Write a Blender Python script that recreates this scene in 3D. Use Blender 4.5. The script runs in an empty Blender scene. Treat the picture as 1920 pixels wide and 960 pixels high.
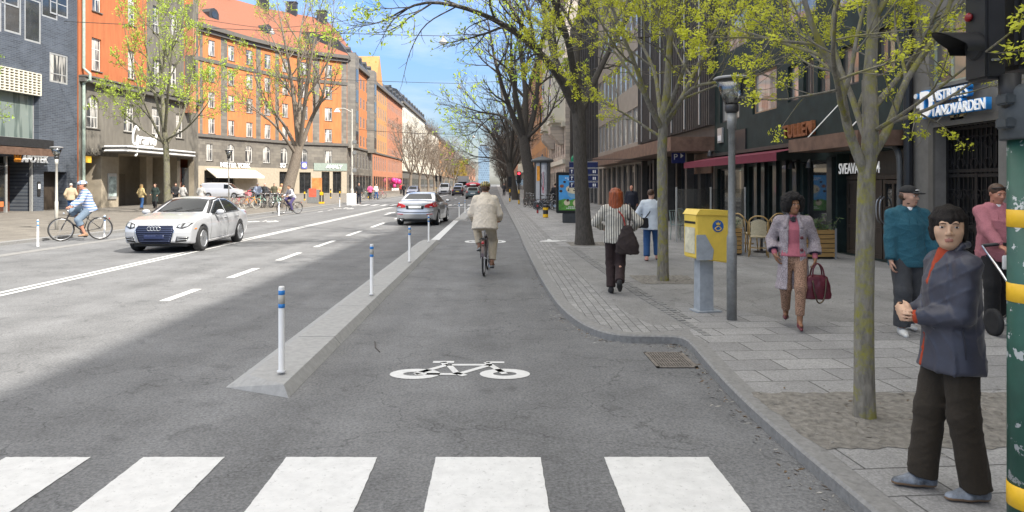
import bpy, bmesh, math, random
import numpy as np
from mathutils import Vector, Matrix, Euler
from mathutils.bvhtree import BVHTree
R = math.radians
sc = bpy.context.scene
COL = sc.collection

# ------------------------------------------------------------------ camera
FPX, VX, HY, CH = 1300.0, 930.0, 345.0, 1.78      # focal length and vanishing point measured in the 1920 px photograph, eye height
cam_d = bpy.data.cameras.new('camera'); cam = bpy.data.objects.new('camera', cam_d); COL.objects.link(cam)
cam.location = (0, 0, CH); cam.rotation_euler = (R(90), 0, 0)
cam_d.sensor_width = 36; cam_d.lens = FPX/1920*36
cam_d.shift_x = (960-VX)/1920; cam_d.shift_y = -(480-HY)/1920
cam_d.clip_start = .05; cam_d.clip_end = 6000
sc.camera = cam
# ------------------------------------------------------------------ light
SUN_EL, SUN_AZ = R(44), math.atan2(.78, -.62)      # azimuth clockwise from +Y: the sun stands behind the camera to the right
sun_dir = Vector((math.sin(SUN_AZ)*math.cos(SUN_EL), math.cos(SUN_AZ)*math.cos(SUN_EL), math.sin(SUN_EL)))
world = bpy.data.worlds.new('World'); sc.world = world; world.use_nodes = True
wn = world.node_tree; wn.nodes.clear()
sky = wn.nodes.new('ShaderNodeTexSky'); sky.sky_type = 'NISHITA'; sky.sun_disc = False
sky.sun_elevation = SUN_EL; sky.sun_rotation = SUN_AZ
sky.air_density = 1.1; sky.dust_density = .6; sky.ozone_density = 1.6
bg = wn.nodes.new('ShaderNodeBackground'); bg.inputs[1].default_value = .15
wo = wn.nodes.new('ShaderNodeOutputWorld')
N = wn.nodes.new; L = wn.links.new
tcw = N('ShaderNodeTexCoord'); sep = N('ShaderNodeSeparateXYZ'); L(tcw.outputs['Generated'], sep.inputs[0])
# clear blue above the roofs with wisps of cloud, an unseen bright band overhead added to fill the shade
hs = N('ShaderNodeHueSaturation'); hs.inputs['Saturation'].default_value = 1.2; L(sky.outputs[0], hs.inputs['Color'])
low = N('ShaderNodeValToRGB'); low.color_ramp.elements[0].position = 0; low.color_ramp.elements[0].color = (.108, .113, .135, 1)
low.color_ramp.elements[1].position = .3; low.color_ramp.elements[1].color = (.35, .365, .44, 1); L(sep.outputs['Z'], low.inputs[0])
mul = N('ShaderNodeMix'); mul.data_type = 'RGBA'; mul.blend_type = 'MULTIPLY'; mul.inputs[0].default_value = 1; L(hs.outputs[0], mul.inputs[6]); L(low.outputs[0], mul.inputs[7])
mpw = N('ShaderNodeMapping'); mpw.inputs['Scale'].default_value = (1.5, 2.2, 7); L(tcw.outputs['Generated'], mpw.inputs['Vector'])
nzw = N('ShaderNodeTexNoise'); nzw.inputs['Scale'].default_value = 2.2; nzw.inputs['Detail'].default_value = 7; nzw.inputs['Roughness'].default_value = .62; L(mpw.outputs[0], nzw.inputs['Vector'])
rpw = N('ShaderNodeValToRGB'); rpw.color_ramp.elements[0].position = .46; rpw.color_ramp.elements[1].position = .85; rpw.color_ramp.elements[1].color = (.5, .5, .5, 1); L(nzw.outputs['Fac'], rpw.inputs[0])
mxw = N('ShaderNodeMix'); mxw.data_type = 'RGBA'; mxw.inputs[7].default_value = (2.0, 2.05, 2.1, 1); L(rpw.outputs[0], mxw.inputs[0]); L(mul.outputs[2], mxw.inputs[6])
overhead_fill = N('ShaderNodeValToRGB'); overhead_fill.color_ramp.elements[0].position = .3; overhead_fill.color_ramp.elements[1].position = .62; L(sep.outputs['Z'], overhead_fill.inputs[0])
mv = N('ShaderNodeMix'); mv.data_type = 'RGBA'; mv.inputs[7].default_value = (3.5, 3.4, 3.25, 1); L(overhead_fill.outputs[0], mv.inputs[0]); L(mxw.outputs[2], mv.inputs[6])
L(mv.outputs[2], bg.inputs[0]); L(bg.outputs[0], wo.inputs[0])
sl = bpy.data.lights.new('sun', 'SUN'); sl.energy = 2.0; sl.angle = R(.9); sl.color = (1, .945, .86)
so = bpy.data.objects.new('sun', sl); COL.objects.link(so); so.rotation_euler = (-sun_dir).to_track_quat('-Z', 'Y').to_euler(); so.location = (0, -40, 60)
sc.view_settings.view_transform = 'Standard'; sc.view_settings.look = 'None'; sc.view_settings.gamma = 1
sc.view_settings.use_curve_mapping = False; sc.view_settings.exposure = 2.08

# ------------------------------------------------------------------ helpers
def P(px, py, z=0.):                     # a point of the photograph that lies on the level z
    Y = (CH-z)*FPX/(py-HY); return Vector(((px-VX)/FPX*Y, Y, z))
def PX(px, Y): return (px-VX)/FPX*Y
def PZ(py, Y): return CH+(HY-py)/FPX*Y

MATS = {}
def mat(name, col, rough=.7, metal=0., var=.18, scale=6., bump=0., spec=.5, coat=0., detail=6., aniso=(1, 1, 1), emit=None, sheen=0.):
    if name in MATS: return MATS[name]
    m = bpy.data.materials.new(name); m.use_nodes = True; MATS[name] = m
    nt = m.node_tree; b = nt.nodes['Principled BSDF']
    b.inputs['Roughness'].default_value = rough; b.inputs['Metallic'].default_value = metal
    b.inputs['Specular IOR Level'].default_value = spec; b.inputs['Coat Weight'].default_value = coat; b.inputs['Sheen Weight'].default_value = sheen
    tc = nt.nodes.new('ShaderNodeTexCoord'); mp = nt.nodes.new('ShaderNodeMapping'); mp.inputs['Scale'].default_value = aniso
    nz = nt.nodes.new('ShaderNodeTexNoise'); nz.inputs['Scale'].default_value = scale; nz.inputs['Detail'].default_value = detail; nz.inputs['Roughness'].default_value = .65
    nt.links.new(tc.outputs['Object'], mp.inputs[0]); nt.links.new(mp.outputs[0], nz.inputs['Vector'])
    rp = nt.nodes.new('ShaderNodeValToRGB'); rp.color_ramp.elements[0].position = .3; rp.color_ramp.elements[1].position = .7
    rp.color_ramp.elements[0].color = tuple(max(0, c*(1-var)) for c in col[:3])+(1,)
    rp.color_ramp.elements[1].color = tuple(min(1, c*(1+var)) for c in col[:3])+(1,)
    nt.links.new(nz.outputs['Fac'], rp.inputs[0]); nt.links.new(rp.outputs[0], b.inputs['Base Color'])
    if bump:
        bp = nt.nodes.new('ShaderNodeBump'); bp.inputs['Strength'].default_value = bump; bp.inputs['Distance'].default_value = .02
        nt.links.new(nz.outputs['Fac'], bp.inputs['Height']); nt.links.new(bp.outputs[0], b.inputs['Normal'])
    if emit:
        b.inputs['Emission Color'].default_value = tuple(emit[:3])+(1,); b.inputs['Emission Strength'].default_value = emit[3]
    return m
def nodes_of(m): return m.node_tree, m.node_tree.nodes['Principled BSDF']

class MB:                                # collects shapes into one mesh
    def __init__(s): s.v = []; s.f = []; s.m = []; s.cur = 0; s.smooth = []; s.sm = False
    def add(s, vs, fs, mi=None):
        o = len(s.v); s.v += [tuple(p) for p in vs]
        for f in fs: s.f.append(tuple(i+o for i in f)); s.m.append(s.cur if mi is None else mi); s.smooth.append(s.sm)
        return s
    def box(s, x0, x1, y0, y1, z0, z1, mi=None, M=None):
        vs = [Vector((x, y, z)) for z in (z0, z1) for y in (y0, y1) for x in (x0, x1)]
        if M: vs = [M @ v for v in vs]
        return s.add(vs, [(0, 2, 3, 1), (4, 5, 7, 6), (0, 1, 5, 4), (2, 6, 7, 3), (0, 4, 6, 2), (1, 3, 7, 5)], mi)
    def bevbox(s, x0, x1, y0, y1, z0, z1, r=.02, mi=None, M=None):   # box with chamfered edges
        vs = []; fs = []
        bm = bmesh.new(); bmesh.ops.create_cube(bm, size=1)
        for v in bm.verts: v.co = Vector(((x0+x1)/2+v.co.x*(x1-x0), (y0+y1)/2+v.co.y*(y1-y0), (z0+z1)/2+v.co.z*(z1-z0)))
        bmesh.ops.bevel(bm, geom=list(bm.edges), offset=r, segments=2, affect='EDGES')
        bm.verts.index_update(); vs = [(M @ v.co if M else v.co.copy()) for v in bm.verts]; fs = [[v.index for v in f.verts] for f in bm.faces]; bm.free()
        return s.add(vs, fs, mi)
    def prism(s, pts, axis, a, b, mi=None, M=None):      # polygon (2 coords) extruded along axis from a to b
        n = len(pts); vs = []
        for t in (a, b):
            for p in pts:
                c = [p[0], p[1]]; c.insert(axis, t); vs.append(Vector(c))
        if M: vs = [M @ v for v in vs]
        fs = [tuple(range(n))[::-1], tuple(range(n, 2*n))]+[(i, (i+1) % n, n+(i+1) % n, n+i) for i in range(n)]
        return s.add(vs, fs, mi)
    def tube(s, pts, rad, n=8, mi=None, cap=True, closed=False):
        pts = [Vector(p) for p in pts]; k = len(pts)
        rad = [rad]*k if isinstance(rad, (int, float)) else list(rad)
        t0 = (pts[1]-pts[0]).normalized(); up = Vector((0, 0, 1)) if abs(t0.z) < .9 else Vector((1, 0, 0)); u = t0.cross(up).normalized()
        vs = []
        for i, p in enumerate(pts):
            if closed: t = (pts[(i+1) % k]-pts[i-1])
            else: t = (pts[min(i+1, k-1)]-pts[max(i-1, 0)])
            if t.length < 1e-9: t = t0
            t = t.normalized(); u = (u-t*u.dot(t))
            u = u.normalized() if u.length > 1e-6 else t.orthogonal().normalized()
            w = t.cross(u)
            for j in range(n):
                a = 2*math.pi*j/n; vs.append(p+(u*math.cos(a)+w*math.sin(a))*rad[i])
        fs = []
        for i in range(k if closed else k-1):
            i2 = (i+1) % k
            for j in range(n): fs.append((i*n+j, i*n+(j+1) % n, i2*n+(j+1) % n, i2*n+j))
        if cap and not closed: fs += [tuple(range(n))[::-1], tuple(range((k-1)*n, k*n))]
        return s.add(vs, fs, mi)
    def lathe(s, prof, n=24, c=(0, 0, 0), mi=None, M=None):       # (r,z) profile about z
        vs = []; fs = []; k = len(prof)
        for r, z in prof:
            for j in range(n):
                a = 2*math.pi*j/n; v = Vector((c[0]+r*math.cos(a), c[1]+r*math.sin(a), c[2]+z)); vs.append(M @ v if M else v)
        for i in range(k-1):
            for j in range(n): fs.append((i*n+j, i*n+(j+1) % n, (i+1)*n+(j+1) % n, (i+1)*n+j))
        if prof[0][0] > 1e-4: fs.append(tuple(range(n))[::-1])
        if prof[-1][0] > 1e-4: fs.append(tuple(range((k-1)*n, k*n)))
        return s.add(vs, fs, mi)
    def cyl(s, c, r, h, n=16, mi=None, M=None): return s.lathe([(r, 0), (r, h)], n, c, mi, M)
    def ball(s, c, r, n=12, mi=None):
        r = (r, r, r) if isinstance(r, (int, float)) else r
        vs = []; fs = []; k = n//2
        for i in range(1, k):
            th = math.pi*i/k
            for j in range(n): vs.append((c[0]+r[0]*math.sin(th)*math.cos(2*math.pi*j/n), c[1]+r[1]*math.sin(th)*math.sin(2*math.pi*j/n), c[2]+r[2]*math.cos(th)))
        a = len(vs); vs += [(c[0], c[1], c[2]+r[2]), (c[0], c[1], c[2]-r[2])]
        for i in range(k-2):
            for j in range(n): fs.append((i*n+j, (i+1)*n+j, (i+1)*n+(j+1) % n, i*n+(j+1) % n))
        for j in range(n): fs.append((a, j, (j+1) % n)); fs.append((a+1, (k-2)*n+(j+1) % n, (k-2)*n+j))
        return s.add(vs, fs, mi)
    def quad(s, a, b, c, d, mi=None): return s.add([a, b, c, d], [(0, 1, 2, 3)], mi)
    def mesh(s, name, mats, fixn=True):
        me = bpy.data.meshes.new(name); me.from_pydata(s.v, [], s.f)
        for m in (mats if isinstance(mats, (list, tuple)) else [mats]): me.materials.append(m)
        me.polygons.foreach_set('material_index', s.m); me.polygons.foreach_set('use_smooth', s.smooth)
        if fixn:
            bm = bmesh.new(); bm.from_mesh(me); bmesh.ops.recalc_face_normals(bm, faces=bm.faces); bm.to_mesh(me); bm.free()
        me.update(); return me
    def build(s, name, mats, parent=None, loc=(0, 0, 0), rotz=0, fixn=True):
        return link(name, s.mesh(name, mats, fixn), parent, loc, rotz)
def link(name, me, parent=None, loc=(0, 0, 0), rotz=0):
    o = bpy.data.objects.new(name, me); COL.objects.link(o); o.location = loc; o.rotation_euler = (0, 0, rotz)
    if parent: o.parent = parent
    return o
def tag(o, label=None, cat=None, group=None, kind=None):
    if label: o['label'] = label
    if cat: o['category'] = cat
    if group: o['group'] = group
    if kind: o['kind'] = kind
    return o
def thing(name, label, cat, loc=(0, 0, 0), rotz=0, group=None):
    o = bpy.data.objects.new(name, None); COL.objects.link(o); o.location = loc; o.rotation_euler = (0, 0, rotz); o.empty_display_size = .2
    return tag(o, label, cat, group)
def dup(root, loc, rotz=0, label=None, scale=None):
    def cp(o, par):
        c = o.copy(); COL.objects.link(c)
        if par: c.parent = par
        for ch in list(o.children): cp(ch, c)
        return c
    r = cp(root, None); r.location = loc; r.rotation_euler = (0, 0, rotz)
    if scale: r.scale = (scale,)*3
    if label: r['label'] = label
    return r
def struct(name, mb, m): return tag(mb.build(name, m), kind='structure')
def text_mesh(body, size, extrude=.02, m=None, align='LEFT', shear=0, bevel=0, bold=0, xs=1.):
    cu = bpy.data.curves.new('lettering', 'FONT'); cu.body = body; cu.size = size; cu.extrude = extrude; cu.align_x = align; cu.shear = shear; cu.offset = bold; cu.bevel_depth = bevel
    o = bpy.data.objects.new('lettering', cu); COL.objects.link(o)
    me = bpy.data.meshes.new_from_object(o.evaluated_get(bpy.context.evaluated_depsgraph_get()))
    bpy.data.objects.remove(o); bpy.data.curves.remove(cu)
    me.transform(Matrix.Diagonal((xs, 1, 1, 1)) @ Matrix.Identity(4)); me.transform(Matrix.Rotation(R(90), 4, 'X'))       # reads along +x, upright, faces -y
    me.materials.clear(); me.materials.append(m); me.update(); return me
# ------------------------------------------------------------------ ground
def asphalt(name, col, warm=0, speck=.5):
    m = mat(name, col, rough=.88, var=.2, scale=1.1, spec=.3)
    nt, b = nodes_of(m); rp = b.inputs['Base Color'].links[0].from_node
    tc = [n for n in nt.nodes if n.type == 'TEX_COORD'][0]
    n2 = nt.nodes.new('ShaderNodeTexNoise'); n2.inputs['Scale'].default_value = 48; n2.inputs['Detail'].default_value = 5; n2.inputs['Roughness'].default_value = .75
    nt.links.new(tc.outputs['Object'], n2.inputs['Vector'])
    r2 = nt.nodes.new('ShaderNodeValToRGB'); r2.color_ramp.elements[0].position = .3; r2.color_ramp.elements[1].position = .72
    r2.color_ramp.elements[0].color = (1-speck,)*3+(1,); r2.color_ramp.elements[1].color = (1+speck,)*3+(1,)
    nt.links.new(n2.outputs['Fac'], r2.inputs[0])
    mx = nt.nodes.new('ShaderNodeMix'); mx.data_type = 'RGBA'; mx.blend_type = 'MULTIPLY'; mx.inputs[0].default_value = 1
    nt.links.new(rp.outputs[0], mx.inputs[6]); nt.links.new(r2.outputs[0], mx.inputs[7])
    # worn wheel tracks: stretched noise along the street
    mp = nt.nodes.new('ShaderNodeMapping'); mp.inputs['Scale'].default_value = (1.1, .03, 1)
    n3 = nt.nodes.new('ShaderNodeTexNoise'); n3.inputs['Scale'].default_value = 1; n3.inputs['Detail'].default_value = 4
    nt.links.new(tc.outputs['Object'], mp.inputs[0]); nt.links.new(mp.outputs[0], n3.inputs['Vector'])
    r3 = nt.nodes.new('ShaderNodeValToRGB'); r3.color_ramp.elements[0].position = .3; r3.color_ramp.elements[1].position = .75
    r3.color_ramp.elements[0].color = (.78,)*3+(1,); r3.color_ramp.elements[1].color = (1.16,)*3+(1,)
    nt.links.new(n3.outputs['Fac'], r3.inputs[0])
    m2 = nt.nodes.new('ShaderNodeMix'); m2.data_type = 'RGBA'; m2.blend_type = 'MULTIPLY'; m2.inputs[0].default_value = 1
    nt.links.new(mx.outputs[2], m2.inputs[6]); nt.links.new(r3.outputs[0], m2.inputs[7])
    # fine hairline cracks
    vo = nt.nodes.new('ShaderNodeTexVoronoi'); vo.feature = 'DISTANCE_TO_EDGE'; vo.inputs['Scale'].default_value = .55
    nw = nt.nodes.new('ShaderNodeTexNoise'); nw.inputs['Scale'].default_value = 2.5; nw.inputs['Detail'].default_value = 4
    va = nt.nodes.new('ShaderNodeVectorMath'); va.operation = 'MULTIPLY_ADD'; va.inputs[1].default_value = (.9, .9, .9)
    nt.links.new(tc.outputs['Object'], nw.inputs['Vector']); nt.links.new(nw.outputs['Color'], va.inputs[0]); nt.links.new(tc.outputs['Object'], va.inputs[2]); nt.links.new(va.outputs[0], vo.inputs['Vector'])
    r4 = nt.nodes.new('ShaderNodeValToRGB'); r4.color_ramp.elements[0].position = 0; r4.color_ramp.elements[1].position = .006
    r4.color_ramp.elements[0].color = (.6,)*3+(1,); r4.color_ramp.elements[1].color = (1,)*3+(1,)
    nt.links.new(vo.outputs['Distance'], r4.inputs[0])
    m3 = nt.nodes.new('ShaderNodeMix'); m3.data_type = 'RGBA'; m3.blend_type = 'MULTIPLY'; m3.inputs[0].default_value = 1
    n5 = nt.nodes.new('ShaderNodeTexNoise'); n5.inputs['Scale'].default_value = 2.6; n5.inputs['Detail'].default_value = 3; n5.inputs['Distortion'].default_value = .6; nt.links.new(tc.outputs['Object'], n5.inputs['Vector'])
    r5 = nt.nodes.new('ShaderNodeValToRGB'); r5.color_ramp.elements[0].position = .62; r5.color_ramp.elements[1].position = .70; r5.color_ramp.elements[0].color = (1, 1, 1, 1); r5.color_ramp.elements[1].color = (.80, .80, .80, 1); nt.links.new(n5.outputs['Fac'], r5.inputs[0])
    m5 = nt.nodes.new('ShaderNodeMix'); m5.data_type = 'RGBA'; m5.blend_type = 'MULTIPLY'; m5.inputs[0].default_value = 1; nt.links.new(m2.outputs[2], m5.inputs[6]); nt.links.new(r5.outputs[0], m5.inputs[7]); nt.links.new(m5.outputs[2], m3.inputs[6]); nt.links.new(r4.outputs[0], m3.inputs[7]); nt.links.new(m3.outputs[2], b.inputs['Base Color'])
    bp = nt.nodes.new('ShaderNodeBump'); bp.inputs['Strength'].default_value = .35; bp.inputs['Distance'].default_value = .01
    nt.links.new(n2.outputs['Fac'], bp.inputs['Height']); nt.links.new(bp.outputs[0], b.inputs['Normal'])
    return m
def paving(name, col, bw, bh, mortar=.006, rot=0, var=.14, offset=.5, grime=.35):
    m = mat(name, col, rough=.85, var=var, scale=1.2, spec=.3)
    nt, b = nodes_of(m); rp = b.inputs['Base Color'].links[0].from_node
    tc = [n for n in nt.nodes if n.type == 'TEX_COORD'][0]
    mp = nt.nodes.new('ShaderNodeMapping'); mp.inputs['Rotation'].default_value = (0, 0, rot)
    br = nt.nodes.new('ShaderNodeTexBrick'); br.inputs['Scale'].default_value = 1; br.inputs['Brick Width'].default_value = bw; br.inputs['Row Height'].default_value = bh
    br.inputs['Mortar Size'].default_value = mortar; br.inputs['Mortar Smooth'].default_value = .3; br.offset = offset
    br.inputs['Color1'].default_value = (1.12,)*3+(1,); br.inputs['Color2'].default_value = (.86, .86, .87, 1); br.inputs['Mortar'].default_value = (grime,)*3+(1,)
    nd = nt.nodes.new('ShaderNodeTexNoise'); nd.inputs['Scale'].default_value = 3; vd = nt.nodes.new('ShaderNodeVectorMath'); vd.operation = 'MULTIPLY_ADD'; vd.inputs[1].default_value = (.025, .025, .025)
    nt.links.new(tc.outputs['Object'], mp.inputs[0]); nt.links.new(mp.outputs[0], nd.inputs['Vector']); nt.links.new(nd.outputs['Color'], vd.inputs[0]); nt.links.new(mp.outputs[0], vd.inputs[2]); nt.links.new(vd.outputs[0], br.inputs['Vector'])
    n2 = nt.nodes.new('ShaderNodeTexNoise'); n2.inputs['Scale'].default_value = 70; n2.inputs['Detail'].default_value = 4
    nt.links.new(tc.outputs['Object'], n2.inputs['Vector'])
    r2 = nt.nodes.new('ShaderNodeValToRGB'); r2.color_ramp.elements[0].position = .3; r2.color_ramp.elements[1].position = .7
    r2.color_ramp.elements[0].color = (.72,)*3+(1,); r2.color_ramp.elements[1].color = (1.25,)*3+(1,)
    nt.links.new(n2.outputs['Fac'], r2.inputs[0])
    a = nt.nodes.new('ShaderNodeMix'); a.data_type = 'RGBA'; a.blend_type = 'MULTIPLY'; a.inputs[0].default_value = 1
    c = nt.nodes.new('ShaderNodeMix'); c.data_type = 'RGBA'; c.blend_type = 'MULTIPLY'; c.inputs[0].default_value = 1
    nt.links.new(rp.outputs[0], a.inputs[6]); nt.links.new(br.outputs['Color'], a.inputs[7]); nt.links.new(a.outputs[2], c.inputs[6]); nt.links.new(r2.outputs[0], c.inputs[7])
    nt.links.new(c.outputs[2], b.inputs['Base Color'])
    bp = nt.nodes.new('ShaderNodeBump'); bp.inputs['Strength'].default_value = .6; bp.inputs['Distance'].default_value = .01; bp.invert = True
    nt.links.new(br.outputs['Fac'], bp.inputs['Height']); nt.links.new(bp.outputs[0], b.inputs['Normal'])
    return m
SW = .09                                  # pavement level
m_asph = asphalt('asphalt', (.16, .162, .165))
m_ground = mat('far_ground', (.10, .10, .095), rough=.9, scale=.05)
m_slab = paving('concrete_slabs', (.28, .278, .274), .62, .36, .007, rot=R(-4))
m_brick = paving('brick_pavers', (.27, .268, .263), .21, .105, .005, rot=R(90))
m_walk = asphalt('pavement_asphalt', (.25, .248, .244), speck=.35)
m_kerb = mat('granite_kerb', (.21, .208, .203), rough=.8, var=.22, scale=25, bump=.3)
m_paint = mat('road_paint', (.60, .60, .59), rough=.6, var=.1, scale=9, bump=.1)
m_conc = mat('island_concrete', (.31, .31, .305), rough=.85, var=.14, scale=14, bump=.2)
m_soil = mat('tree_pit_soil', (.20, .188, .168), rough=1, var=.42, scale=18, bump=1.0)

# worn paint: small chips where the asphalt shows through
nt, b = nodes_of(m_paint); rp = b.inputs['Base Color'].links[0].from_node
tc = [n for n in nt.nodes if n.type == 'TEX_COORD'][0]
nz = nt.nodes.new('ShaderNodeTexNoise'); nz.inputs['Scale'].default_value = 35; nz.inputs['Detail'].default_value = 8; nz.inputs['Roughness'].default_value = .8
nt.links.new(tc.outputs['Object'], nz.inputs['Vector'])
rr = nt.nodes.new('ShaderNodeValToRGB'); rr.color_ramp.elements[0].position = .30; rr.color_ramp.elements[1].position = .43
nt.links.new(nz.outputs['Fac'], rr.inputs[0])
mx = nt.nodes.new('ShaderNodeMix'); mx.data_type = 'RGBA'; mx.inputs[6].default_value = (.25, .25, .24, 1)
nt.links.new(rr.outputs[0], mx.inputs[0]); nt.links.new(rp.outputs[0], mx.inputs[7]); nt.links.new(mx.outputs[2], b.inputs['Base Color'])

def sheet(name, pts, z, m):
    mb = MB(); mb.add([(p[0], p[1], z) for p in pts], [tuple(range(len(pts)))]); o = mb.build(name, m, fixn=False)
    if o.data.polygons[0].normal.z < 0: o.data.flip_normals()
    return tag(o, kind='structure')
sheet('ground', [(-900, -300), (900, -300), (900, 3500), (-900, 3500)], 0, m_ground)
sheet('road', [(-16, -60), (12, -60), (12, 900), (-16, 900)], .004, m_asph)
# right pavement: outline of its kerb, far to near
kerb_r = [(.55, 800), (.62, 120), (.67, 58), (.8, 24.4), (.78, 18.5), (.8, 13.2), (.85, 10.3), (.91, 9.3), (1.03, 8.45), (1.2, 7.95), (1.42, 7.74), (1.9, 7.72), (2.08, 7.66), (2.06, 7.2), (2.0, 6.5), (1.94, 5.6), (1.93, 4.7), (1.95, 3.7), (2.0, 1.5), (2.0, -60)]
def offset_poly(pts, d):
    out = []
    for i, p in enumerate(pts):
        a = Vector(pts[max(i-1, 0)]); c = Vector(pts[min(i+1, len(pts)-1)]); t = (c-a).normalized(); out.append((p[0]-t.y*d, p[1]+t.x*d))
    return out
def smooth_line(pts, n=3):                # Chaikin rounding of the corners, ends kept
    for _ in range(n):
        q = [pts[0]]
        for a, c in zip(pts[:-1], pts[1:]):
            if (Vector(a)-Vector(c)).length > 3: q += [a, c] if a != q[-1] else [c]; continue
            q += [tuple(Vector(a).lerp(Vector(c), .25)), tuple(Vector(a).lerp(Vector(c), .75))]
        q.append(pts[-1]); pts = q
    out = [pts[0]]
    for p in pts[1:]:
        if (Vector(p)-Vector(out[-1])).length > .01: out.append(p)
    return out
kl = smooth_line(kerb_r, 2)
ki = offset_poly(kl, .16)                  # inner edge of the granite kerbstones
mb = MB()
for i in range(len(kl)-1):
    a, b_, c, d = kl[i], kl[i+1], ki[i+1], ki[i]
    mb.add([(a[0], a[1], 0), (b_[0], b_[1], 0), (b_[0], b_[1], SW-.012), (a[0], a[1], SW-.012)], [(0, 1, 2, 3)])
    ch = lambda p, q: (p[0]+(q[0]-p[0])*.12, p[1]+(q[1]-p[1])*.12)
    e, f = ch(a, d), ch(b_, c)
    mb.add([(a[0], a[1], SW-.012), (b_[0], b_[1], SW-.012), (f[0], f[1], SW+.004), (e[0], e[1], SW+.004)], [(0, 1, 2, 3)])
    mb.add([(e[0], e[1], SW+.004), (f[0], f[1], SW+.004), (c[0], c[1], SW+.004), (d[0], d[1], SW+.004)], [(0, 1, 2, 3)])
    mb.add([(c[0], c[1], SW+.004), (d[0], d[1], SW+.004), (d[0], d[1], SW-.02), (c[0], c[1], SW-.02)], [(0, 1, 2, 3)])
struct('kerb', mb, m_kerb)
sheet('pavement', [p for p in offset_poly(kl, .155)]+[(40, -60), (40, 800)], SW, m_walk)
# brick paved edge of the build-out, slab paved older pavement
bi = [p for p in ki if 7.6 < p[1] < 60 and p[0] < 1.85]
ed = [(p[0]+.01, p[1]-.0) for p in bi]; rd = [(p[0]+.62, max(p[1], 8.3)) for p in bi]
mb = MB()
for i in range(len(ed)-1): mb.add([(ed[i][0], max(ed[i][1], 7.9), SW+.0022), (ed[i+1][0], max(ed[i+1][1], 7.9), SW+.0022), (rd[i+1][0], rd[i+1][1], SW+.0022), (rd[i][0], rd[i][1], SW+.0022)], [(0, 1, 2, 3)])
struct('brick_paving', mb, m_brick)
old = [(2.2, 7.66), (2.19, 7.2), (2.13, 6.5), (2.08, 5.58), (7.5, 5.58), (7.7, 8.2), (3.55, 8.55), (3.1, 9.6), (2.55, 9.9), (2.35, 9.0)]
sheet('slab_paving', old, SW+.002, m_slab)
sheet('slab_paving', [(2.1, 4.45), (2.13, 3.2), (2.17, -10), (7.6, -10), (7.6, 4.45)], SW+.002, m_slab)
sheet('slab_paving', [(1.65, 60), (1.72, 19), (2.3, 18.3), (2.9, 18.3), (2.9, 60)], SW+.002, m_slab)
# strip of setts where the old kerb line runs inside the build-out
mb = MB(); rnd = random.Random(4)
pa = [Vector(p) for p in ((2.36, 7.7), (2.28, 8.8), (2.18, 10.2), (2.1, 12.5), (2.0, 16), (1.95, 18.4))]
for a, c in zip(pa[:-1], pa[1:]):
    n = int((c-a).length/.13)
    for i in range(n):
        p = a.lerp(c, (i+.5)/n); w = .1
        for k in range(2 if p.y > 8.6 else 1):
            x = p.x+k*.12; h = SW+.006+rnd.random()*.008
            mb.bevbox(x-.05, x+.05, p.y-.058, p.y+.058, SW-.02, h, .008)
struct('sett_strip', mb, m_kerb)
# earth round the nearest tree and round the second
mb = MB(); rnd = random.Random(2)
def pit(x0, x1, y0, y1):
    nx, ny = 40, 18; vs = []; fs = []
    for j in range(ny+1):
        for i in range(nx+1):
            x = x0+(x1-x0)*i/nx; y = y0+(y1-y0)*j/ny; e = min(i, nx-i, j, ny-j)
            vs.append((x+(rnd.random()-.5)*.05, y+(rnd.random()-.5)*.06, SW+.003+(.012*rnd.random() if e > 1 else .003)))
    for j in range(ny):
        for i in range(nx): a = j*(nx+1)+i; fs.append((a, a+1, a+nx+2, a+nx+1))
    mb.add(vs, fs)
pit(2.06, 4.6, 4.42, 5.6); pit(2.45, 3.5, 11.7, 12.8); pit(2.05, 3.1, 18.9, 20.2)
struct('tree_pit', mb, m_soil)
# drain grating
g = thing('drain_grating', 'rusty rectangular drain grating in the asphalt below the kerb corner', 'drain', (0, 0, 0))
mb = MB(); x0, x1, y0, y1 = 1.55, 1.95, 6.68, 7.28; mb.box(x0, x1, y0, y1, .005, .009)
mb.build('drain_pit', mat('drain_dark', (.03, .028, .026)), g)
mb = MB()
for a in ((x0, x1, y0, y0+.03), (x0, x1, y1-.03, y1), (x0, x0+.03, y0, y1), (x1-.03, x1, y0, y1)): mb.box(*a, .009, .018)
mb.build('grating_frame', mat('cast_iron', (.17, .15, .13), rough=.8, metal=.1, var=.4, scale=30), g)
mb = MB()
for i in range(13): x = x0+.042+i*.0262; mb.box(x, x+.014, y0+.03, y1-.03, .0095, .016)
for j in range(3): y = y0+.16+j*.15; mb.box(x0+.03, x1-.03, y, y+.02, .0095, .0155)
mb.build('grating_bars', mat('cast_iron', (.1, .085, .07)), g)
# ---- left pavement
kl2 = [(-14.7, -60), (-14.6, 14), (-14.2, 21), (-13.7, 26), (-13.5, 42), (-13.5, 800)]
mb = MB()
for a, c in zip(kl2[:-1], kl2[1:]):
    mb.add([(a[0], a[1], 0), (c[0], c[1], 0), (c[0], c[1], SW), (a[0], a[1], SW)], [(0, 1, 2, 3)])
    mb.add([(a[0], a[1], SW), (c[0], c[1], SW), (c[0]-.3, c[1], SW), (a[0]-.3, a[1], SW)], [(0, 1, 2, 3)])
struct('kerb', mb, m_kerb)
m_slab2 = paving('sunny_slabs', (.172, .157, .135), .7, .35, .006, var=.2)
sheet('pavement', [(-80, -60), (-80, 800)]+[(p[0]-.295, p[1]) for p in kl2[::-1]], SW, m_slab2)
# flush concrete strip between the far cycle lane and the carriageway
sheet('kerb_strip', [(-12.45, 12), (-12.05, 12), (-11.95, 62), (-12.35, 62)], .010, mat('worn_concrete_strip', (.2, .197, .19), rough=.9, var=.2, scale=6))
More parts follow.
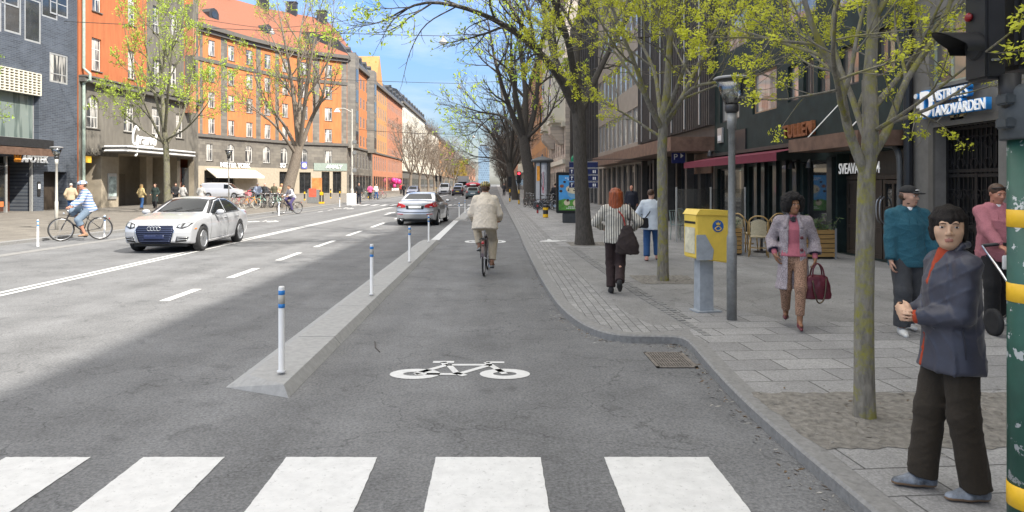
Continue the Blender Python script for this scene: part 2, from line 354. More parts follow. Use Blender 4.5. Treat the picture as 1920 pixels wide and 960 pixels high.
# ---- markings
mk = MB(); zl = .0085
def line(a, c, w):
    a = Vector(a[:2]); c = Vector(c[:2]); n = (c-a).normalized(); n = Vector((-n.y, n.x))*w/2
    mk.add([(a+n).to_3d(), (a-n).to_3d(), (c-n).to_3d(), (c+n).to_3d()], [(0, 1, 2, 3)])
for s in (-.105, .105): line((-8.0+s, -10), (-7.95+s, 54), .1)
line((-7.9, 66), (-7.7, 300), .25)
for x, y, x2, y2 in ((-5.03, 10.5, -5.04, 11.7), (-5.03, 13.1, -5.04, 14.6), (-5.06, 16.1, -5.07, 17.9), (-5.08, 19.5, -5.07, 21.7), (-5.1, 23.8, -5.1, 26.2), (-5.1, 28.4, -5.12, 31.7), (-5.1, 35, -5.1, 38.5), (-5.1, 42, -5.1, 46), (-5.0, 70, -5, 74), (-5.0, 84, -5, 88), (-5.0, 98, -5, 102), (-5.0, 1.5, -5, 2.8)): line((x, y), (x2, y2), .15)
line((-1.93, 21.9), (-1.93, 34), .26); line((-1.9, 47), (-1.9, 52.5), .3)
for i in range(6): line((-11.3+i*.0, 44+i*2.6), (-11.3, 45.2+i*2.6), .12)
# crossing in front of the camera: five stripes in view
for xl, xr in ((-3.18, -2.63), (-2.29, -1.76), (-1.36, -.77), (-.39, .29), (.70, 1.38)):
    rr_ = random.Random(int(xl*99)); J = lambda: rr_.uniform(-.0025, .0025); n = 70
    E = [(xl+(xr-xl)*k/16, 1.6+J(), 0) for k in range(16)]+[(xr+J(), 1.6+2.9*k/n, 0) for k in range(n)]+[(xr-(xr-xl)*k/16, 4.5+J()*1.6, 0) for k in range(16)]+[(xl+J(), 4.5-2.9*k/n, 0) for k in range(n)]
    mk.add(E, [tuple(range(len(E)))])
for k in range(8): mk.add([(-4.1-k, 1.6, 0), (-3.55-k, 1.6, 0), (-3.55-k, 4.5, 0), (-4.1-k, 4.5, 0)], [(0, 1, 2, 3)])
# far crossing and its waiting lines
line((-7.5, 52.5), (-2.2, 52.5), .4)
for k in range(16): mk.add([(-12+k*.8, 57, 0), (-11.6+k*.8, 57, 0), (-11.6+k*.8, 60, 0), (-12+k*.8, 60, 0)], [(0, 1, 2, 3)])
line((-1.6, 55), (.4, 55), .35); line((-1.6, 61.5), (.4, 61.5), .35)
def bike_symbol(c, w, z=None, s=1., hgt=.52, mir=1):
    """bicycle painted on the road, w wide across the street"""
    X0, Y0 = c; k = w/1.29; q = hgt/.52
    T = lambda x, y: (X0+mir*x*k, Y0+y*q)
    def ring(cx, cy, ro, ri, n=28):
        for i in range(n):
            a0, a1 = 2*math.pi*i/n, 2*math.pi*(i+1)/n
            pts = [T(cx+ro*math.cos(a0), cy+ro*.62*math.sin(a0)), T(cx+ro*math.cos(a1), cy+ro*.62*math.sin(a1)), T(cx+ri*math.cos(a1), cy+ri*.5*math.sin(a1)), T(cx+ri*math.cos(a0), cy+ri*.5*math.sin(a0))]
            mk.add([(p[0], p[1], 0) for p in pts], [(0, 1, 2, 3)])
    def seg(x, y, x2, y2, wd=.062):
        a = Vector(T(x, y)); b2 = Vector(T(x2, y2)); n = (b2-a).normalized(); n = Vector((-n.y, n.x))*wd/2
        mk.add([(p.x, p.y, 0) for p in (a+n, a-n, b2-n, b2+n)], [(0, 1, 2, 3)])
    ring(-.42, -.08, .235, .11); ring(.42, -.08, .235, .11)
    seg(-.42, -.08, -.13, .2); seg(-.13, .2, -.02, -.09); seg(-.02, -.09, -.42, -.08); seg(-.13, .19, .3, .19); seg(-.02, -.09, .28, .19); seg(.42, -.08, .24, .27); seg(.24, .27, .42, .27); seg(-.16, .19, -.19, .28); seg(-.29, .28, -.08, .28, .075); seg(-.05, -.05, .05, -.13, .07)
bike_symbol((-.337, 6.57), 1.29, hgt=.62)
bike_symbol((-.33, 21.6), 1.25, hgt=1.6)
bike_symbol((-11, 33), 1.4, hgt=1.8); bike_symbol((-10.9, 50), 1.4, hgt=2.2)
# arrows on the far carriageway
for (x, y) in ((-3.6, 57), (-6.4, 40)):
    line((x, y), (x, y+2.4), .16); mk.add([(x-.35, y+2.2, 0), (x+.35, y+2.2, 0), (x, y+3.6, 0)], [(0, 1, 2)])
mk.v = [(p[0], p[1], zl) for p in mk.v]
tag(mk.build('road_markings', m_paint, fixn=False), kind='structure')
o = bpy.data.objects['road_markings']
bm = bmesh.new(); bm.from_mesh(o.data)
for f in bm.faces:
    f.normal_update()
    if f.normal.z < 0: f.normal_flip()
bm.to_mesh(o.data); bm.free()
# pedestrian symbol painted on the pavement
mk = MB()
cx, cy = PX(1033, 20.6), 20.6
for pts in ([(-.36, -.2), (.05, -.26), (.35, -.05), (.3, .1), (-.1, .12), (-.3, .0)], [(-.1, .1), (.06, .1), (.02, .4), (-.06, .4)], [(.3, -.05), (.5, .1), (.46, .16), (.25, .06)]):
    mk.add([(cx+p[0], cy+p[1]*1.5, SW+.0045) for p in pts], [tuple(range(len(pts)))])
tag(mk.build('road_markings', m_paint), kind='structure')
# ---- low concrete divider of the near cycle lane
def island(y0, y1, label, xl=(-2.36, -1.72), sk=.3, h=.09, joint=2.0):
    g = thing('lane_divider', label, 'divider', ((xl[0]+xl[1])/2, y0, 0), group='concrete dividers of the cycle lane')
    w = (xl[1]-xl[0])/2; mb = MB(); n = max(1, round((y1-y0)/joint)); gap = .008
    for i in range(n):
        a = (y1-y0)*i/n+(gap if i else 0); c = (y1-y0)*(i+1)/n-(0 if i == n-1 else gap)
        s0 = sk if i == 0 else 0; b0 = .16 if i == 0 else 0; b1 = .5 if i == n-1 else 0
        vs = [(-w, a+s0, .005), (w, a-0, .005), (w, c, .005), (-w, c, .005), (-w+.17, a+s0*.75+b0, h), (w-.07, a+b0*.6, h), (w-.07, c-b1*.4, h), (-w+.17, c-b1*.4, h)]
        mb.add(vs, [(0, 1, 5, 4), (1, 2, 6, 5), (2, 3, 7, 6), (3, 0, 4, 7), (4, 5, 6, 7)])
    mb.build('divider_block', m_conc, g)
    return g
island(5.75, 21.2, 'long low concrete divider with delineator posts beside the near cycle lane')
island(33.5, 46, 'short pale concrete divider beyond the rear of the silver car', xl=(-2.05, -1.4), sk=.2)

# grit, twigs and bud scales blown against the kerb
mb = MB(); rnd = random.Random(12)
for i in range(520):
    k = rnd.randrange(len(kl)-1); a, c = Vector(kl[k]), Vector(kl[k+1])
    if a.y > 26 or c.y < 1.5:
        a, c = Vector((1.95, 3)), Vector((2.05, 7.4))
    p = a.lerp(c, rnd.random()); d = abs(rnd.gauss(0, .10))+.015; n = (c-a).normalized(); q = p+Vector((n.y, -n.x))*d if n.y < 0 else p-Vector((abs(n.y), 0))*d
    if i > 380: q = Vector((rnd.uniform(2.1, 4.4), rnd.uniform(4.2, 5.9)))
    z = (SW+.012 if i > 380 else .0065); s_ = rnd.uniform(.004, .016); an = rnd.uniform(0, 3.1); u = Vector((math.cos(an), math.sin(an), 0))*s_*rnd.uniform(1, 3); v = Vector((-u.y, u.x, 0)).normalized()*s_*.5; o = Vector((q.x, q.y, z))
    mb.add([o-u, o+v+Vector((0, 0, .004)), o+u, o-v], [(0, 1, 2, 3)], rnd.randrange(2))
tag(mb.build('kerb_litter', [mat('dry_leaf_bits', (.13, .085, .045), var=.5), mat('grey_grit', (.3, .29, .27), var=.4)]), kind='stuff')
mb = MB(); mb.tube([P(703, 640, .008), P(704, 652, .008), P(712, 660, .008)], .006, 5); tag(mb.build('twig', b_twig if 'b_twig' in globals() else mat('twig_bark', (.06, .05, .045))), 'thin dark twig lying on the asphalt beside the divider', 'twig')
# ------------------------------------------------------------------ facade tools
class Face:                               # a wall plane seen from the street: u runs left to right, v up, d inwards
    def __init__(s, P0, P1):
        s.P0 = Vector((P0[0], P0[1], 0)); s.P1 = Vector((P1[0], P1[1], 0)); s.len = (s.P1-s.P0).length
        d = (s.P1-s.P0)/s.len; s.ang = math.atan2(d.y, d.x); s.dir = d; s.inn = Vector((-d.y, d.x, 0))
    def u(s, px):
        k = (px-VX)/FPX; return (k*s.P0.y-s.P0.x)/(s.dir.x-k*s.dir.y)
    def Y(s, u): return s.P0.y+s.dir.y*u
    def v(s, px, py): return PZ(py, s.Y(s.u(px)))
    def rect(s, x0, x1, y0, y1):          # photograph rectangle -> u0,u1,v0,v1
        c = (x0+x1)/2; return (s.u(x0), s.u(x1), s.v(c, y1), s.v(c, y0))
    def ud(s, px, d): o = s.inn*d; return Face(s.P0+o, s.P1+o).u(px)
    def w(s, u, d, v): return s.P0+s.dir*u+s.inn*d+Vector((0, 0, v))
    def put(s, o, root, u=0, d=0, v=0):
        o.parent = root; o.location = s.w(u, d, v)-root.location; o.rotation_euler = (0, 0, s.ang); return o

def wall(face, root, H, holes, mats, zone=None, cuts_u=(), cuts_v=(), depth=.25, thick=10., name='wall', u0=0., u1=None, v0=0., side_slot=0):
    """front sheet with recessed openings; holes: (u0,u1,v0,v1[,'arch']); closed behind by a body"""
    u1 = face.len if u1 is None else u1
    us = sorted(set([round(x, 3) for x in [u0, u1]+list(cuts_u)+[q for h in holes for q in h[:2]] if u0-1e-6 <= x <= u1+1e-6]))
    vs = sorted(set([round(x, 3) for x in [v0, H]+list(cuts_v)+[q for h in holes for q in h[2:4]] if v0-1e-6 <= x <= H+1e-6]))
    mb = MB()
    for i in range(len(us)-1):
        for j in range(len(vs)-1):
            a, b, c, d = us[i], us[i+1], vs[j], vs[j+1]; uc, vc = (a+b)/2, (c+d)/2
            if any(h[0] < uc < h[1] and h[2] < vc < h[3] for h in holes): continue
            mb.add([(a, 0, c), (b, 0, c), (b, 0, d), (a, 0, d)], [(0, 1, 2, 3)], zone(uc, vc) if zone else 0)
    for h in holes:
        a, b, c, d = [max(h[0], u0), min(h[1], u1), max(h[2], v0), min(h[3], H)]; D = h[5] if len(h) > 5 else depth
        z = zone((a+b)/2, (c+d)/2) if zone else 0
        if len(h) > 4 and h[4] == 'arch':
            r = (b-a)/2; m = (a+b)/2; s = d-r; n = 10
            arc = [(m-r*math.cos(math.pi*k/n), s+r*math.sin(math.pi*k/n)) for k in range(n+1)]
            for k in range(n):
                p, q = arc[k], arc[k+1]; cx = a if (k < n/2) else b
                mb.add([(p[0], 0, p[1]), (q[0], 0, q[1]), (cx, 0, d)], [(0, 1, 2)], z); mb.add([(p[0], 0, p[1]), (q[0], 0, q[1]), (q[0], D, q[1]), (p[0], D, p[1])], [(0, 3, 2, 1)], z)
            mb.add([(m, 0, d), (a, 0, d), (b, 0, d)], [(0, 1, 2)], z)
            dd = s
        else:
            dd = d; mb.add([(a, 0, d), (b, 0, d), (b, D, d), (a, D, d)], [(0, 1, 2, 3)], z)
        if c > v0+.01: mb.add([(a, 0, c), (b, 0, c), (b, D, c), (a, D, c)], [(0, 3, 2, 1)], z)
        mb.add([(a, 0, c), (a, 0, dd), (a, D, dd), (a, D, c)], [(0, 1, 2, 3)], z); mb.add([(b, 0, c), (b, 0, dd), (b, D, dd), (b, D, c)], [(0, 3, 2, 1)], z)
    # body: sides, top, back
    q = side_slot
    mb.add([(u0, 0, v0), (u0, thick, v0), (u0, thick, H), (u0, 0, H)], [(0, 1, 2, 3)], q); mb.add([(u1, 0, v0), (u1, thick, v0), (u1, thick, H), (u1, 0, H)], [(0, 3, 2, 1)], q)
    mb.add([(u0, 0, H), (u1, 0, H), (u1, thick, H), (u0, thick, H)], [(0, 1, 2, 3)], q); mb.add([(u0, thick, v0), (u1, thick, v0), (u1, thick, H), (u0, thick, H)], [(0, 3, 2, 1)], q)
    o = link(name, mb.mesh(name, mats, fixn=False)); return face.put(o, root)
def fbox(face, root, name, m, u0, u1, d0, d1, v0, v1, bev=0):
    mb = MB()
    if bev: mb.bevbox(u0, u1, d0, d1, v0, v1, bev)
    else: mb.box(u0, u1, d0, d1, v0, v1)
    o = link(name, mb.mesh(name, m)); return face.put(o, root)

# ---- window panes
def glass(name, tint=(.03, .035, .04), curtain=None, rough=.06, var=.5, streak=1.2):
    m = mat(name, tint, rough=rough, var=var, scale=1.3, spec=.9, coat=.3)
    nt, b = nodes_of(m)
    oi = nt.nodes.new('ShaderNodeObjectInfo')
    if curtain:
        tc = [n for n in nt.nodes if n.type == 'TEX_COORD'][0]
        ad = nt.nodes.new('ShaderNodeVectorMath'); ad.operation = 'ADD'; nt.links.new(tc.outputs['Object'], ad.inputs[0]); nt.links.new(oi.outputs['Random'], ad.inputs[1])
        mp = nt.nodes.new('ShaderNodeMapping'); mp.inputs['Scale'].default_value = (3.2*streak, 1, .35); nt.links.new(ad.outputs[0], mp.inputs[0])
        nz = nt.nodes.new('ShaderNodeTexNoise'); nz.inputs['Scale'].default_value = 1; nz.inputs['Detail'].default_value = 3; nt.links.new(mp.outputs[0], nz.inputs['Vector'])
        rp = nt.nodes.new('ShaderNodeValToRGB'); rp.color_ramp.elements[0].position = .44; rp.color_ramp.elements[1].position = .56
        rp.color_ramp.elements[0].color = tuple(tint)+(1,); rp.color_ramp.elements[1].color = tuple(curtain)+(1,)
        nt.links.new(nz.outputs['Fac'], rp.inputs[0]); nt.links.new(rp.outputs[0], b.inputs['Base Color'])
    return m
g_dark = glass('window_glass'); g_curt = glass('curtained_glass', (.05, .055, .06), (.5, .48, .44))
g_warm = glass('painted_reflection_glass', (.1, .1, .1), (.33, .28, .22), streak=.5)  # lit reflections put into the pane colour as warm patches
g_shop = glass('shop_glass', (.022, .023, .024), rough=.03, var=.6)
g_pale = glass('pale_office_glass', (.16, .17, .175), (.42, .42, .4), streak=.8)
m_wfr = mat('white_window_frame', (.62, .6, .56), rough=.5, var=.08); m_dfr = mat('dark_window_frame', (.04, .04, .042), rough=.45)
m_gfr = mat('grey_window_frame', (.3, .3, .3), rough=.5, var=.1); m_wood = mat('oak_frame', (.3, .2, .12), rough=.5, aniso=(1, 1, .2), scale=20)
WC = {}
def window(face, root, r, frame=m_wfr, pane=g_curt, mull=1, trans=1, d=.14, sill=None, fw=.07, arch=False, transpos=.68):
    u0, u1, v0, v1 = r[:4]; w, h = round(u1-u0, 2), round(v1-v0, 2); key = (w, h, frame.name, pane.name, mull, trans, fw, arch, transpos)
    if key not in WC:
        mb = MB(); f = .05
        top = h-(w/2 if arch else 0)
        mb.box(0, fw, 0, f, 0, top); mb.box(w-fw, w, 0, f, 0, top); mb.box(fw, w-fw, .001, f-.001, 0, fw)
        if arch:
            n = 10; c = w/2
            for k in range(n):
                a0, a1 = math.pi*k/n, math.pi*(k+1)/n
                pts = [(c-(c)*math.cos(a0), top+c*math.sin(a0)), (c-c*math.cos(a1), top+c*math.sin(a1)), (c-(c-fw)*math.cos(a1), top+(c-fw)*math.sin(a1)), (c-(c-fw)*math.cos(a0), top+(c-fw)*math.sin(a0))]
                mb.prism(pts, 1, 0, f)
        else: mb.box(fw, w-fw, .001, f-.001, h-fw, h)
        for i in range(mull): x = w*(i+1)/(mull+1); mb.box(x-.035, x+.035, .004, f-.004, fw, h-fw)
        for j in range(trans): z = h*transpos if trans == 1 else h*(j+1)/(trans+1); mb.box(fw, w-fw, .007, f-.007, z-.03, z+.03)
        pm = MB(); pm.box(fw*.5, w-fw*.5, .02, .03, fw*.5, top)
        if arch:
            pts = [(c-(c-fw*.5)*math.cos(math.pi*k/12), top+(c-fw*.5)*math.sin(math.pi*k/12)) for k in range(13)]; pm.prism(pts, 1, .02, .03)
        WC[key] = (mb.mesh('window', frame), pm.mesh('pane', pane))
    a, b = WC[key]
    o = link('window', a); face.put(o, root, u0, d, v0); link('pane', b, o)
    if sill:
        mb = MB(); mb.box(-.08, w+.08, -d-.09, .02, -.07, -.004); link('window_sill', mb.mesh('window_sill', sill), o)
    return o
def building(name, label, face, group=None): return thing(name, label, 'building', tuple(face.P0), 0, group)
def sign(face, root_name, label, cat, txt, size, m, u, d, v, extrude=.04, align='LEFT', xs=1., bold=0, shear=0, group=None):
    me = text_mesh(txt, size, extrude, m, align, bold=bold, xs=xs, shear=shear); o = link(root_name, me); o.location = face.w(u, d, v); o.rotation_euler = (0, 0, face.ang)
    return tag(o, label, cat, group)
def bricked(name, col, bw, bh, mortar, mcol, var=.2, plane='xz', offset=.5):
    m = mat(name, col, rough=.6, var=var, scale=.8)
    nt, b = nodes_of(m); rp = b.inputs['Base Color'].links[0].from_node; tc = [n for n in nt.nodes if n.type == 'TEX_COORD'][0]
    mp = nt.nodes.new('ShaderNodeMapping'); mp.inputs['Rotation'].default_value = (R(-90), 0, 0)
    br = nt.nodes.new('ShaderNodeTexBrick'); br.inputs['Scale'].default_value = 1; br.inputs['Brick Width'].default_value = bw; br.inputs['Row Height'].default_value = bh; br.inputs['Mortar Size'].default_value = mortar
    br.offset = offset; br.inputs['Color1'].default_value = (1.2, 1.2, 1.2, 1); br.inputs['Color2'].default_value = (.75, .75, .78, 1); br.inputs['Mortar'].default_value = tuple(mcol)+(1,)
    sx = nt.nodes.new('ShaderNodeSeparateXYZ'); cx = nt.nodes.new('ShaderNodeCombineXYZ'); nt.links.new(tc.outputs['Object'], sx.inputs[0]); nt.links.new(sx.outputs['X'], cx.inputs['X']); nt.links.new(sx.outputs['Z'], cx.inputs['Y'])
    nt.links.new(cx.outputs[0], br.inputs['Vector'])
    a = nt.nodes.new('ShaderNodeMix'); a.data_type = 'RGBA'; a.blend_type = 'MULTIPLY'; a.inputs[0].default_value = 1
    nt.links.new(rp.outputs[0], a.inputs[6]); nt.links.new(br.outputs['Color'], a.inputs[7]); nt.links.new(a.outputs[2], b.inputs['Base Color'])
    bp = nt.nodes.new('ShaderNodeBump'); bp.inputs['Strength'].default_value = .4; bp.inputs['Distance'].default_value = .01; bp.invert = True
    nt.links.new(br.outputs['Fac'], bp.inputs['Height']); nt.links.new(bp.outputs[0], b.inputs['Normal']); return m
# ------------------------------------------------------------------ materials of the street
m_navy = bricked('navy_glazed_brick', (.06, .071, .09), .42, .11, .012, (1.9, 1.8, 1.6))
m_orange = mat('orange_render', (.42, .132, .05), rough=.9, var=.2, scale=1.6, bump=.15, aniso=(1.6, 1.6, .3))
m_orange2 = mat('light_orange_render', (.47, .172, .062), rough=.9, var=.2, scale=1.2, bump=.1, aniso=(1.6, 1.6, .25))
m_redor = mat('red_orange_render', (.42, .18, .10), rough=.9, var=.15, scale=.8); m_yell = mat('ochre_render', (.48, .24, .09), rough=.9, var=.12, scale=.8)  # red orange is paled to stand in for distance haze
m_grren = mat('grey_brown_render', (.15, .137, .115), rough=.92, var=.28, scale=1.6, bump=.2, aniso=(1.5, 1.5, .35))
m_grey2 = bricked('grey_rusticated_render', (.165, .15, .125), 1.1, .5, .018, (.7, .7, .7), var=.15)
m_trim = mat('grey_trim', (.12, .112, .1), rough=.85, var=.15, scale=3); m_lime = mat('pale_limestone', (.36, .31, .235), rough=.8, var=.14, scale=2.5, bump=.1)
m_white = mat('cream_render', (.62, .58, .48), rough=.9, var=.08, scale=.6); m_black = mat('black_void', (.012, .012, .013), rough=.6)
m_metal = mat('dark_metal', (.06, .06, .062), rough=.4, metal=.6); m_steel = mat('brushed_steel', (.5, .5, .5), rough=.35, metal=.9, var=.1)
m_roofblk = mat('black_sheet_roof', (.05, .052, .056), rough=.5, metal=.3); m_green = mat('dark_green_tile', (.019, .032, .030), rough=.6, var=.4, scale=2.2, bump=.1, spec=.25)
m_rib = mat('dark_metal_cladding', (.075, .068, .062), rough=.55, metal=.3, var=.2, scale=3); m_beige = mat('beige_stone_panel', (.30, .255, .21), rough=.8, var=.12, scale=2)
m_copper = mat('brown_copper', (.17, .105, .075), rough=.55, metal=.35, var=.35, scale=3, bump=.1); m_signw = mat('white_sign_letters', (.85, .85, .84), rough=.4, var=.03); m_glow = mat('glowing_sign_letters', (.85, .85, .84), rough=.4, var=.03, emit=(1, 1, .97, .07))  # last white glows faintly: pharmacy sign is lit, other letters only brightened
m_tile = mat('red_roof_tiles', (.235, .085, .046), rough=.85, var=.25, scale=6, aniso=(1, 1, 5), bump=.5)
m_dkwood = mat('dark_stained_wood', (.055, .042, .032), rough=.5, aniso=(6, 6, .6), var=.3, scale=5); m_cemnt = mat('cement_render', (.17, .162, .15), rough=.92, var=.2, scale=3, bump=.25)

# ================================================================== LEFT SIDE
# ---- navy brick house
FA = Face((-30.3, 27), (-28.33, 46.9)); b1 = building('brick_building', 'navy blue glazed brick building with pharmacy shop at far left', FA)
wa = [FA.rect(*q) for q in ((8, 40, -25, 62), (46, 77, -2, 79), (94, 128, -45, 30), (93, 127, 101, 156), (-32, 3, -40, 55))]
bay = FA.rect(-40, 73, 168, 264); scr = FA.rect(-40, 73, 128, 170)
shop = FA.rect(-40, 64, 292, 402); shop = (shop[0], shop[1], 0, shop[3]); door = FA.rect(82, 125, 322, 400); door = (door[0], door[1], 0, door[3])
up = [(4+i*3.2, 5.4+i*3.2, 12.4+j*3.2, 14.6+j*3.2) for i in range(5) for j in range(2)]
wall(FA, b1, 20, wa+[(0.3, bay[1], shop[3]+1.1, bay[3], '', .5), (max(.3, shop[0]), shop[1], 0, shop[3], '', 1.8), door+('', 1.)]+up, [m_navy], depth=.1)
m_al = mat('aluminium_frame', (.52, .52, .5), rough=.4, metal=.5, var=.08)
for i, r in enumerate(wa): window(FA, b1, r, m_al, g_curt if i == 3 else g_dark, mull=0, trans=1 if i in (2, 3) else 0, d=.02, fw=.11, transpos=.3)
for r in up: window(FA, b1, r, m_al, g_dark, mull=0, trans=0, d=.03, fw=.1)
window(FA, b1, (.3, bay[1], shop[3]+1.1, bay[3]), m_al, glass('greenish_glass', (.1, .13, .12), (.2, .24, .22)), mull=2, trans=0, d=.35)
mb = MB()                                 # perforated white screen
u0, u1, v0, v1 = scr; u0 = .3; nx, ny = 46, 8
for i in range(nx+1): x = u0+(u1-u0)*i/nx; mb.box(x-.035, x+.035, 0, .16, v0, v1)
for j in range(ny+1): z = v0+(v1-v0)*j/ny; mb.box(u0, u1, .005, .155, z-.03, z+.03)
FA.put(link('perforated_screen', mb.mesh('perforated_screen', mat('cream_screen', (.6, .57, .48), rough=.8))), b1, 0, -.16, 0)
fbox(FA, b1, 'screen_backing', mat('screen_backing', (.25, .23, .19)), u0, u1, -.05, -.01, v0, v1)
fbox(FA, b1, 'soffit', m_metal, .3, FA.u(76), -.9, -.01, shop[3]+.55, shop[3]+1.05)
fbox(FA, b1, 'fascia', m_copper, .3, FA.u(76), -.95, -.91, shop[3]+.05, shop[3]+.5)
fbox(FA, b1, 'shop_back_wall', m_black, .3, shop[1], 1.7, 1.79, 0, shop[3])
mb = MB(); mb.box(.3, FA.u(14), .1, .14, .5, 3.0); FA.put(link('shop_window', mb.mesh('shop_window', g_shop)), b1)
fbox(FA, b1, 'shop_door', mat('brown_shop_door', (.1, .045, .032), rough=.4), FA.u(37), FA.u(60), 1.5, 1.6, 0, 2.9)
for px in (14, 62): fbox(FA, b1, 'shop_post', m_al, FA.u(px)-.06, FA.u(px)+.06, .05, .2, 0, shop[3]-.02)
fbox(FA, b1, 'price_board', mat('orange_board', (.6, .17, .05)), .5, FA.u(8), .04, .08, .45, .75)
fbox(FA, b1, 'entrance_door', m_dkwood, door[0], door[1], .85, .95, 0, door[3])
mb = MB(); mb.bevbox(FA.u(69), FA.u(75), -.06, -.01, FA.v(72, 368), FA.v(72, 340), .03); FA.put(link('intercom', mb.mesh('intercom', m_metal)), b1)
mb = MB(); mb.box(FA.u(70), FA.u(74), -.065, -.061, FA.v(72, 354), FA.v(72, 345)); FA.put(link('intercom_plate', mb.mesh('intercom_plate', m_signw)), b1)
sign(FA, 'shop_sign', 'white APOTEK lettering above the dark pharmacy entrance', 'sign', 'APOTEK', .62, m_glow, FA.u(32), -.3, FA.v(45, 304), xs=.9, bold=.012, shear=.15)
mb = MB(); u, v = FA.u(20), FA.v(26, 304); w = FA.u(31)-u
mb.prism([(u, v), (u+w, v), (u+w*1.06, v+.5), (u+w*.75, v+.25), (u+w*.5, v+.56), (u+w*.25, v+.25), (u-w*.06, v+.5)], 1, 0, .08)
o = link('crown_emblem', mb.mesh('crown_emblem', mat('orange_emblem', (.8, .3, .03)))); o.location = FA.w(0, -.3, 0); o.rotation_euler = (0, 0, FA.ang); tag(o, 'small orange crown emblem left of the pharmacy lettering', 'emblem')

# ---- orange cinema building
FB = Face((-28.3, 47), (-26.7, 62.2)); b2 = building('cinema_building', 'orange rendered cinema building on a grey ground storey', FB)
vb = FB.v(150, 141)
ow = [FB.rect(*q) for q in ((172, 190, 72, 133), (173, 190, -48, 22), (240, 254, 95, 148), (240, 254, -18, 48), (287, 300, 12, 62), (287, 300, 112, 158), (321, 334, 24, 74), (319, 332, 120, 164), (287, 300, -80, -40), (321, 334, -70, -28))]
bw = [FB.rect(162, 186, 178, 240)+('arch',)]+[FB.rect(*q) for q in ((232, 252, 195, 247), (285, 302, 201, 252), (330, 344, 213, 259))]
uE0, uE1 = FB.u(222), FB.u(332); vE = FB.v(222, 288)
rec = [(FB.u(157), FB.u(190), 0, FB.v(172, 292), '', 2.0), (uE0, uE1, 0, vE, '', 3.2), (FB.u(338), FB.u(364), 0, FB.v(350, 298), '', .6)]
ug0, ug1 = FB.u(275), FB.u(345); uq = FB.u(362)
def zb(u, v):
    if v < vb: return 1
    if ug0 < u < ug1: return 1
    if u > uq: return 2
    return 0
wall(FB, b2, 24, ow+bw+rec, [m_orange, m_grren, m_grey2, m_lime], zone=lambda u, v: 3 if (v < FB.v(172, 292) and u > .3 and u < FB.u(362)) else zb(u, v), cuts_u=(ug0, ug1, uq, .3, FB.u(362)), cuts_v=(vb, FB.v(172, 292)), depth=.22)
for r in ow: window(FB, b2, r, m_wfr, g_curt, 1, 2, .12, sill=m_trim)
for r in bw: window(FB, b2, r, m_wfr, g_curt, 1, 2, .14, sill=m_trim, arch=len(r) > 4)
fbox(FB, b2, 'cornice', m_trim, .05, FB.len, -.45, -.003, vb-.42, vb-.1); fbox(FB, b2, 'cornice_cap', m_trim, .02, FB.len+.02, -.55, -.003, vb-.097, vb+.02)
mb = MB(); mb.tube([(FB.u(153), -.16, 0), (FB.u(153), -.16, vb-.5), (FB.u(153), -.62, vb-.3), (FB.u(153), -.62, vb+.1), (FB.u(153), -.16, vb+.5), (FB.u(153), -.16, 23.5)], .1, 10)
FB.put(link('downpipe', mb.mesh('downpipe', mat('pale_green_copper', (.33, .4, .34), rough=.6))), b2)
# projecting bay at the far end (orange/grey bands)
vv = [FB.v(350, y) for y in (212, 158, 105, 52, 10)]
for i in range(4): fbox(FB, b2, 'oriel_band', (m_redor, m_grren)[i % 2], FB.u(346), FB.u(352), -.75, -.004, vv[i], vv[i+1]-.004)
fbox(FB, b2, 'oriel_window', g_dark, FB.u(347), FB.u(351), -.765, -.752, vv[1]+.3, vv[2]-.3)
# marquee
vM = FB.v(222, 277); pts = [(FB.u(193), 0), (FB.u(362), 0), (FB.ud(364, -2.1), -2.1), (FB.ud(238, -2.6), -2.6), (FB.ud(197, -1.), -1.0)]
mb = MB(); mb.prism(pts, 2, vM-.42, vM+.02); FB.put(link('marquee', mb.mesh('marquee', m_cemnt)), b2)
mb = MB(); off = [(FB.u(193)-.02, -.02), (FB.ud(197, -1.)-.05, -1.05), (FB.ud(238, -2.6), -2.66), (FB.ud(364, -2.1)+.03, -2.15)]
for z in (vM-.36, vM-.06):
    for a, c in zip(off[:-1], off[1:]): mb.tube([(a[0], a[1], z), (c[0], c[1], z)], .07, 6)
FB.put(link('marquee_trim', mb.mesh('marquee_trim', m_signw)), b2)
fbox(FB, b2, 'foyer_back_wall', mat('foyer_panels', (.3, .26, .2), rough=.7, var=.12, scale=2), uE0, uE1, 3.1, 3.19, 0, vE)
for a, c, e in ((248, 262, 2.3), (305, 316, 2.0)): fbox(FB, b2, 'foyer_pillar', m_lime, FB.u(a), FB.u(c), e-.6, e, 0, vE-.01)
for a, c in ((228, 245), (266, 300)): fbox(FB, b2, 'foyer_door', mat('foyer_doors', (.2, .17, .13), rough=.45), FB.u(a), FB.u(c), 3.0, 3.08, 0, 2.6)
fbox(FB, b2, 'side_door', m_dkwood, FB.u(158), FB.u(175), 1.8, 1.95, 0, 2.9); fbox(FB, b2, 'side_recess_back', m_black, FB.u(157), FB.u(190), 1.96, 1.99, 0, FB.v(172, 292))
fbox(FB, b2, 'corner_door', mat('red_brown_door', (.2, .08, .06)), FB.u(339), FB.u(350), .5, .57, 0, 3.2); fbox(FB, b2, 'corner_window', g_dark, FB.u(351), FB.u(363), .45, .5, .6, 3.2)
fbox(FB, b2, 'poster_case', m_al, FB.u(201), FB.u(217), -.1, -.004, FB.v(209, 374), FB.v(209, 325), .03); fbox(FB, b2, 'poster', mat('faded_poster', (.35, .42, .4), var=.6, scale=3), FB.u(202), FB.u(216), -.108, -.102, FB.v(209, 368), FB.v(209, 331))
fbox(FB, b2, 'panel_frieze', m_trim, FB.u(158), FB.u(190), -.06, -.003, FB.v(174, 291), FB.v(174, 279))
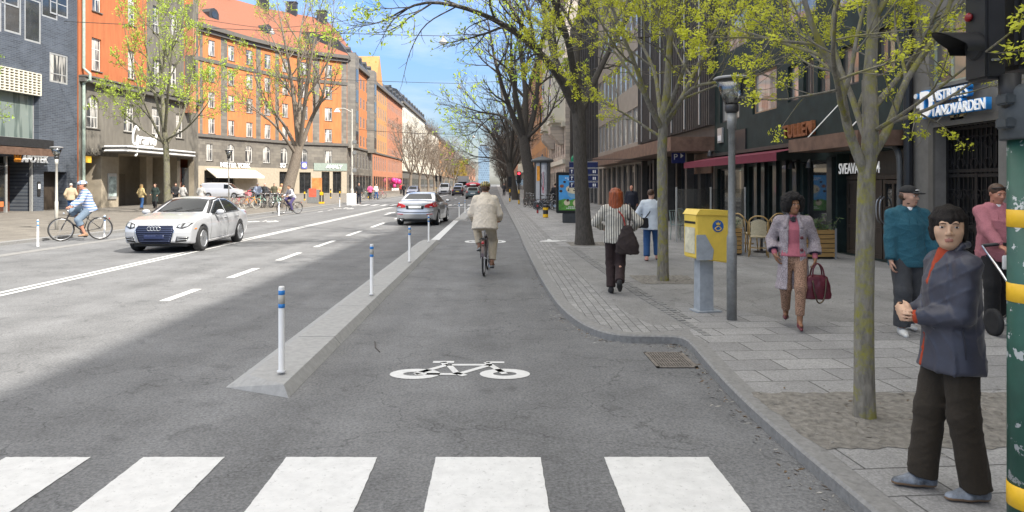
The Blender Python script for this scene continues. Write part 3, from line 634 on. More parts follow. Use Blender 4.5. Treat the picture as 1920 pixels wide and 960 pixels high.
sign(FB, 'relief_lettering', 'grey AKADE relief lettering over the cinema side doorway', 'lettering', 'AKADE', .62, m_grren, FB.u(160), -.09, FB.v(174, 289.5), xs=.9)
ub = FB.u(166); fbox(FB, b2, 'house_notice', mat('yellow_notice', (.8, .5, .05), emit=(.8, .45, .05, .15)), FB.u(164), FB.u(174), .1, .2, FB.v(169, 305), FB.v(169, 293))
# script sign
g = thing('cinema_sign', 'white script Grand cinema sign standing on the marquee edge', 'sign', tuple(FB.w(FB.ud(249, -2.5), -2.5, vM-.1))); g.scale = (.66,)*3; g.rotation_euler = (0, 0, FB.ang)
k = FB.u(250); me = text_mesh('rand', 1.75, .08, m_signw, xs=1.0, shear=.25, bold=.02); link('script_letters', me, g, (.95, 0, .45))
mb = MB()
def curve(pts, n=8):                       # Catmull-Rom through points
    pts = [Vector(p) for p in pts]; q = [pts[0]*2-pts[1]]+pts+[pts[-1]*2-pts[-2]]; out = []
    for i in range(1, len(q)-2):
        for k in range(n):
            t = k/n; a, b, c, d = q[i-1:i+3]
            out.append(.5*((2*b)+(c-a)*t+(2*a-5*b+4*c-d)*t*t+(-a+3*b-3*c+d)*t**3))
    return out+[pts[-1]]
mb.tube(curve([(1.0, 0, 1.9), (.55, 0, 2.3), (.05, 0, 1.4), (.1, 0, .45), (.6, 0, .5), (.85, 0, 1.3), (.8, 0, .4), (.7, 0, -.6), (.4, 0, -.9)]), .11, 8)
mb.build('script_capital', m_signw, g)
link('sub_letters', text_mesh('STOCKHOLM', .42, .05, m_signw, bold=.01), g, (1.1, -.05, .02))

# ---- curved orange apartment house with red tiled roof
pl = [(-47.5, 90), (-42.6, 99.7), (-39.3, 108.7), (-34, 119.6), (-26.9, 125)]
FS = [Face(pl[i], pl[i+1]) for i in range(4)]
b3 = thing('apartment_building', 'curved orange apartment house with grey pilasters and red tiled roof', 'building', (-27, 125, 0))
EH = 24.6; rows = [(20.6, 22.9), (16.8, 19.1), (13.0, 15.3), (9.2, 11.5)]; VB = 8.75
fx = [[], [397, 434], [468, 502, 535], [570, 616]]; pil = [[], [(366, 380), (414, 426)], [(447, 455), (480, 489), (516, 523)], [(586, 599), (640, 652)]]
arches = [[], [433], [466, 500, 533], [568]]; rects = [[], [393], [], [616]]
shopr = [[], [(383, 440, 320, 372)], [(443, 450, 335, 372), (524, 545, 322, 372)], [(557, 583, 323, 366), (603, 618, 322, 370), (624, 640, 322, 370)]]
for i, f in enumerate(FS):
    wd = 1.35; holes = []; wins = []
    for px in fx[i]:
        for a, c in rows: wins.append(((f.u(px)-wd/2, f.u(px)+wd/2, a, c), 0))
    for px in arches[i]: wins.append(((f.u(px)-.8, f.u(px)+.8, 5.2, 7.9, 'arch'), 1))
    for px in rects[i]: wins.append(((f.u(px)-.65, f.u(px)+.65, 5.2, 7.7), 0))
    if i == 0: wins += [((u-wd/2, u+wd/2, a, c), 0) for u in (2.5, 5.5, 8.5) for a, c in rows]
    sh = []
    for q in shopr[i]:
        r = f.rect(*q); sh.append((max(.1, r[0]), min(f.len-.1, r[1]), .15, min(r[3], 4.3), '', .4))
    P_ = [(f.u(a), f.u(c)) for a, c in pil[i]]
    def zc(u, v, P_=P_):
        if v < 4.4: return 2
        if v < VB: return 1
        return 1 if any(a < u < c for a, c in P_) else 0
    wall(f, b3, EH, [w[0] for w in wins]+sh, [m_orange2, m_grey2, m_lime], zone=zc, cuts_u=[q for a, c in P_ for q in (a, c) if 0 < q < f.len], cuts_v=(VB, 4.4), depth=.22, thick=3)
    for r, ar in wins: window(f, b3, r, m_wfr, g_curt, 1, 1, .12, arch=bool(ar), sill=m_trim)
    for r in sh: window(f, b3, r, m_dfr, g_shop, 1, 0, .3)
    for (a, c, d) in ((VB-.15, VB+.3, -.3), (19.55, 20.1, -.14), (EH-.9, EH-.35, -.4), (EH-.35, EH+.25, -.8)): fbox(f, b3, 'cornice', m_trim, -.1, f.len+.1, d, -.004, a, c)
# roof: eaves follow the facade, ridge set back
back = [(-58.5, 96), (-53, 106), (-49, 116), (-42, 128), (-33.5, 136)]
mb = MB()
for i in range(4):
    a, c = Vector(pl[i]+(EH+.25,)), Vector(pl[i+1]+(EH+.25,)); e, g_ = Vector(back[i]+(EH+9.5,)), Vector(back[i+1]+(EH+9.5,))
    fo = FS[i].inn*-.7; mb.add([a+fo, c+fo, g_, e], [(0, 1, 2, 3)])
mb.add([Vector(pl[4]+(EH+.25,)), Vector((-27, 150, EH+.25)), Vector((-33.5, 146, EH+9.5)), Vector(back[4]+(EH+9.5,))], [(0, 1, 2, 3)])
mb.v = [tuple(Vector(p)-b3.location) for p in mb.v]
rf = mb.build('roof', m_tile, b3)
def onroof(i, t, s): # along segment i, up the slope
    a = Vector(pl[i]).lerp(Vector(pl[i+1]), t); c = Vector(back[i]).lerp(Vector(back[i+1]), t); q = a.lerp(c, s); return Vector((q.x, q.y, EH+.25+9.25*s))-b3.location
for i, t, s in ((1, .15, .9), (1, .9, 1), (2, .3, 1), (2, .9, .98), (3, .4, 1), (3, .9, .9)):
    p = onroof(i, t, s); mb = MB(); mb.box(p.x-.9, p.x+.9, p.y-.6, p.y+.6, p.z-1, p.z+1.9); mb.box(p.x-1, p.x+1, p.y-.7, p.y+.7, p.z+1.9, p.z+2.1); mb.build('chimney', m_roofblk, rf)
for i, t in ((1, .45), (2, .5), (3, .35)):
    p = onroof(i, t, .22); mb = MB(); M = Matrix.Translation(p) @ Matrix.Rotation(FS[i].ang, 4, 'Z')
    mb.prism([(-1, -.6), (1, -.6), (1, .8), (.6, 1.35), (0, 1.55), (-.6, 1.35), (-1, .8)], 1, -.7, 2.4, M=M); dm = mb.build('dormer', m_roofblk, rf)
    mb = MB(); mb.lathe([(.0, 0), (.55, 0), (.55, .05), (0, .05)], 16, M=M @ Matrix.Translation((0, -.71, .55)) @ Matrix.Rotation(R(90), 4, 'X')); mb.build('dormer_window', g_dark, rf)
# shop trimmings on the curved house
f = FS[1]
sign(f, 'shop_sign', 'white MISTER YORK lettering above the cream awning', 'sign', 'MISTER YORK', .95, m_signw, f.u(412), -.1, f.v(430, 313.5), xs=1.12, bold=.03)
r = f.rect(386, 440, 318, 331); v1 = f.v(420, 317)
mb = MB(); a, c = f.u(386), f.u(440)+4.6
mb.add([(a, -.02, v1), (c, -.02, v1), (c, -1.9, v1-1.05), (a, -1.9, v1-1.05), (a, -1.9, v1-1.35), (c, -1.9, v1-1.35), (a, -.02, v1-.05), (c, -.02, v1-.05)], [(0, 1, 2, 3), (3, 2, 5, 4), (0, 3, 4, 6), (1, 7, 5, 2)])
f.put(link('awning', mb.mesh('awning', mat('cream_awning', (.62, .58, .5), rough=.85, var=.05))), b3)
f = FS[2]; sign(f, 'shop_sign', 'white SO lettering of the shop partly behind the big left tree', 'sign', 'SO', 1.0, m_signw, f.u(524.5), -.1, f.v(530, 314), xs=1.0, bold=.03)
f = FS[3]
mb = MB(); u, v = f.u(565), f.v(570, 316); mb.box(u, u+.95, -.16, -.06, v, v+1.15)
o = link('shop_sign', mb.mesh('shop_sign', [mat('purple_blue_sign', (.12, .13, .5)), m_signw])); o.location = f.w(0, 0, 0); o.rotation_euler = (0, 0, f.ang); tag(o, 'small square blue sign with white flower over a shop window', 'sign')
mb = MB()
for k in range(4): a = k*math.pi/4; c, s_ = math.cos(a), math.sin(a); mb.prism([(u+.475+c*x-s_*z, v+.57+s_*x+c*z) for x, z in ((-.4, -.1), (.4, -.1), (.4, .1), (-.4, .1))], 1, -.175-k*.003, -.163)
q = mb.build('flower_mark', m_signw, o)
sign(f, 'shop_sign', 'white slanted ANALY lettering on the green fascia at the corner', 'sign', 'ANALY', .85, m_signw, f.u(610), -.2, f.v(622, 315.5), xs=1.1, bold=.03, shear=.2)
fbox(f, b3, 'shop_fascia', mat('grey_green_fascia', (.25, .3, .26)), f.u(588), f.len, -.12, -.004, f.v(610, 320), f.v(610, 306))
fbox(f, b3, 'blue_banner', mat('blue_banner', (.05, .3, .75)), f.u(547), f.u(556), -.1, -.04, f.v(551, 356), f.v(551, 338))
# ---- the same block along the street
def street_block(name, label, y0, y1, H, zones, X=-26.9, base=VB, base_m=None, wcol=3.1, rowh=3.8, roof=None, roof_h=3.5, group=None, win=(1.25, 2.1), wmat=None, shop_h=4.0, dorm=0, right=False, pane=None, holes=True):
    """straight terrace house; zones: list of (material, from, to) along the face in fractions"""
    f = Face((X, y0), (X, y1)) if not right else Face((X, y1), (X, y0)); root = building(name, label, f, group)
    holes_ = []; n = max(1, int((f.len-1)/wcol)); m0 = (f.len-n*wcol)/2; mats_ = [z[0] for z in zones]+[base_m or m_grey2]
    for i in range(n):
        uc = m0+wcol*(i+.5); z = base+.5
        while z+win[1] < H-.8: holes_.append((uc-win[0]/2, uc+win[0]/2, z, z+win[1])); z += rowh
        if base > 6: holes_.append((uc-win[0]/2, uc+win[0]/2, shop_h+.8, base-.8, 'arch'))
    sh = [(m0+wcol*i+.25, m0+wcol*(i+1)-.25, .2, shop_h-.5) for i in range(n)]
    def zn(u, v):
        if v < base: return len(mats_)-1
        t = u/f.len
        for k, zz in enumerate(zones):
            if zz[1] <= t < zz[2]: return k
        return 0
    wall(f, root, H, holes_+sh, mats_, zone=zn, cuts_u=[z[1]*f.len for z in zones if 0 < z[1] < 1], cuts_v=(base,), depth=.07, thick=14)
    lim = holes_ if len(holes_) <= 100 else sorted(holes_, key=lambda h: f.Y(h[0]))[:100]
    for h in holes_:
        if h in lim: window(f, root, h[:4], wmat or m_gfr, pane or g_dark, 1, 1, .015, arch=False)
    if len(lim) < len(holes_):
        mb = MB()
        for h in holes_:
            if h not in lim: mb.box(h[0], h[1], .14, .18, h[2], h[3])
        o = f.put(link('far_windows', mb.mesh('far_windows', g_dark)), root); o['kind'] = 'stuff'
    for h in sh: window(f, root, h, m_dfr, g_shop, 1, 0, .015)
    fbox(f, root, 'cornice', m_trim, 0, f.len, -.6, -.004, H-.5, H+.1); fbox(f, root, 'belt', m_trim, 0, f.len, -.25, -.004, base-.2, base+.15)
    if roof:
        mb = MB(); h = roof_h; mb.prism([(-.6, H+.1), (1.6, H+h*.72), (6, H+h), (13, H+h), (14, H+.1)], 0, 0, f.len)
        ro = f.put(link('roof', mb.mesh('roof', roof)), root)
        for k in range(dorm):
            u = f.len*(k+.5)/dorm; mb = MB(); mb.prism([(u-.7, H+.5), (u+.7, H+.5), (u+.7, H+1.9), (u, H+2.4), (u-.7, H+1.9)], 1, -.1, 3); mb.build('dormer', m_roofblk, ro)
            if k % 2: mb = MB(); mb.box(u+1.2, u+2.2, 5, 6, H+h-.2, H+h+1.4); mb.build('chimney', m_roofblk, ro)
    return f, root
fC, b4 = street_block('corner_house', 'orange and grey corner house with projecting bays beyond the curved building', 125.02, 151, 24.6, [(m_orange2, 0, 1)], roof=m_roofblk, roof_h=4.5, dorm=5, wcol=3.2)
for a, c in ((0.3, 5.2), (19.5, 24.5)):
    mb = MB(); mb.prism([(a, -.004), (a+.8, -1.3), (c-.8, -1.3), (c, -.004)], 2, VB-.4, 25.6); fC.put(link('bay', mb.mesh('bay', m_grey2)), b4)
    for z0, z1 in rows+[(5.2, 7.6)]:
        if z0 > 6: fbox(fC, b4, 'bay_window', g_dark, a+1.5, c-1.5, -1.33, -1.305, z0, z1)
street_block('gabled_house', 'narrow ochre house with tall strip windows and a gable', 151.02, 171, 24.2, [(m_yell, 0, 1)], base_m=m_redor, roof=m_roofblk, roof_h=4, wcol=2.5, win=(.9, 2.6), dorm=0)
f = Face((-26.9, 151), (-26.9, 171)); mb = MB(); mb.prism([(3, 24.4), (12, 24.4), (7.5, 31)], 1, -.3, 7); f.put(link('gable', mb.mesh('gable', m_yell)), bpy.data.objects['gabled_house'])
street_block('brick_red_house', 'long red orange house under a black mansard roof', 171.02, 199, 24.2, [(m_redor, 0, 1)], base_m=m_redor, roof=m_roofblk, roof_h=4, wcol=2.4, win=(.8, 1.5), dorm=5)
street_block('cream_house', 'tall cream plastered house with dark roof down the street', 199.02, 262, 25.5, [(m_white, 0, 1)], base=5.5, base_m=m_trim, roof=m_roofblk, roof_h=5, wcol=3.4, dorm=9)
lc = [m_white, m_yell, m_redor, m_white, m_orange2]
for i, lb in enumerate(('pale house beyond the tall cream one on the left', 'ochre house far down the left side', 'reddish house far down the left side', 'off white house near the far end of the left side', 'orange house at the far end of the left side')):
    street_block('terrace_house', lb, 262.05+i*62, 324+i*62, 24-i*.6, [(lc[i], 0, 1)], base=5.5, roof=m_roofblk, wcol=5, roof_h=4, group='distant houses along the left side', pane=g_dark)

# ================================================================== RIGHT SIDE
XR = 8.4
def YR(px): return XR*FPX/(px-VX)
# ---- grey rendered house no 62
FG = Face((XR, YR(1709)), (XR, -16)); b5 = building('rendered_building', 'grey cement rendered house with wrought iron gate at the right edge', FG)
gate = FG.rect(1754, 1872, 232, 520); gate = (gate[0], gate[1], .1, gate[3]); wn_ = FG.rect(1742, 1850, 15, 152)
more = [(6+i*4.6, 8.6+i*4.6, 3.6, 6.6) for i in range(5)]+[(1+i*4.6, 3.4+i*4.6, z, z+2.2) for i in range(6) for z in (7.8, 11.2)]
wall(FG, b5, 15.6, [gate+('', .55), wn_]+more+[(5+i*5, 8.6+i*5, .4, 3) for i in range(4)], [m_cemnt], depth=.22)
window(FG, b5, wn_, mat('pale_green_frame', (.32, .36, .3), rough=.5), g_warm, 2, 0, .1, sill=m_cemnt)
for r in more: window(FG, b5, r, m_gfr, g_dark, 1, 1, .12)
for i in range(4): window(FG, b5, (5+i*5, 8.6+i*5, .4, 3), m_dfr, g_shop, 1, 0, .15)
fbox(FG, b5, 'door_surround', m_trim, gate[0]-.14, gate[0]-.003, -.05, .1, .1, gate[3]+.14)
fbox(FG, b5, 'lintel', m_trim, gate[0], gate[1]+.14, -.05, .1, gate[3], gate[3]+.14)
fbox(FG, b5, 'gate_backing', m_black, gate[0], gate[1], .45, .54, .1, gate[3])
mb = MB(); u0, u1, v0, v1 = gate; w = u1-u0; vt = v0+(v1-v0)*.68
for u in (u0+.04, (u0+u1)/2, u1-.04): mb.box(u-.035, u+.035, .2, .26, v0, vt if u not in (u0+.04, u1-.04) else v1)
for v in (v0+.05, vt-.04, vt+.05, v1-.05, v0+.9): mb.box(u0, u1, .205, .255, v-.03, v+.03)
nb = 14
for i in range(1, nb): u = u0+w*i/nb; mb.box(u-.011, u+.011, .22, .242, v0, v1)
def scroll(u, v, s, fl=1):
    pts = []
    for k in range(22): a = k*.38; r = s*.11*(1-k/26); pts.append((u+fl*(s*.09+r*math.cos(a+math.pi)), .21, v+s*.12+r*math.sin(a)))
    mb.tube(pts, .009, 5)
for i in range(2, nb, 3):
    u = u0+w*i/nb
    for v, s in ((vt+.36, 1.5), (vt-.55, 1.2), (vt-1.15, 1.2)):
        for fl in (-1, 1):
            scroll(u, v, s, fl); n0 = len(mb.v); scroll(u, v, s, fl); mb.v[n0:] = [(p[0], p[1], 2*v-p[2]) for p in mb.v[n0:]]
FG.put(link('iron_gate', mb.mesh('iron_gate', mat('black_wrought_iron', (.02, .02, .022), rough=.45, metal=.5))), b5)
fbox(FG, b5, 'number_plate', mat('brass_plate', (.42, .33, .17), rough=.4, metal=.4), FG.u(1787), FG.u(1812), -.05, -.004, FG.v(1800, 224), FG.v(1800, 210))
me = text_mesh('62', .16, .006, m_black, 'CENTER'); FG.put(link('number', me), b5, FG.u(1799.5), -.056, FG.v(1800, 222))
mb = MB(); mb.tube([(FG.u(1711)+.02, -.1, 0), (FG.u(1711)+.02, -.1, 15.4)], .085, 10); FG.put(link('downpipe', mb.mesh('downpipe', mat('black_pipe', (.015, .017, .022), rough=.4))), b5)
# dental sign: blue backed white letters
m_blue = mat('signal_blue', (.03, .26, .65), rough=.4, var=.05)
g = thing('clinic_sign', 'white on blue DISTRIKTSTANDVÅRDEN lettering above the iron gate', 'sign', tuple(FG.w(FG.u(1766), -.1, FG.v(1790, 215)))); g.rotation_euler = (0, 0, FG.ang)
s1 = .27
for txt, z in (('DISTRIKTS', .28), ('TANDVÅRDEN', .0)):
    link('white_letters', text_mesh(txt, s1, .012, m_glow, bold=0, xs=.8), g, (0, -.1, z)); link('blue_letters', text_mesh(txt, s1, .045, m_blue, bold=.012, xs=.8), g, (.006, -.042, z-.003))  # white letters carry a slight added glow, the sign itself is unlit
link('white_letter', text_mesh('D', .66, .012, m_glow, bold=.02, xs=.8), g, (-.36, -.1, .03)); link('blue_letter', text_mesh('D', .66, .05, m_blue, bold=.045, xs=.8), g, (-.345, -.035, .028))
mb = MB()
for z in (.06, .44): mb.cyl((0, 0, 0), .05, .1, 16, M=Matrix.Translation((-.5, -.1, z)) @ Matrix.Rotation(R(-90), 4, 'X'))
mb.box(-.45, -.33, -.11, -.0, .2, .29); mb.build('sign_dots', m_signw, g)
mb = MB()
for z in (.06, .44): mb.cyl((0, 0, 0), .055, .1, 16, M=Matrix.Translation((-.485, -.085, z)) @ Matrix.Rotation(R(-90), 4, 'X'))
mb.build('sign_dot_backs', m_blue, g)

# ---- dark green tiled house
FT = Face((XR, YR(1340)), (XR, YR(1709)-.02)); b6 = building('tiled_building', 'dark green tiled building with maroon awning and restaurant', FT)
tw = [FT.rect(*q) for q in ((1411, 1456, 131, 209), (1477, 1497, 122, 190), (1506, 1525, 110, 181), (1533, 1556, 101, 175), (1641, 1678, 50, 138), (1575, 1610, 84, 160), (1350, 1386, 150, 226))]
tw2 = [FT.rect(*q) for q in ((1360, 1400, 20, 90), (1470, 1530, -60, 35), (1640, 1690, -130, -40), (1560, 1610, -90, 10))]
tw3 = [(1+i*2.6, 2.4+i*2.6, 10.2, 12.2) for i in range(5)]
shp = FT.rect(1345, 1400, 312, 420); dr = FT.rect(1570, 1703, 283, 500); dr = (dr[0], dr[1], .1, dr[3])
gw = [(FT.u(1345), FT.u(1395), .5, 2.35), (FT.u(1404), FT.u(1416), .1, 2.35), (FT.u(1442), FT.u(1452), .4, 2.35), (FT.u(1506), FT.u(1557), .75, 2.38)]
wall(FT, b6, 15.2, tw+tw2+tw3+gw+[dr+('', .5)], [m_green], depth=.2)
for i, r in enumerate(tw): window(FT, b6, r, m_wood if i in (0,) else m_dfr, g_pale if i in (0, 1, 6) else g_warm, 0 if i in (0, 1, 3) else 1, 1 if i == 0 else 0, .08, fw=.06, transpos=.34)
for r in tw2+tw3: window(FT, b6, r, m_wood, g_pale, 0, 1, .08, fw=.06, transpos=.34)
for i, r in enumerate(gw): window(FT, b6, r, m_dfr, g_shop, 1 if i == 0 else 0, 0, .12)
for px in (1398, 1422, 1436, 1458, 1476, 1496, 1562): u = FT.u(px); fbox(FT, b6, 'pilaster', mat('black_green_panel', (.018, .026, .026), rough=.35, coat=.3), u-.13, u+.13, -.1, -.003, .1, 2.45)
# double wooden door
u0, u1, v0, v1 = dr; um = FT.u(1636); vt = FT.v(1640, 336)
fbox(FT, b6, 'transom_panel', m_dkwood, u0, u1, .3, .36, vt+.1, v1); fbox(FT, b6, 'door_frame', m_dkwood, u0, u1, .22, .36, vt, vt+.097)
for a, c, nm in ((u0+.02, um-.02, 'solid'), (um+.02, u1-.55, 'glazed')):
    mb = MB(); st = .09
    mb.box(a, a+st, .22, .28, v0, vt-.01); mb.box(c-st, c, .22, .28, v0, vt-.01)
    for v in (v0, v0+.62, v0+1.1, vt-.1): mb.box(a+st, c-st, .222, .278, v, v+.08)
    mm = (a+c)/2; mb.box(mm-.035, mm+.035, .224, .276, v0+.08, vt-.05)
    d = FT.put(link('door', mb.mesh('door', m_dkwood)), b6)
    pm = MB(); pm.box(a+st, c-st, .25, .262, v0+.08, vt-.1); link('door_panel', pm.mesh('door_panel', m_dkwood if nm == 'solid' else g_shop), d)
    hb = MB(); q = c-.05 if nm == 'solid' else a+.05
    hb.tube(curve([(q, .22, v0+.8), (q, .14, v0+.9), (q, .12, v0+1.1), (q, .14, v0+1.3), (q, .22, v0+1.4)], 4), .016, 8); link('handle', hb.mesh('handle', m_steel), d)
mb = MB(); mb.box(u1-.5, u1-.05, .2, .24, v0, vt); FT.put(link('side_panel', mb.mesh('side_panel', m_dkwood)), b6)
mb = MB(); mb.box(u1-.42, u1-.14, .17, .199, v0+.85, vt-.02); pl_ = FT.put(link('name_board', mb.mesh('name_board', m_metal)), b6)
mb = MB()
for k in range(6): mb.box(u1-.38, u1-.18, .164, .168, vt-.42-k*.13, vt-.40-k*.13)
FT.put(link('name_strips', mb.mesh('name_strips', m_signw)), b6); FT.put(link('number', text_mesh('64', .13, .004, m_signw, 'CENTER')), b6, u1-.28, .164, vt-.22)
sign(FT, 'address_sign', 'white SVEAVÄGEN 64 lettering over the brown double door', 'sign', 'SVEAVÄGEN 64', .36, m_glow, FT.u(1575), -.03, FT.v(1610, 325), xs=.74, extrude=.008, bold=.002)  # plain white letters, faint glow added against the canopy shade
mb = MB(); mb.tube(curve([(u1-.75, -.05, v1+.1), (u1-.35, -.09, v1+.05), (u1-.16, -.1, v1-.15), (u1-.12, -.1, vt), (u1-.12, -.1, .1)], 5), .06, 10); FT.put(link('downpipe', mb.mesh('downpipe', mat('grey_pipe', (.1, .105, .11), rough=.4))), b6)
# canopy over the door
uc0, uc1 = FT.u(1705)-3.4, FT.u(1705)-.05; vc0, vc1 = FT.v(1705, 272)-.0, FT.v(1705, 243)
mb = MB(); mb.box(uc0, uc1, -1.02, -.004, vc0, vc1); FT.put(link('door_canopy', mb.mesh('door_canopy', m_copper)), b6)
for u in (uc0+.8, uc1-.7): mb = MB(); mb.tube([(u, -.9, vc1), (u+.1, -.01, vc1+1.0)], .018, 6); FT.put(link('canopy_stay', mb.mesh('canopy_stay', m_steel)), b6)
sign(FT, 'restaurant_sign', 'rusty TULLEN lettering standing above the dark canopy', 'sign', 'TULLEN', .52, mat('rust', (.25, .09, .035), rough=.9, var=.4, scale=20), FT.u(1474), -.06, FT.v(1500, 256), xs=1.02, bold=.012, extrude=.05)
# maroon awning
ua, ub = FT.u(1338), FT.u(1700)-3.75; va = 2.62
mb = MB(); mb.add([(ua, -.02, va+.18), (ub, -.02, va+.18), (ub, -1.15, va-.02), (ua, -1.15, va-.02), (ua, -1.15, va-.24), (ub, -1.15, va-.24)], [(0, 1, 2, 3), (3, 2, 5, 4)])
mb.add([(ua, -.02, va+.17), (ub, -.02, va+.17), (ub, -1.14, va-.03), (ua, -1.14, va-.03)], [(0, 3, 2, 1)])
FT.put(link('awning', mb.mesh('awning', mat('maroon_canvas', (.16, .014, .035), rough=.75, var=.12), fixn=False)), b6); fbox(FT, b6, 'awning_box', m_metal, ua, ub, -.25, -.004, va+.19, va+.3)
def spot(px, py, lab):
    u, v = FT.u(px), FT.v(px, py); g = thing('wall_lamp', lab, 'lamp', tuple(FT.w(u, 0, v)), FT.ang, 'black wall lamps of the restaurant')
    mb = MB(); mb.tube(curve([(0, -.01, 0), (0, -.25, .08), (0, -.42, .02)], 4), .014, 6); mb.build('arm', m_metal, g)
    mb = MB(); mb.lathe([(.02, .1), (.07, .02), (.1, -.12), (.0, -.1)], 14, (0, -.42, 0)); mb.build('lamp_shade', m_metal, g)
spot(1513, 308, 'black wall lamp above the left half of the restaurant window'); spot(1549, 306, 'black wall lamp above the right half of the restaurant window')
spot(1352, 286, 'small black spotlight on the tiled wall above the awning end')
mb = MB(); mb.box(0, .5, -.08, -.01, 0, .55); o = link('menu_frame', mb.mesh('menu_frame', m_al)); FT.put(o, b6, FT.u(1349), 0, FT.v(1352, 268))
fbox(FT, b6, 'vent_grid', m_metal, FT.u(1378), FT.u(1400), -.05, -.004, FT.v(1390, 288), FT.v(1390, 243))
fbox(FT, b6, 'menu_sheet', m_signw, FT.u(1350), FT.u(1356), -.09, -.081, FT.v(1353, 264), FT.v(1353, 254))

# ---- dark ribbed block with deep canopy
FR = Face((XR, YR(1204)), (XR, YR(1340)-.0)); b7 = building('ribbed_building', 'dark ribbed metal office block with broad canopy behind the mossy tree', FR)
vr = 3.55; sw_ = [(.3+i*1.85, 1.9+i*1.85, .1, 2.9) for i in range(7)]
wn2 = [(.25+i*1.09, .78+i*1.09, 4.6+j*3.3, 6.6+j*3.3) for i in range(12) for j in range(4)]
wall(FR, b7, 18, sw_+wn2, [m_rib, m_metal], zone=lambda u, v: 0, depth=.3)
for r in wn2: window(FR, b7, r, m_dfr, g_dark, 0, 0, .12, fw=.05)
for i, r in enumerate(sw_): window(FR, b7, r, m_dfr, g_shop, 1, 0, .2)
mb = MB(); n = 48
for i in range(n+1): u = FR.len*i/n; mb.box(u-.05, u+.05, -.24, -.003, vr+.5, 17.9)
FR.put(link('ribs', mb.mesh('ribs', m_rib)), b7)
mb = MB()
for i in range(6): u = FR.len*(i+.5)/6; mb.box(u-.04, u+.04, -.3, -.25, vr+.6, 17.9)
FR.put(link('steel_ribs', mb.mesh('steel_ribs', m_al)), b7)
mb = MB(); mb.box(.0, FR.len-.02, -1.68, -.004, 3.05, 3.6); FR.put(link('canopy', mb.mesh('canopy', m_copper)), b7)
for u in (2.2, 5.0, 7.8, 11): fbox(FR, b7, 'canopy_post', m_rib, u-.15, u+.15, -.5, -.2, .1, 3.04)
fbox(FR, b7, 'stone_panel', m_copper, FR.len-2.9, FR.len-.2, -.06, -.004, 2.2, 3.0)
# parking sign under the canopy
g = thing('parking_sign', 'blue parking sign hanging under the dark canopy', 'sign', tuple(FR.w(FR.u(1318), -1.0, FR.v(1318, 306))))
mb = MB(); w = .55; mb.bevbox(-w/2, w/2, -.03, .03, 0, .5, .015); mb.build('sign_board', mat('navy_sign', (.02, .03, .16), rough=.4), g)
link('sign_letter', text_mesh('P', .34, .004, m_signw, 'CENTER'), g, (-.12, -.036, .14)); mb = MB(); mb.tube([(-.15, 0, .5), (-.15, 0, .62)], .012); mb.tube([(.15, 0, .5), (.15, 0, .62)], .012); mb.build('hanger', m_metal, g)
mb = MB(); mb.add([(.08, -.036, .2), (.2, -.036, .3), (.08, -.036, .4)], [(0, 1, 2)]); mb.build('sign_arrow', m_signw, g)

# ---- beige panelled office block
FH = Face((XR, 57.0), (XR, YR(1204)+.02)); b8 = building('office_building', 'beige stone office block with bands of tall windows', FH)
hw = [(.35+i*1.75, 1.9+i*1.75, 4.3+j*3.5, 6.4+j*3.5) for i in range(9) for j in range(5)]; hs = [(.4+i*2.1, 2.2+i*2.1, .1, 3.0) for i in range(8)]
wall(FH, b8, 21, hw+hs, [m_beige], depth=.18)
for r in hw: window(FH, b8, r, m_gfr, g_pale, 2, 0, .08, fw=.06)
for r in hs: window(FH, b8, r, m_dfr, g_shop, 1, 0, .12)
fbox(FH, b8, 'shop_canopy', m_copper, 3.5, FH.len, -.95, -.004, 3.1, 3.75)
FI = Face((XR, 76), (XR, 57.02)); b9 = building('office_building', 'grey ribbed office block beyond the beige one', FI)
iw = [(.4+i*1.55, 1.65+i*1.55, 4.3+j*3.5, 6.6+j*3.5) for i in range(12) for j in range(4)]; is_ = [(.4+i*2.3, 2.4+i*2.3, .1, 3.0) for i in range(8)]
wall(FI, b9, 19, iw+is_, [mat('grey_stone_panel', (.2, .19, .175), rough=.8)], depth=.2)
for r in iw: window(FI, b9, r, m_dfr, g_dark, 1, 0, .1, fw=.06)
for r in is_: window(FI, b9, r, m_dfr, g_shop, 1, 0, .12)
mb = MB()
for i in range(13): u = .25+i*1.55; mb.box(u-.08, u+.08, -.3, -.003, 3.8, 18.8)
FI.put(link('ribs', mb.mesh('ribs', m_rib)), b9); fbox(FI, b9, 'shop_canopy', m_rib, 0, FI.len-.5, -.8, -.004, 3.1, 3.6)

# ---- cream corner house with bay and balcony
m_cream = bricked('cream_rusticated_stone', (.50, .43, .355), .9, .4, .02, (.7, .7, .7), var=.1)
FJ = Face((XR-.6, 103), (XR-.6, 78)); b10 = building('corner_house', 'cream stone corner house with bay window and balcony on the right', FJ)
jw = [(1.2+i*3, 2.5+i*3, 5.2+j*3.7, 7.5+j*3.7) for i in range(8) for j in range(5)]; js = [(.9+i*3, 2.9+i*3, .2, 3.4, 'arch') for i in range(8)]
wall(FJ, b10, 24, jw+js, [m_cream, m_white], zone=lambda u, v: 1 if v > 8.5 else 0, cuts_v=(8.5,), depth=.25, side_slot=0)
m_redfr = mat('red_window_frame', (.2, .03, .03), rough=.5)
for r in jw: window(FJ, b10, r, m_redfr, g_pale, 1, 1, .1)
for r in js: window(FJ, b10, r, m_dfr, g_shop, 1, 0, .15, arch=True)
for a, c, d in ((4.1, 4.6, -.3), (8.3, 8.8, -.35), (23.2, 24.1, -.8), (12, 12.3, -.2), (16, 16.3, -.2)): fbox(FJ, b10, 'cornice', m_white, 0, FJ.len, d, -.004, a, c)
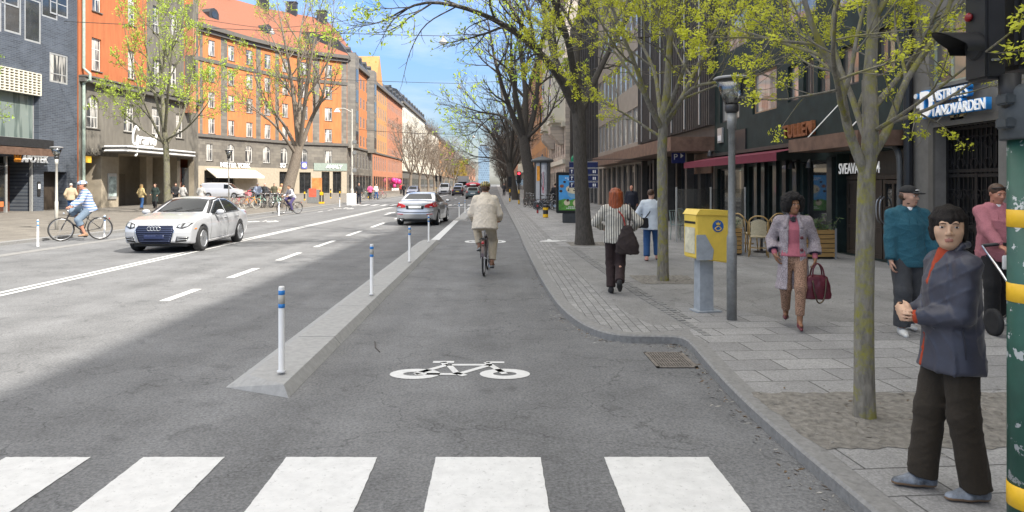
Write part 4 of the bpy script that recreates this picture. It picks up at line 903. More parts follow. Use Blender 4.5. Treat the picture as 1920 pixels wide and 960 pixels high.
for uc in (21.5, 9):
    mb = MB(); mb.prism([(uc-2.1, -.004), (uc-1.5, -1.4), (uc+1.5, -1.4), (uc+2.1, -.004)], 2, 8.4, 22); by = FJ.put(link('bay', mb.mesh('bay', m_white)), b10)
    mb = MB(); mb.prism([(-.004, 6.4), (-.5, 6.5), (-1.5, 7.6), (-1.6, 8.39), (-.004, 8.39)], 0, uc-1.7, uc+1.7); FJ.put(link('bay_corbel', mb.mesh('bay_corbel', m_cream)), b10)
    mb = MB(); mb.box(uc-2.3, uc+2.3, -1.65, -.004, 8.8, 9.1); mb.box(uc-2.3, uc+2.3, -1.6, -1.5, 9.1, 9.8); FJ.put(link('balcony', mb.mesh('balcony', m_white)), b10)
    for j in range(4): fbox(FJ, b10, 'bay_window', m_redfr, uc-.6, uc+.6, -1.44, -1.41, 9.9+j*3.4, 12.2+j*3.4); fbox(FJ, b10, 'bay_pane', g_pale, uc-.45, uc+.45, -1.46, -1.445, 10.05+j*3.4, 12.05+j*3.4)
# side wall facing the camera
FK = Face((XR-.6, 77.98), (XR+13, 77.98)); kw = [(1.5+i*2.6, 2.7+i*2.6, 5.2+j*3.7, 7.5+j*3.7) for i in range(4) for j in range(5)]
wall(FK, b10, 24, kw, [m_cream], thick=.3, depth=.2)
for r in kw: window(FK, b10, r, m_redfr, g_pale, 1, 1, .1)
rc = [(m_yell, 'yellow house beyond the cream corner house on the right'), (mat('salmon_render', (.45, .26, .17), rough=.9), 'salmon house further down the right side'), (m_white, 'pale house far down the right side'), (m_redor, 'dark red house far down the right side'), (m_yell, 'ochre house near the far end of the right side')]
for i, (m, lb) in enumerate(rc):
    a = 103.05+i*48 if i < 3 else 247.1+(i-3)*120; c = 151+i*48 if i < 3 else 367+(i-3)*120
    street_block('terrace_house', lb, a, c, 24.5-i*.5, [(m, 0, 1)], X=XR-.6, base=5.0, base_m=m_trim, roof=m_roofblk, wcol=3.6 if i < 2 else 6, right=True, group='distant houses along the right side', pane=g_dark)
# glass tower at the end of the avenue and a green roofed block
m_tow = bricked('hazed_tower_wall', (.14, .2, .26), 2.5, 3.2, .35, (1.6, 1.6, 1.6))  # distance haze is put into this pale wall colour
FZ = Face((-25, 980), (-9.5, 980)); bz = building('tower_block', 'hazy pale blue office tower at the far end of the avenue', FZ)
wall(FZ, bz, 55, [], [m_tow], thick=24); fbox(FZ, bz, 'plant_room', m_roofblk, 3, 12, 3, 15, 55, 57)
street_block('green_roof_house', 'low orange house under a green copper roof at the end of the street', 575, 800, 19, [(m_redor, 0, 1)], X=-24, base=5, roof=mat('green_copper_roof', (.16, .3, .24), rough=.7), wcol=11, pane=g_dark)
# ------------------------------------------------------------------ trees
def leaf_mat(name, col, tr=.45):
    m = mat(name, col, rough=.6, var=.42, scale=9)
    nt, b = nodes_of(m); out = nt.nodes['Material Output']; t = nt.nodes.new('ShaderNodeBsdfTranslucent'); mx = nt.nodes.new('ShaderNodeMixShader'); mx.inputs[0].default_value = tr
    nt.links.new(b.inputs['Base Color'].links[0].from_socket, t.inputs[0]); nt.links.new(b.outputs[0], mx.inputs[1]); nt.links.new(t.outputs[0], mx.inputs[2]); nt.links.new(mx.outputs[0], out.inputs[0]); return m
def bark(name, col, moss=None, amt=.5):
    m = mat(name, col, rough=.95, var=.4, scale=9, bump=1.0, aniso=(3, 3, .8))
    if moss:
        nt, b = nodes_of(m); rp = b.inputs['Base Color'].links[0].from_node; tc = [n for n in nt.nodes if n.type == 'TEX_COORD'][0]
        nz = nt.nodes.new('ShaderNodeTexNoise'); nz.inputs['Scale'].default_value = 5; nz.inputs['Detail'].default_value = 9; nz.inputs['Roughness'].default_value = .75; nt.links.new(tc.outputs['Object'], nz.inputs['Vector'])
        r = nt.nodes.new('ShaderNodeValToRGB'); r.color_ramp.elements[0].position = .62-amt*.25; r.color_ramp.elements[1].position = .72-amt*.2; nt.links.new(nz.outputs['Fac'], r.inputs[0])
        mx = nt.nodes.new('ShaderNodeMix'); mx.data_type = 'RGBA'; mx.inputs[7].default_value = tuple(moss)+(1,); nt.links.new(r.outputs[0], mx.inputs[0]); nt.links.new(rp.outputs[0], mx.inputs[6]); nt.links.new(mx.outputs[2], b.inputs['Base Color'])
    return m
b_moss = bark('mossy_bark', (.2, .185, .155), (.25, .235, .05), .55); b_dark = bark('dark_bark', (.075, .066, .057)); b_brown = bark('brown_bark', (.2, .165, .13)); b_green = bark('greenish_bark', (.15, .14, .1), (.17, .18, .05), .35)
l_spring = leaf_mat('spring_blossom', (.60, .62, .05)); l_lime = leaf_mat('lime_leaves', (.40, .52, .06)); l_small = leaf_mat('young_leaves', (.28, .40, .06)); l_bud = leaf_mat('brown_buds', (.24, .19, .14), .2)
def rdir(rnd): 
    while 1:
        v = Vector((rnd.uniform(-1, 1), rnd.uniform(-1, 1), rnd.uniform(-1, 1)))
        if .1 < v.length < 1: return v.normalized()
class Tree:
    def __init__(s, seed, trop=.08, droop=0., spread=42, wig=.16, ratio=.62, kids=5, minr=.004, sides=(10, 8, 6, 4, 3, 3)):
        s.r = random.Random(seed); s.mb = MB(); s.mb.sm = True; s.tips = []; s.trop = trop; s.droop = droop; s.spread = spread; s.wig = wig; s.ratio = ratio; s.kids = kids; s.minr = minr; s.sides = sides
    def limb(s, pts, r0, r1, lev, maxlev, kids=None, L=None, t0=.25):
        pts = curve(pts, 4) if len(pts) > 2 else [Vector(p) for p in pts]; n = len(pts)
        rad = [r0+(r1-r0)*i/(n-1) for i in range(n)]; s.mb.tube(pts, rad, s.sides[min(lev, 5)], cap=False); s.kidsof(pts, rad, lev, maxlev, kids, L, t0)
    def kidsof(s, pts, rad, lev, maxlev, kids=None, L=None, t0=.25):
        n = len(pts); rnd = s.r
        if lev >= maxlev: s.tips.append((pts[-1], (pts[-1]-pts[-2]).normalized())); s.tips.append((pts[n//2], (pts[-1]-pts[-2]).normalized())); return
        ln = sum((pts[i+1]-pts[i]).length for i in range(n-1)); k = kids or s.kids; az = rnd.uniform(0, 6.28)
        for i in range(k+1):
            t = 1. if i == k else t0+(1-t0)*(i+rnd.random()*.8)/k
            q = min(t*(n-1), n-1.001); j = int(q); p = pts[j].lerp(pts[j+1], q-j); d = (pts[j+1]-pts[j]).normalized(); r = rad[j]+(rad[j+1]-rad[j])*(q-j)
            if i < k:
                az += 2.4+rnd.uniform(-.4, .4); o = d.orthogonal().normalized(); o = Matrix.Rotation(az, 3, d) @ o; an = R(s.spread+rnd.uniform(-13, 13)); nd = d*math.cos(an)+o*math.sin(an); cr = max(s.minr, r*rnd.uniform(.5, .7))
            else: nd = d; cr = max(s.minr, r*.95)
            s.grow(p, nd, (L or ln)*s.ratio*rnd.uniform(.75, 1.15)*(1.12-.42*t if i < k else .72), cr, lev+1, maxlev)
    def grow(s, p, d, L, r, lev, maxlev):
        rnd = s.r; n = 5 if lev < 3 else 4; pts = [p]; 
        for i in range(n):
            d = (d+rdir(rnd)*s.wig+Vector((0, 0, s.trop-s.droop*(lev > 2)))).normalized(); p = p+d*L/n; pts.append(p)
        r1 = max(s.minr*.7, r*.45); rad = [r+(r1-r)*i/n for i in range(n+1)]; s.mb.tube(pts, rad, s.sides[min(lev, 5)], cap=False); s.kidsof(pts, rad, lev, maxlev)
    def leaves(s, frac, n, rad, size, var=.5, zmin=0):
        mb = MB(); rnd = s.r
        for p, d in s.tips:
            if rnd.random() > frac or p.z < zmin: continue
            sc_ = rnd.uniform(.6, 1.3)
            for i in range(n):
                c = p+rdir(rnd)*rad*sc_*rnd.random()**.4; a = rdir(rnd); b = a.orthogonal().normalized(); q = size*rnd.uniform(1-var, 1+var)
                mb.add([c-a*q*.6, c+b*q*.38, c+a*q*.6, c-b*q*.38], [(0, 1, 2, 3)])
        return mb
    def done(s, name, label, base, bm, lm, leafargs=None, group=None, rotz=0):
        t = thing(name, label, 'tree', base, rotz, group); s.mb.build('trunk', bm, t, fixn=False)
        if leafargs: s.leaves(*leafargs).build('crown', lm, t, fixn=False)
        return t
def loc(base, pts): # photograph pixels + extra depth -> local points of a tree standing at base
    return [Vector((PX(px, base[1]+dy)-base[0], dy, PZ(py, base[1]+dy)-base[2])) for px, py, dy in pts]
def trunk(t, pts, r0, r1, flare=1.5, n=14):
    pts = curve(pts, 5); k = len(pts); rad = [r0+(r1-r0)*i/(k-1) for i in range(k)]
    for i in range(k): rad[i] *= 1+(flare-1)*math.exp(-pts[i].z/(r0*2.2))
    t.mb.tube(pts, rad, n, cap=False)
# nearest tree, trunk and lower limbs as in the picture
B = (2.66, 5.02, SW); t = Tree(11, trop=.04, spread=42, wig=.14, kids=4, minr=.0025, ratio=.60)
trunk(t, loc(B, [(1621, 783, 0), (1620, 600, 0), (1623, 420, 0), (1625, 330, 0), (1632, 250, .0), (1630, 150, .05)]), .07, .052, 1.15)
t.limb(loc(B, [(1630, 160, .05), (1636, 40, .1), (1630, -120, .2), (1640, -300, .3)]), .05, .018, 1, 4, 4)
t.limb(loc(B, [(1624, 330, 0), (1590, 240, -.05), (1572, 150, -.15), (1520, 40, -.25), (1480, -120, -.3)]), .04, .013, 1, 4, 5)
t.limb(loc(B, [(1630, 300, 0), (1665, 240, .1), (1700, 150, .2), (1770, 40, .3), (1800, -90, .4)]), .036, .012, 1, 4, 5)
t.limb(loc(B, [(1640, 245, 0), (1690, 215, -.5), (1760, 165, -1.2), (1890, 65, -2.0)]), .02, .005, 3, 4, 5, L=.55)
t.limb(loc(B, [(1585, 215, -.05), (1560, 120, .1), (1480, 85, .35), (1400, 60, .55)]), .022, .007, 2, 4, 5)
t.limb(loc(B, [(1632, 280, 0), (1600, 190, .3), (1560, 60, .6), (1590, -80, .9)]), .03, .01, 1, 4, 4)
t.limb(loc(B, [(1640, 200, 0), (1720, 100, .5), (1800, -20, .8)]), .026, .008, 2, 4, 4)
t.done('maple_tree', 'slim mossy maple with yellow green blossom, nearest tree on the pavement', B, b_moss, l_spring, (.66, 46, .056, .019))
# second maple by the yellow post box
B = (2.93, 12.1, SW); t = Tree(23, trop=.07, spread=40, wig=.15, kids=5, minr=.004, ratio=.6)
trunk(t, loc(B, [(1243, 527, 0), (1243, 420, 0), (1241, 320, 0), (1243, 240, 0), (1250, 180, 0)]), .095, .075, 1.15)
t.limb(loc(B, [(1250, 185, 0), (1255, 90, .1), (1265, -40, .1), (1262, -200, .2)]), .07, .022, 1, 4, 5)
t.limb(loc(B, [(1240, 240, 0), (1215, 190, -.3), (1190, 120, -.6), (1150, 20, -.8), (1130, -80, -.9)]), .055, .015, 1, 4, 5)
t.limb(loc(B, [(1246, 235, 0), (1275, 190, .3), (1310, 120, .6), (1350, 40, .9), (1390, -60, 1)]), .055, .015, 1, 4, 6)
t.limb(loc(B, [(1236, 255, 0), (1190, 225, .2), (1150, 200, .4), (1115, 175, .6)]), .03, .008, 2, 4, 5)
t.limb(loc(B, [(1248, 225, 0), (1300, 165, -.6), (1370, 150, -1), (1430, 120, -1.2)]), .036, .01, 2, 4, 6)
t.limb(loc(B, [(1240, 230, 0), (1225, 130, .9), (1180, 60, 1.4), (1110, 60, 1.8)]), .045, .012, 1, 4, 5)
t.limb(loc(B, [(1248, 220, 0), (1290, 110, -.9), (1330, 10, -1.4)]), .045, .012, 1, 4, 5)
t.done('maple_tree', 'mossy maple with yellow green blossom behind the yellow post box', B, b_moss, l_spring, (.6, 34, .09, .031))
# big dark tree beside the poster stand
B = (2.45, 19.3, SW); t = Tree(5, trop=.05, spread=38, wig=.17, kids=5, minr=.006, ratio=.62)
trunk(t, loc(B, [(1096, 460, 0), (1092, 380, 0), (1088, 300, 0), (1086, 235, 0), (1082, 190, 0)]), .205, .175, 1.4)
t.limb(loc(B, [(1083, 215, 0), (1045, 140, -.5), (985, 75, -1), (900, 25, -1.6), (800, 5, -2), (715, 40, -2.2)]), .13, .015, 1, 4, 8, L=2.6)
t.limb(loc(B, [(1082, 195, 0), (1080, 100, .3), (1090, 0, .6), (1080, -140, .8), (1090, -300, 1)]), .15, .03, 1, 4, 6, L=3.4)
t.limb(loc(B, [(1088, 215, 0), (1115, 150, .5), (1150, 80, .9), (1190, 0, 1.2), (1210, -120, 1.5)]), .11, .025, 1, 4, 6, L=3)
t.limb(loc(B, [(1080, 190, 0), (1040, 110, 1), (1020, 20, 2), (980, -100, 2.6)]), .12, .03, 1, 4, 6, L=3.2)
t.limb(loc(B, [(1084, 190, 0), (1060, 60, -1.2), (1010, -40, -2), (920, -110, -2.8)]), .11, .02, 1, 4, 6, L=3)
t.limb(loc(B, [(1060, 165, -.3), (1000, 80, -1.5), (930, -20, -2.5), (840, -60, -3.2)]), .08, .015, 1, 4, 6, L=2.6)
for q in ([(860, 10, -1.7), (800, 45, -1.9), (770, 95, -2), (755, 150, -2)], [(770, 12, -2), (735, 40, -2.2), (712, 80, -2.3)], [(930, 30, -1.4), (880, 50, -1.6), (865, 75, -1.7)]): t.limb(loc(B, q), .02, .006, 3, 4, 7, L=.75)
t.done('street_tree', 'large dark trunked tree with small young leaves beside the poster stand', B, b_dark, l_lime, (.24, 5, .14, .07))
# two further dark trees on the right
B = (2.75, 55, SW); t = Tree(8, trop=.06, spread=40, wig=.2, kids=5, minr=.012, ratio=.64)
trunk(t, loc(B, [(995, 384, 0), (993, 330, 0), (986, 290, 0), (982, 255, 0)]), .48, .4, 1.25, 12)
for pts, r in (([(982, 262, 0), (955, 200, -1), (930, 120, -2), (915, 40, -2)], .26), ([(984, 258, 0), (985, 170, 1), (975, 80, 2), (980, 0, 2)], .28), ([(988, 265, 0), (1005, 190, 1), (1012, 100, 2), (1025, 20, 2)], .25), ([(980, 262, 0), (945, 220, 2), (900, 210, 3), (870, 200, 3)], .15), ([(986, 262, 0), (1030, 215, -2), (1050, 160, -2)], .14), ([(982, 255, 0), (960, 130, -3), (960, 30, -4)], .22)):
    t.limb(loc(B, pts), r, r*.2, 1, 4, 6, L=5)
t.done('street_tree', 'dark leaning tree rising behind the advertising column', B, b_dark, l_lime, (.16, 3, .3, .2))
B = (2.1, 74, SW); t = Tree(9, trop=.05, spread=40, wig=.22, kids=5, minr=.014, ratio=.64)
trunk(t, loc(B, [(967, 376, 0), (961, 340, 0), (955, 305, 0)]), .36, .32, 1.2, 12)
for pts, r in (([(955, 310, 0), (935, 270, -1), (905, 235, -2), (875, 230, -2)], .18), ([(956, 306, 0), (950, 240, 1), (940, 170, 2), (930, 110, 2)], .22), ([(958, 306, 0), (975, 250, 1), (985, 190, 2)], .2), ([(953, 312, 0), (925, 297, 2), (890, 293, 2), (865, 280, 2)], .12), ([(956, 306, 0), (965, 200, -3), (955, 130, -3)], .2)):
    t.limb(loc(B, pts), r, r*.2, 1, 4, 6, L=5)
t.done('street_tree', 'bare dark tree with a low limb reaching left over the road', B, b_dark, l_lime, (.08, 3, .3, .2))
# left pavement trees
B = (-19.2, 40, SW); t = Tree(31, trop=.09, spread=36, wig=.14, kids=5, minr=.008, ratio=.6)
trunk(t, loc(B, [(314, 400, 0), (313, 340, 0), (312, 290, 0), (308, 240, 0)]), .19, .15, 1.2, 12)
for pts, r in (([(309, 250, 0), (304, 170, .5), (300, 80, 1), (296, 0, 1)], .14), ([(310, 275, 0), (285, 225, -1), (258, 160, -1.5), (235, 60, -2)], .09), ([(312, 270, 0), (340, 225, 1), (360, 140, 2), (365, 60, 2)], .09), ([(312, 262, 0), (350, 240, -1), (385, 200, -2), (400, 170, -2)], .06), ([(310, 270, 0), (270, 245, 1), (235, 215, 2), (215, 195, 2)], .06), ([(309, 250, 0), (318, 140, -2), (330, 30, -2.4)], .1), ([(308, 245, 0), (280, 130, 2), (268, 20, 3)], .1)):
    t.limb(loc(B, pts), r, r*.2, 1, 4, 6, L=3.2)
t.done('street_tree', 'slim young tree with lime leaves in front of the cinema', B, b_green, l_lime, (.42, 7, .14, .075))
B = (-15.5, 51, SW); t = Tree(37, trop=.07, spread=36, wig=.16, kids=5, minr=.01, ratio=.62)
trunk(t, loc(B, [(533, 392, 0), (541, 350, 0), (552, 310, 0), (560, 275, 0)]), .44, .34, 1.25, 14)
for pts, r in (([(560, 280, 0), (552, 200, -.5), (540, 110, -1), (520, 10, -1)], .2), ([(561, 277, 0), (562, 190, 1), (560, 90, 1), (575, 0, 2)], .2), ([(563, 278, 0), (585, 220, 0), (605, 180, -1), (615, 110, -1), (625, 40, -1)], .18), ([(558, 282, 0), (530, 230, 1), (495, 190, 2), (470, 120, 2)], .15), ([(562, 275, 0), (580, 130, -2.5), (600, 20, -3)], .18), ([(555, 290, 0), (520, 240, -2), (480, 205, -3), (450, 185, -3)], .12), ([(562, 276, 0), (545, 150, 3), (500, 50, 4)], .18)):
    t.limb(loc(B, pts), r, r*.16, 1, 4, 6, L=4.2)
t.done('street_tree', 'tall leaning tree with sparse leaves before the curved orange house', B, b_brown, l_lime, (.24, 5, .2, .1))
B = (-21.6, 25, SW); t = Tree(41, trop=.07, spread=36, wig=.16, kids=5, minr=.006, ratio=.6)
trunk(t, [Vector((0, 0, 0)), Vector((0, 0, 1.4)), Vector((.05, 0, 2.8))], .14, .11, 1.2, 12)
for pts, r in (([(0, 0, 2.6), (.6, .2, 3.6), (1.4, .4, 4.4), (2.4, .6, 5.2)], .06), ([(0, 0, 2.5), (1.0, 0, 3.0), (2.0, -.3, 3.5), (3.1, -.4, 4.0)], .05), ([(.05, 0, 2.7), (.2, 0, 4.2), (.3, .2, 6), (.2, .2, 8)], .09), ([(0, 0, 2.6), (-.7, .3, 4), (-1.2, .5, 5.5)], .07), ([(0, 0, 2.6), (.4, -.6, 3.8), (1.0, -1, 5.6)], .06), ([(.05, 0, 2.9), (1, .3, 4.4), (1.6, .6, 6)], .06)):
    t.limb([Vector(p) for p in pts], r, r*.2, 1, 4, 5, L=2)
t.done('street_tree', 'thin tree with lime leaves reaching in from the left edge', B, b_green, l_small, (.4, 5, .1, .07))
# bare rows far down the avenue
def bare(seed, bm, lm, name, label, lf):
    t = Tree(seed, trop=.05, spread=40, wig=.2, kids=4, minr=.02, ratio=.66, sides=(8, 6, 4, 3, 3, 3)); trunk(t, [Vector((0, 0, 0)), Vector((.1, 0, 1.5)), Vector((0, .1, 3.4))], .3, .26, 1.3, 8)
    for k in range(6):
        a = k*1.05+seed; o = Vector((math.cos(a), math.sin(a), 0)); t.limb([Vector((0, .1, 3.3)), o*1.3+Vector((0, 0, 5.6)), o*2.4+Vector((0, 0, 8.4)), o*3.2+Vector((0, 0, 11))], .15, .05, 1, 4, 5, L=4.4)
    return t.done(name, label, (0, 0, 0), bm, lm, lf, 'bare street trees far down the avenue')
p1 = bare(51, b_brown, l_bud, 'street_tree', 'bare brown street tree', (.45, 2, .5, .12)); p2 = bare(52, b_brown, l_bud, 'street_tree', 'bare brown street tree', (.45, 2, .5, .12)); p3 = bare(53, b_dark, l_bud, 'street_tree', 'bare dark street tree', (.45, 2, .5, .12))
rnd = random.Random(3); spots = [(-15.5, y, (p1, p2)[i % 2], 'left') for i, y in enumerate((128, 142, 157, 172, 188, 206, 226, 250, 278, 312, 352, 400, 455))]+[(2.6, y, p3, 'right') for y in (96, 112, 129, 147, 166, 187, 210, 238, 272, 312, 360, 420)]
first = set()
for x, y, pr, sd in spots:
    lb = ('bare brown street tree in the far row along the left pavement' if sd == 'left' else 'bare dark street tree in the far row along the right pavement'); L_ = (x+rnd.uniform(-.4, .4), y, SW); rz = rnd.uniform(0, 6)
    if pr not in first: first.add(pr); pr.location = L_; pr.rotation_euler.z = rz; pr['label'] = lb; o = pr
    else: o = dup(pr, L_, rz, lb, rnd.uniform(.85, 1.12))
    o['group'] = 'bare street trees far down the left side' if sd == 'left' else 'bare street trees far down the right side'
t = Tree(61, trop=.06, spread=40, wig=.2, kids=4, minr=.03, ratio=.66, sides=(8, 6, 4, 3, 3, 3)); trunk(t, [Vector((0, 0, 0)), Vector((0, 0, 1.5)), Vector((0, 0, 3))], .3, .26, 1.3, 8)
for k in range(6): a = k*1.05; o = Vector((math.cos(a), math.sin(a), 0)); t.limb([Vector((0, 0, 2.8)), o*1.3+Vector((0, 0, 5)), o*2.6+Vector((0, 0, 8))], .15, .05, 1, 4, 5, L=4)
t.done('willow_tree', 'yellow tinted tree among the bare ones far on the left', (-15.2, 262, SW), b_brown, leaf_mat('yellow_leaves', (.42, .32, .05)), (.9, 5, .6, .3))
# ------------------------------------------------------------------ street furniture
m_post = mat('white_plastic', (.75, .75, .74), rough=.35, var=.05); m_band = mat('blue_reflector', (.03, .22, .6), rough=.3, var=.05); m_refl = mat('grey_reflector', (.45, .43, .38), rough=.3)
def delineator(px, py, z, label, grp, h=.76, r=.027):
    p = P(px, py, z); g = thing('delineator_post', label, 'post', p, 0, grp); mb = MB(); mb.sm = True
    mb.lathe([(r*1.5, 0), (r*1.5, .012), (r, .02), (r, h-.012), (r*.85, h), (0, h)], 16); mb.build('post', m_post, g)
    for a, c, m in ((h-.19, h-.155, m_band), (h-.155, h-.075, m_refl), (h-.075, h-.035, m_band)):
        mb = MB(); mb.sm = True; mb.lathe([(r+.0005, a), (r+.002, a+.001), (r+.002, c-.001), (r+.0005, c)], 16); mb.build('reflector_band', m, g)
G1 = 'white delineator posts along the near divider'; G2 = 'white delineator posts of the far cycle lane'
for q in ((528, 697, .11, 'nearest white delineator post with two blue bands on the divider', G1), (697, 552, .11, 'second white delineator post from the camera on the divider', G1), (768, 490, .11, 'third white delineator post from the camera on the divider', G1), (804, 453, .11, 'fourth white delineator post at the far tip of the long divider', G1), (861, 408, .11, 'thin white post on the far divider beside the silver car', G1), (872, 399, .11, 'farthest thin white post on the far divider', G1)): delineator(*q)
for q in ((71, 462, .01, 'leftmost white post of the far cycle lane', G2), (196, 447, .01, 'white post behind the rear wheel of the striped shirt cyclist', G2), (523, 404, .01, 'white post in front of the cyclist in a grey jacket', G2), (637, 388, .01, 'farthest white post of the far cycle lane', G2)): delineator(*q)
def clear(name):
    m = mat(name, (.8, .8, .8), rough=.08, var=.0); nt, b = nodes_of(m); t = nt.nodes.new('ShaderNodeBsdfTransparent'); t.inputs[0].default_value = (.82, .83, .82, 1); mx = nt.nodes.new('ShaderNodeMixShader')
    fr = nt.nodes.new('ShaderNodeFresnel'); fr.inputs[0].default_value = 1.5; ma = nt.nodes.new('ShaderNodeMath'); ma.operation = 'ADD'; ma.inputs[1].default_value = .1; nt.links.new(fr.outputs[0], ma.inputs[0]); nt.links.new(ma.outputs[0], mx.inputs[0])
    gl = nt.nodes.new('ShaderNodeBsdfGlossy'); gl.inputs['Roughness'].default_value = .1; nt.links.new(t.outputs[0], mx.inputs[1]); nt.links.new(gl.outputs[0], mx.inputs[2]); nt.links.new(mx.outputs[0], nt.nodes['Material Output'].inputs[0]); return m
m_clear = clear('clear_acrylic'); m_galv = mat('galvanised_paint', (.27, .275, .27), rough=.5, metal=.35, var=.2, scale=14, bump=.1); m_palepole = mat('pale_grey_paint', (.5, .48, .43), rough=.5, var=.1)
def lamp_post(p, ztop, label, m, s=1., r=.045):
    g = thing('street_lamp', label, 'lamp', p, 0, 'cone topped street lamps'); zt = ztop-p[2]; hp = zt-.46*s
    mb = MB(); mb.sm = True; mb.lathe([(r*1.35, 0), (r*1.35, 1.02), (r*1.2, 1.05), (r*1.02, 1.07), (r*.9, hp-.2), (r*1.25, hp-.19), (r*1.25, hp), (0, hp)], 18); mb.build('pole', m, g)
    mb = MB(); mb.sm = True; mb.lathe([(.06*s, hp), (.085*s, hp+.03), (.085*s, hp+.1*s), (.075*s, hp+.11*s), (0, hp+.11*s)], 18); mb.build('lamp_socket', m_metal, g)
    mb = MB(); mb.sm = True; mb.lathe([(.08*s, hp+.1*s), (.2*s, zt-.04*s)], 28); mb.lathe([(.074*s, hp+.1*s), (.194*s, zt-.04*s)], 28); mb.build('lantern_glass', m_clear, g)
    mb = MB(); mb.sm = True; mb.lathe([(.21*s, zt-.045*s), (.225*s, zt-.03*s), (.2*s, zt-.012*s), (0, zt)], 28); mb.build('lid', mat('lamp_lid', (.35, .35, .35), rough=.5), g)
    mb = MB(); mb.sm = True; mb.lathe([(.03*s, hp+.11*s), (.035*s, hp+.24*s), (0, hp+.27*s)], 12); mb.build('bulb', mat('frosted_bulb', (.6, .6, .58), rough=.5), g)
    return g
lamp_post(P(1372, 600, SW), 3.12, 'grey street lamp with clear cone lantern beside the yellow post box', m_galv)
lamp_post(P(106, 431, SW), 3.16, 'pale street lamp with cone lantern before the navy brick house', m_palepole)
lamp_post((PX(429, 55), 55, SW), 4.5, 'thin pale street lamp in front of the cream awning', m_palepole, 1.5)
# yellow post box
p = P(1324, 583, SW); g = thing('post_box', 'yellow post box with blue round emblem on a grey metal stand', 'post box', p, R(11))
m_yel = mat('yellow_enamel', (.80, .57, .09), rough=.4, var=.1, scale=5); m_gst = mat('grey_stand', (.34, .37, .40), rough=.55, var=.18, scale=8)
mb = MB(); mb.prism([(-.085, 0), (.095, 0), (.075, .82), (.02, .98), (-.075, .98)], 0, -.13, .06); mb.build('stand', m_gst, g)
mb = MB(); mb.bevbox(-.19, .16, -.14, .12, 0, .02, .006); mb.build('stand_foot', m_gst, g)
mb = MB(); mb.prism([(-.24, .72), (.24, .65), (.24, 1.26), (.2, 1.31), (-.2, 1.33), (-.24, 1.30)], 1, -.2, .16)
me = mb.mesh('box_body', [m_yel]); bm = bmesh.new(); bm.from_mesh(me); bmesh.ops.bevel(bm, geom=list(bm.edges), offset=.014, segments=3, affect='EDGES'); bm.to_mesh(me); bm.free(); bx = link('box_body', me, g)
mb = MB(); mb.prism([(-.25, 1.29), (.25, 1.275), (.2, 1.345), (-.2, 1.36)], 1, -.215, .175); mb.build('hood', m_yel, g)
mb = MB(); mb.prism([(-.243, .70), (-.02, .70), (.0, .83), (-.12, 1.03), (-.243, 1.03)], 1, -.208, -.2015); mb.build('front_bracket', m_gst, g)
mb = MB(); mb.box(-.246, -.2415, -.17, .13, 1.17, 1.2); mb.build('letter_slot', m_black, g)
mb = MB(); mb.bevbox(-.247, -.2415, -.16, .12, .78, 1.12, .002); mb.build('notice_label', mat('worn_white_label', (.62, .58, .42), var=.3, scale=9), g)
mb = MB(); M = Matrix.Translation((.06, -.2015, 1.14)) @ Matrix.Rotation(R(90), 4, 'X'); mb.lathe([(.078, 0), (.078, .005), (0, .005)], 32, M=M); em = mb.build('round_emblem', mat('emblem_blue', (.03, .13, .42), rough=.4), g)
mb = MB(); m_gold = mat('emblem_gold', (.75, .5, .08), rough=.4)
mb.tube([(.06+.045*math.cos(a), -.209, 1.125+.042*math.sin(a)) for a in [R(200+i*14) for i in range(11)]], .007, 6)
mb.tube([(.06+.05*math.cos(R(200)), -.209, 1.125+.042*math.sin(R(200))), (.05, -.209, 1.135), (.07, -.209, 1.142), (.06+.045*math.cos(R(340)), -.209, 1.125+.042*math.sin(R(340)))], .006, 6)
mb.prism([(.035, 1.155), (.085, 1.155), (.092, 1.19), (.075, 1.172), (.06, 1.198), (.045, 1.172), (.028, 1.19)], 1, -.213, -.2068); mb.build('horn_mark', m_gold, em)
# illuminated poster stand
p = (PX(1071, 30.2), 30.2, SW); g = thing('poster_stand', 'black framed poster stand with ice cream poster behind the big tree', 'billboard', p)
w = .66; mb = MB(); mb.bevbox(-w, w, -.09, .09, .42, 2.2, .03); mb.build('poster_frame', mat('black_frame', (.012, .013, .014), rough=.35), g)
mb = MB(); mb.bevbox(-.38, .5, -.07, .07, 0, .42, .02); mb.build('stand_leg', mat('dark_grey_leg', (.05, .055, .06)), g)
m_pos = mat('poster_sky', (.08, .33, .68), rough=.3, var=.25, scale=2.5); mb = MB(); mb.box(-w+.11, w-.11, -.1, -.091, .55, 2.07); po = mb.build('poster', m_pos, g)
mb = MB(); mb.prism([(-w+.11, .55), (w-.11, .55), (w-.11, 1.02), (.25, 1.08), (-.1, .98), (-.3, 1.05), (-w+.11, .98)], 1, -.103, -.1005); mb.build('poster_meadow', mat('poster_green', (.1, .28, .05), rough=.3, var=.4, scale=6), po)
def disc(x, z, rx, rz, m, nm, y=-.106, sq=0):
    mb = MB(); mb.prism([(x+rx*math.cos(k*.2618), z+rz*math.sin(k*.2618)*(sq if math.sin(k*.2618) < 0 and sq else 1)) for k in range(24)], 1, y, y+.0025); mb.build(nm, m, po)
m_ice = mat('poster_cream', (.68, .6, .42), rough=.35, var=.15, scale=9); m_chk = mat('poster_chunks', (.06, .03, .02), rough=.4)
disc(.12, 1.32, .3, .26, mat('poster_tub', (.2, .42, .62), rough=.3), 'poster_bowl'); disc(.12, 1.47, .36, .2, m_ice, 'poster_ice_cream', -.109)
rnd = random.Random(5)
for k in range(9): disc(.12+rnd.uniform(-.26, .26), 1.47+rnd.uniform(-.12, .14), .035, .028, m_chk, 'poster_chunk', -.112)
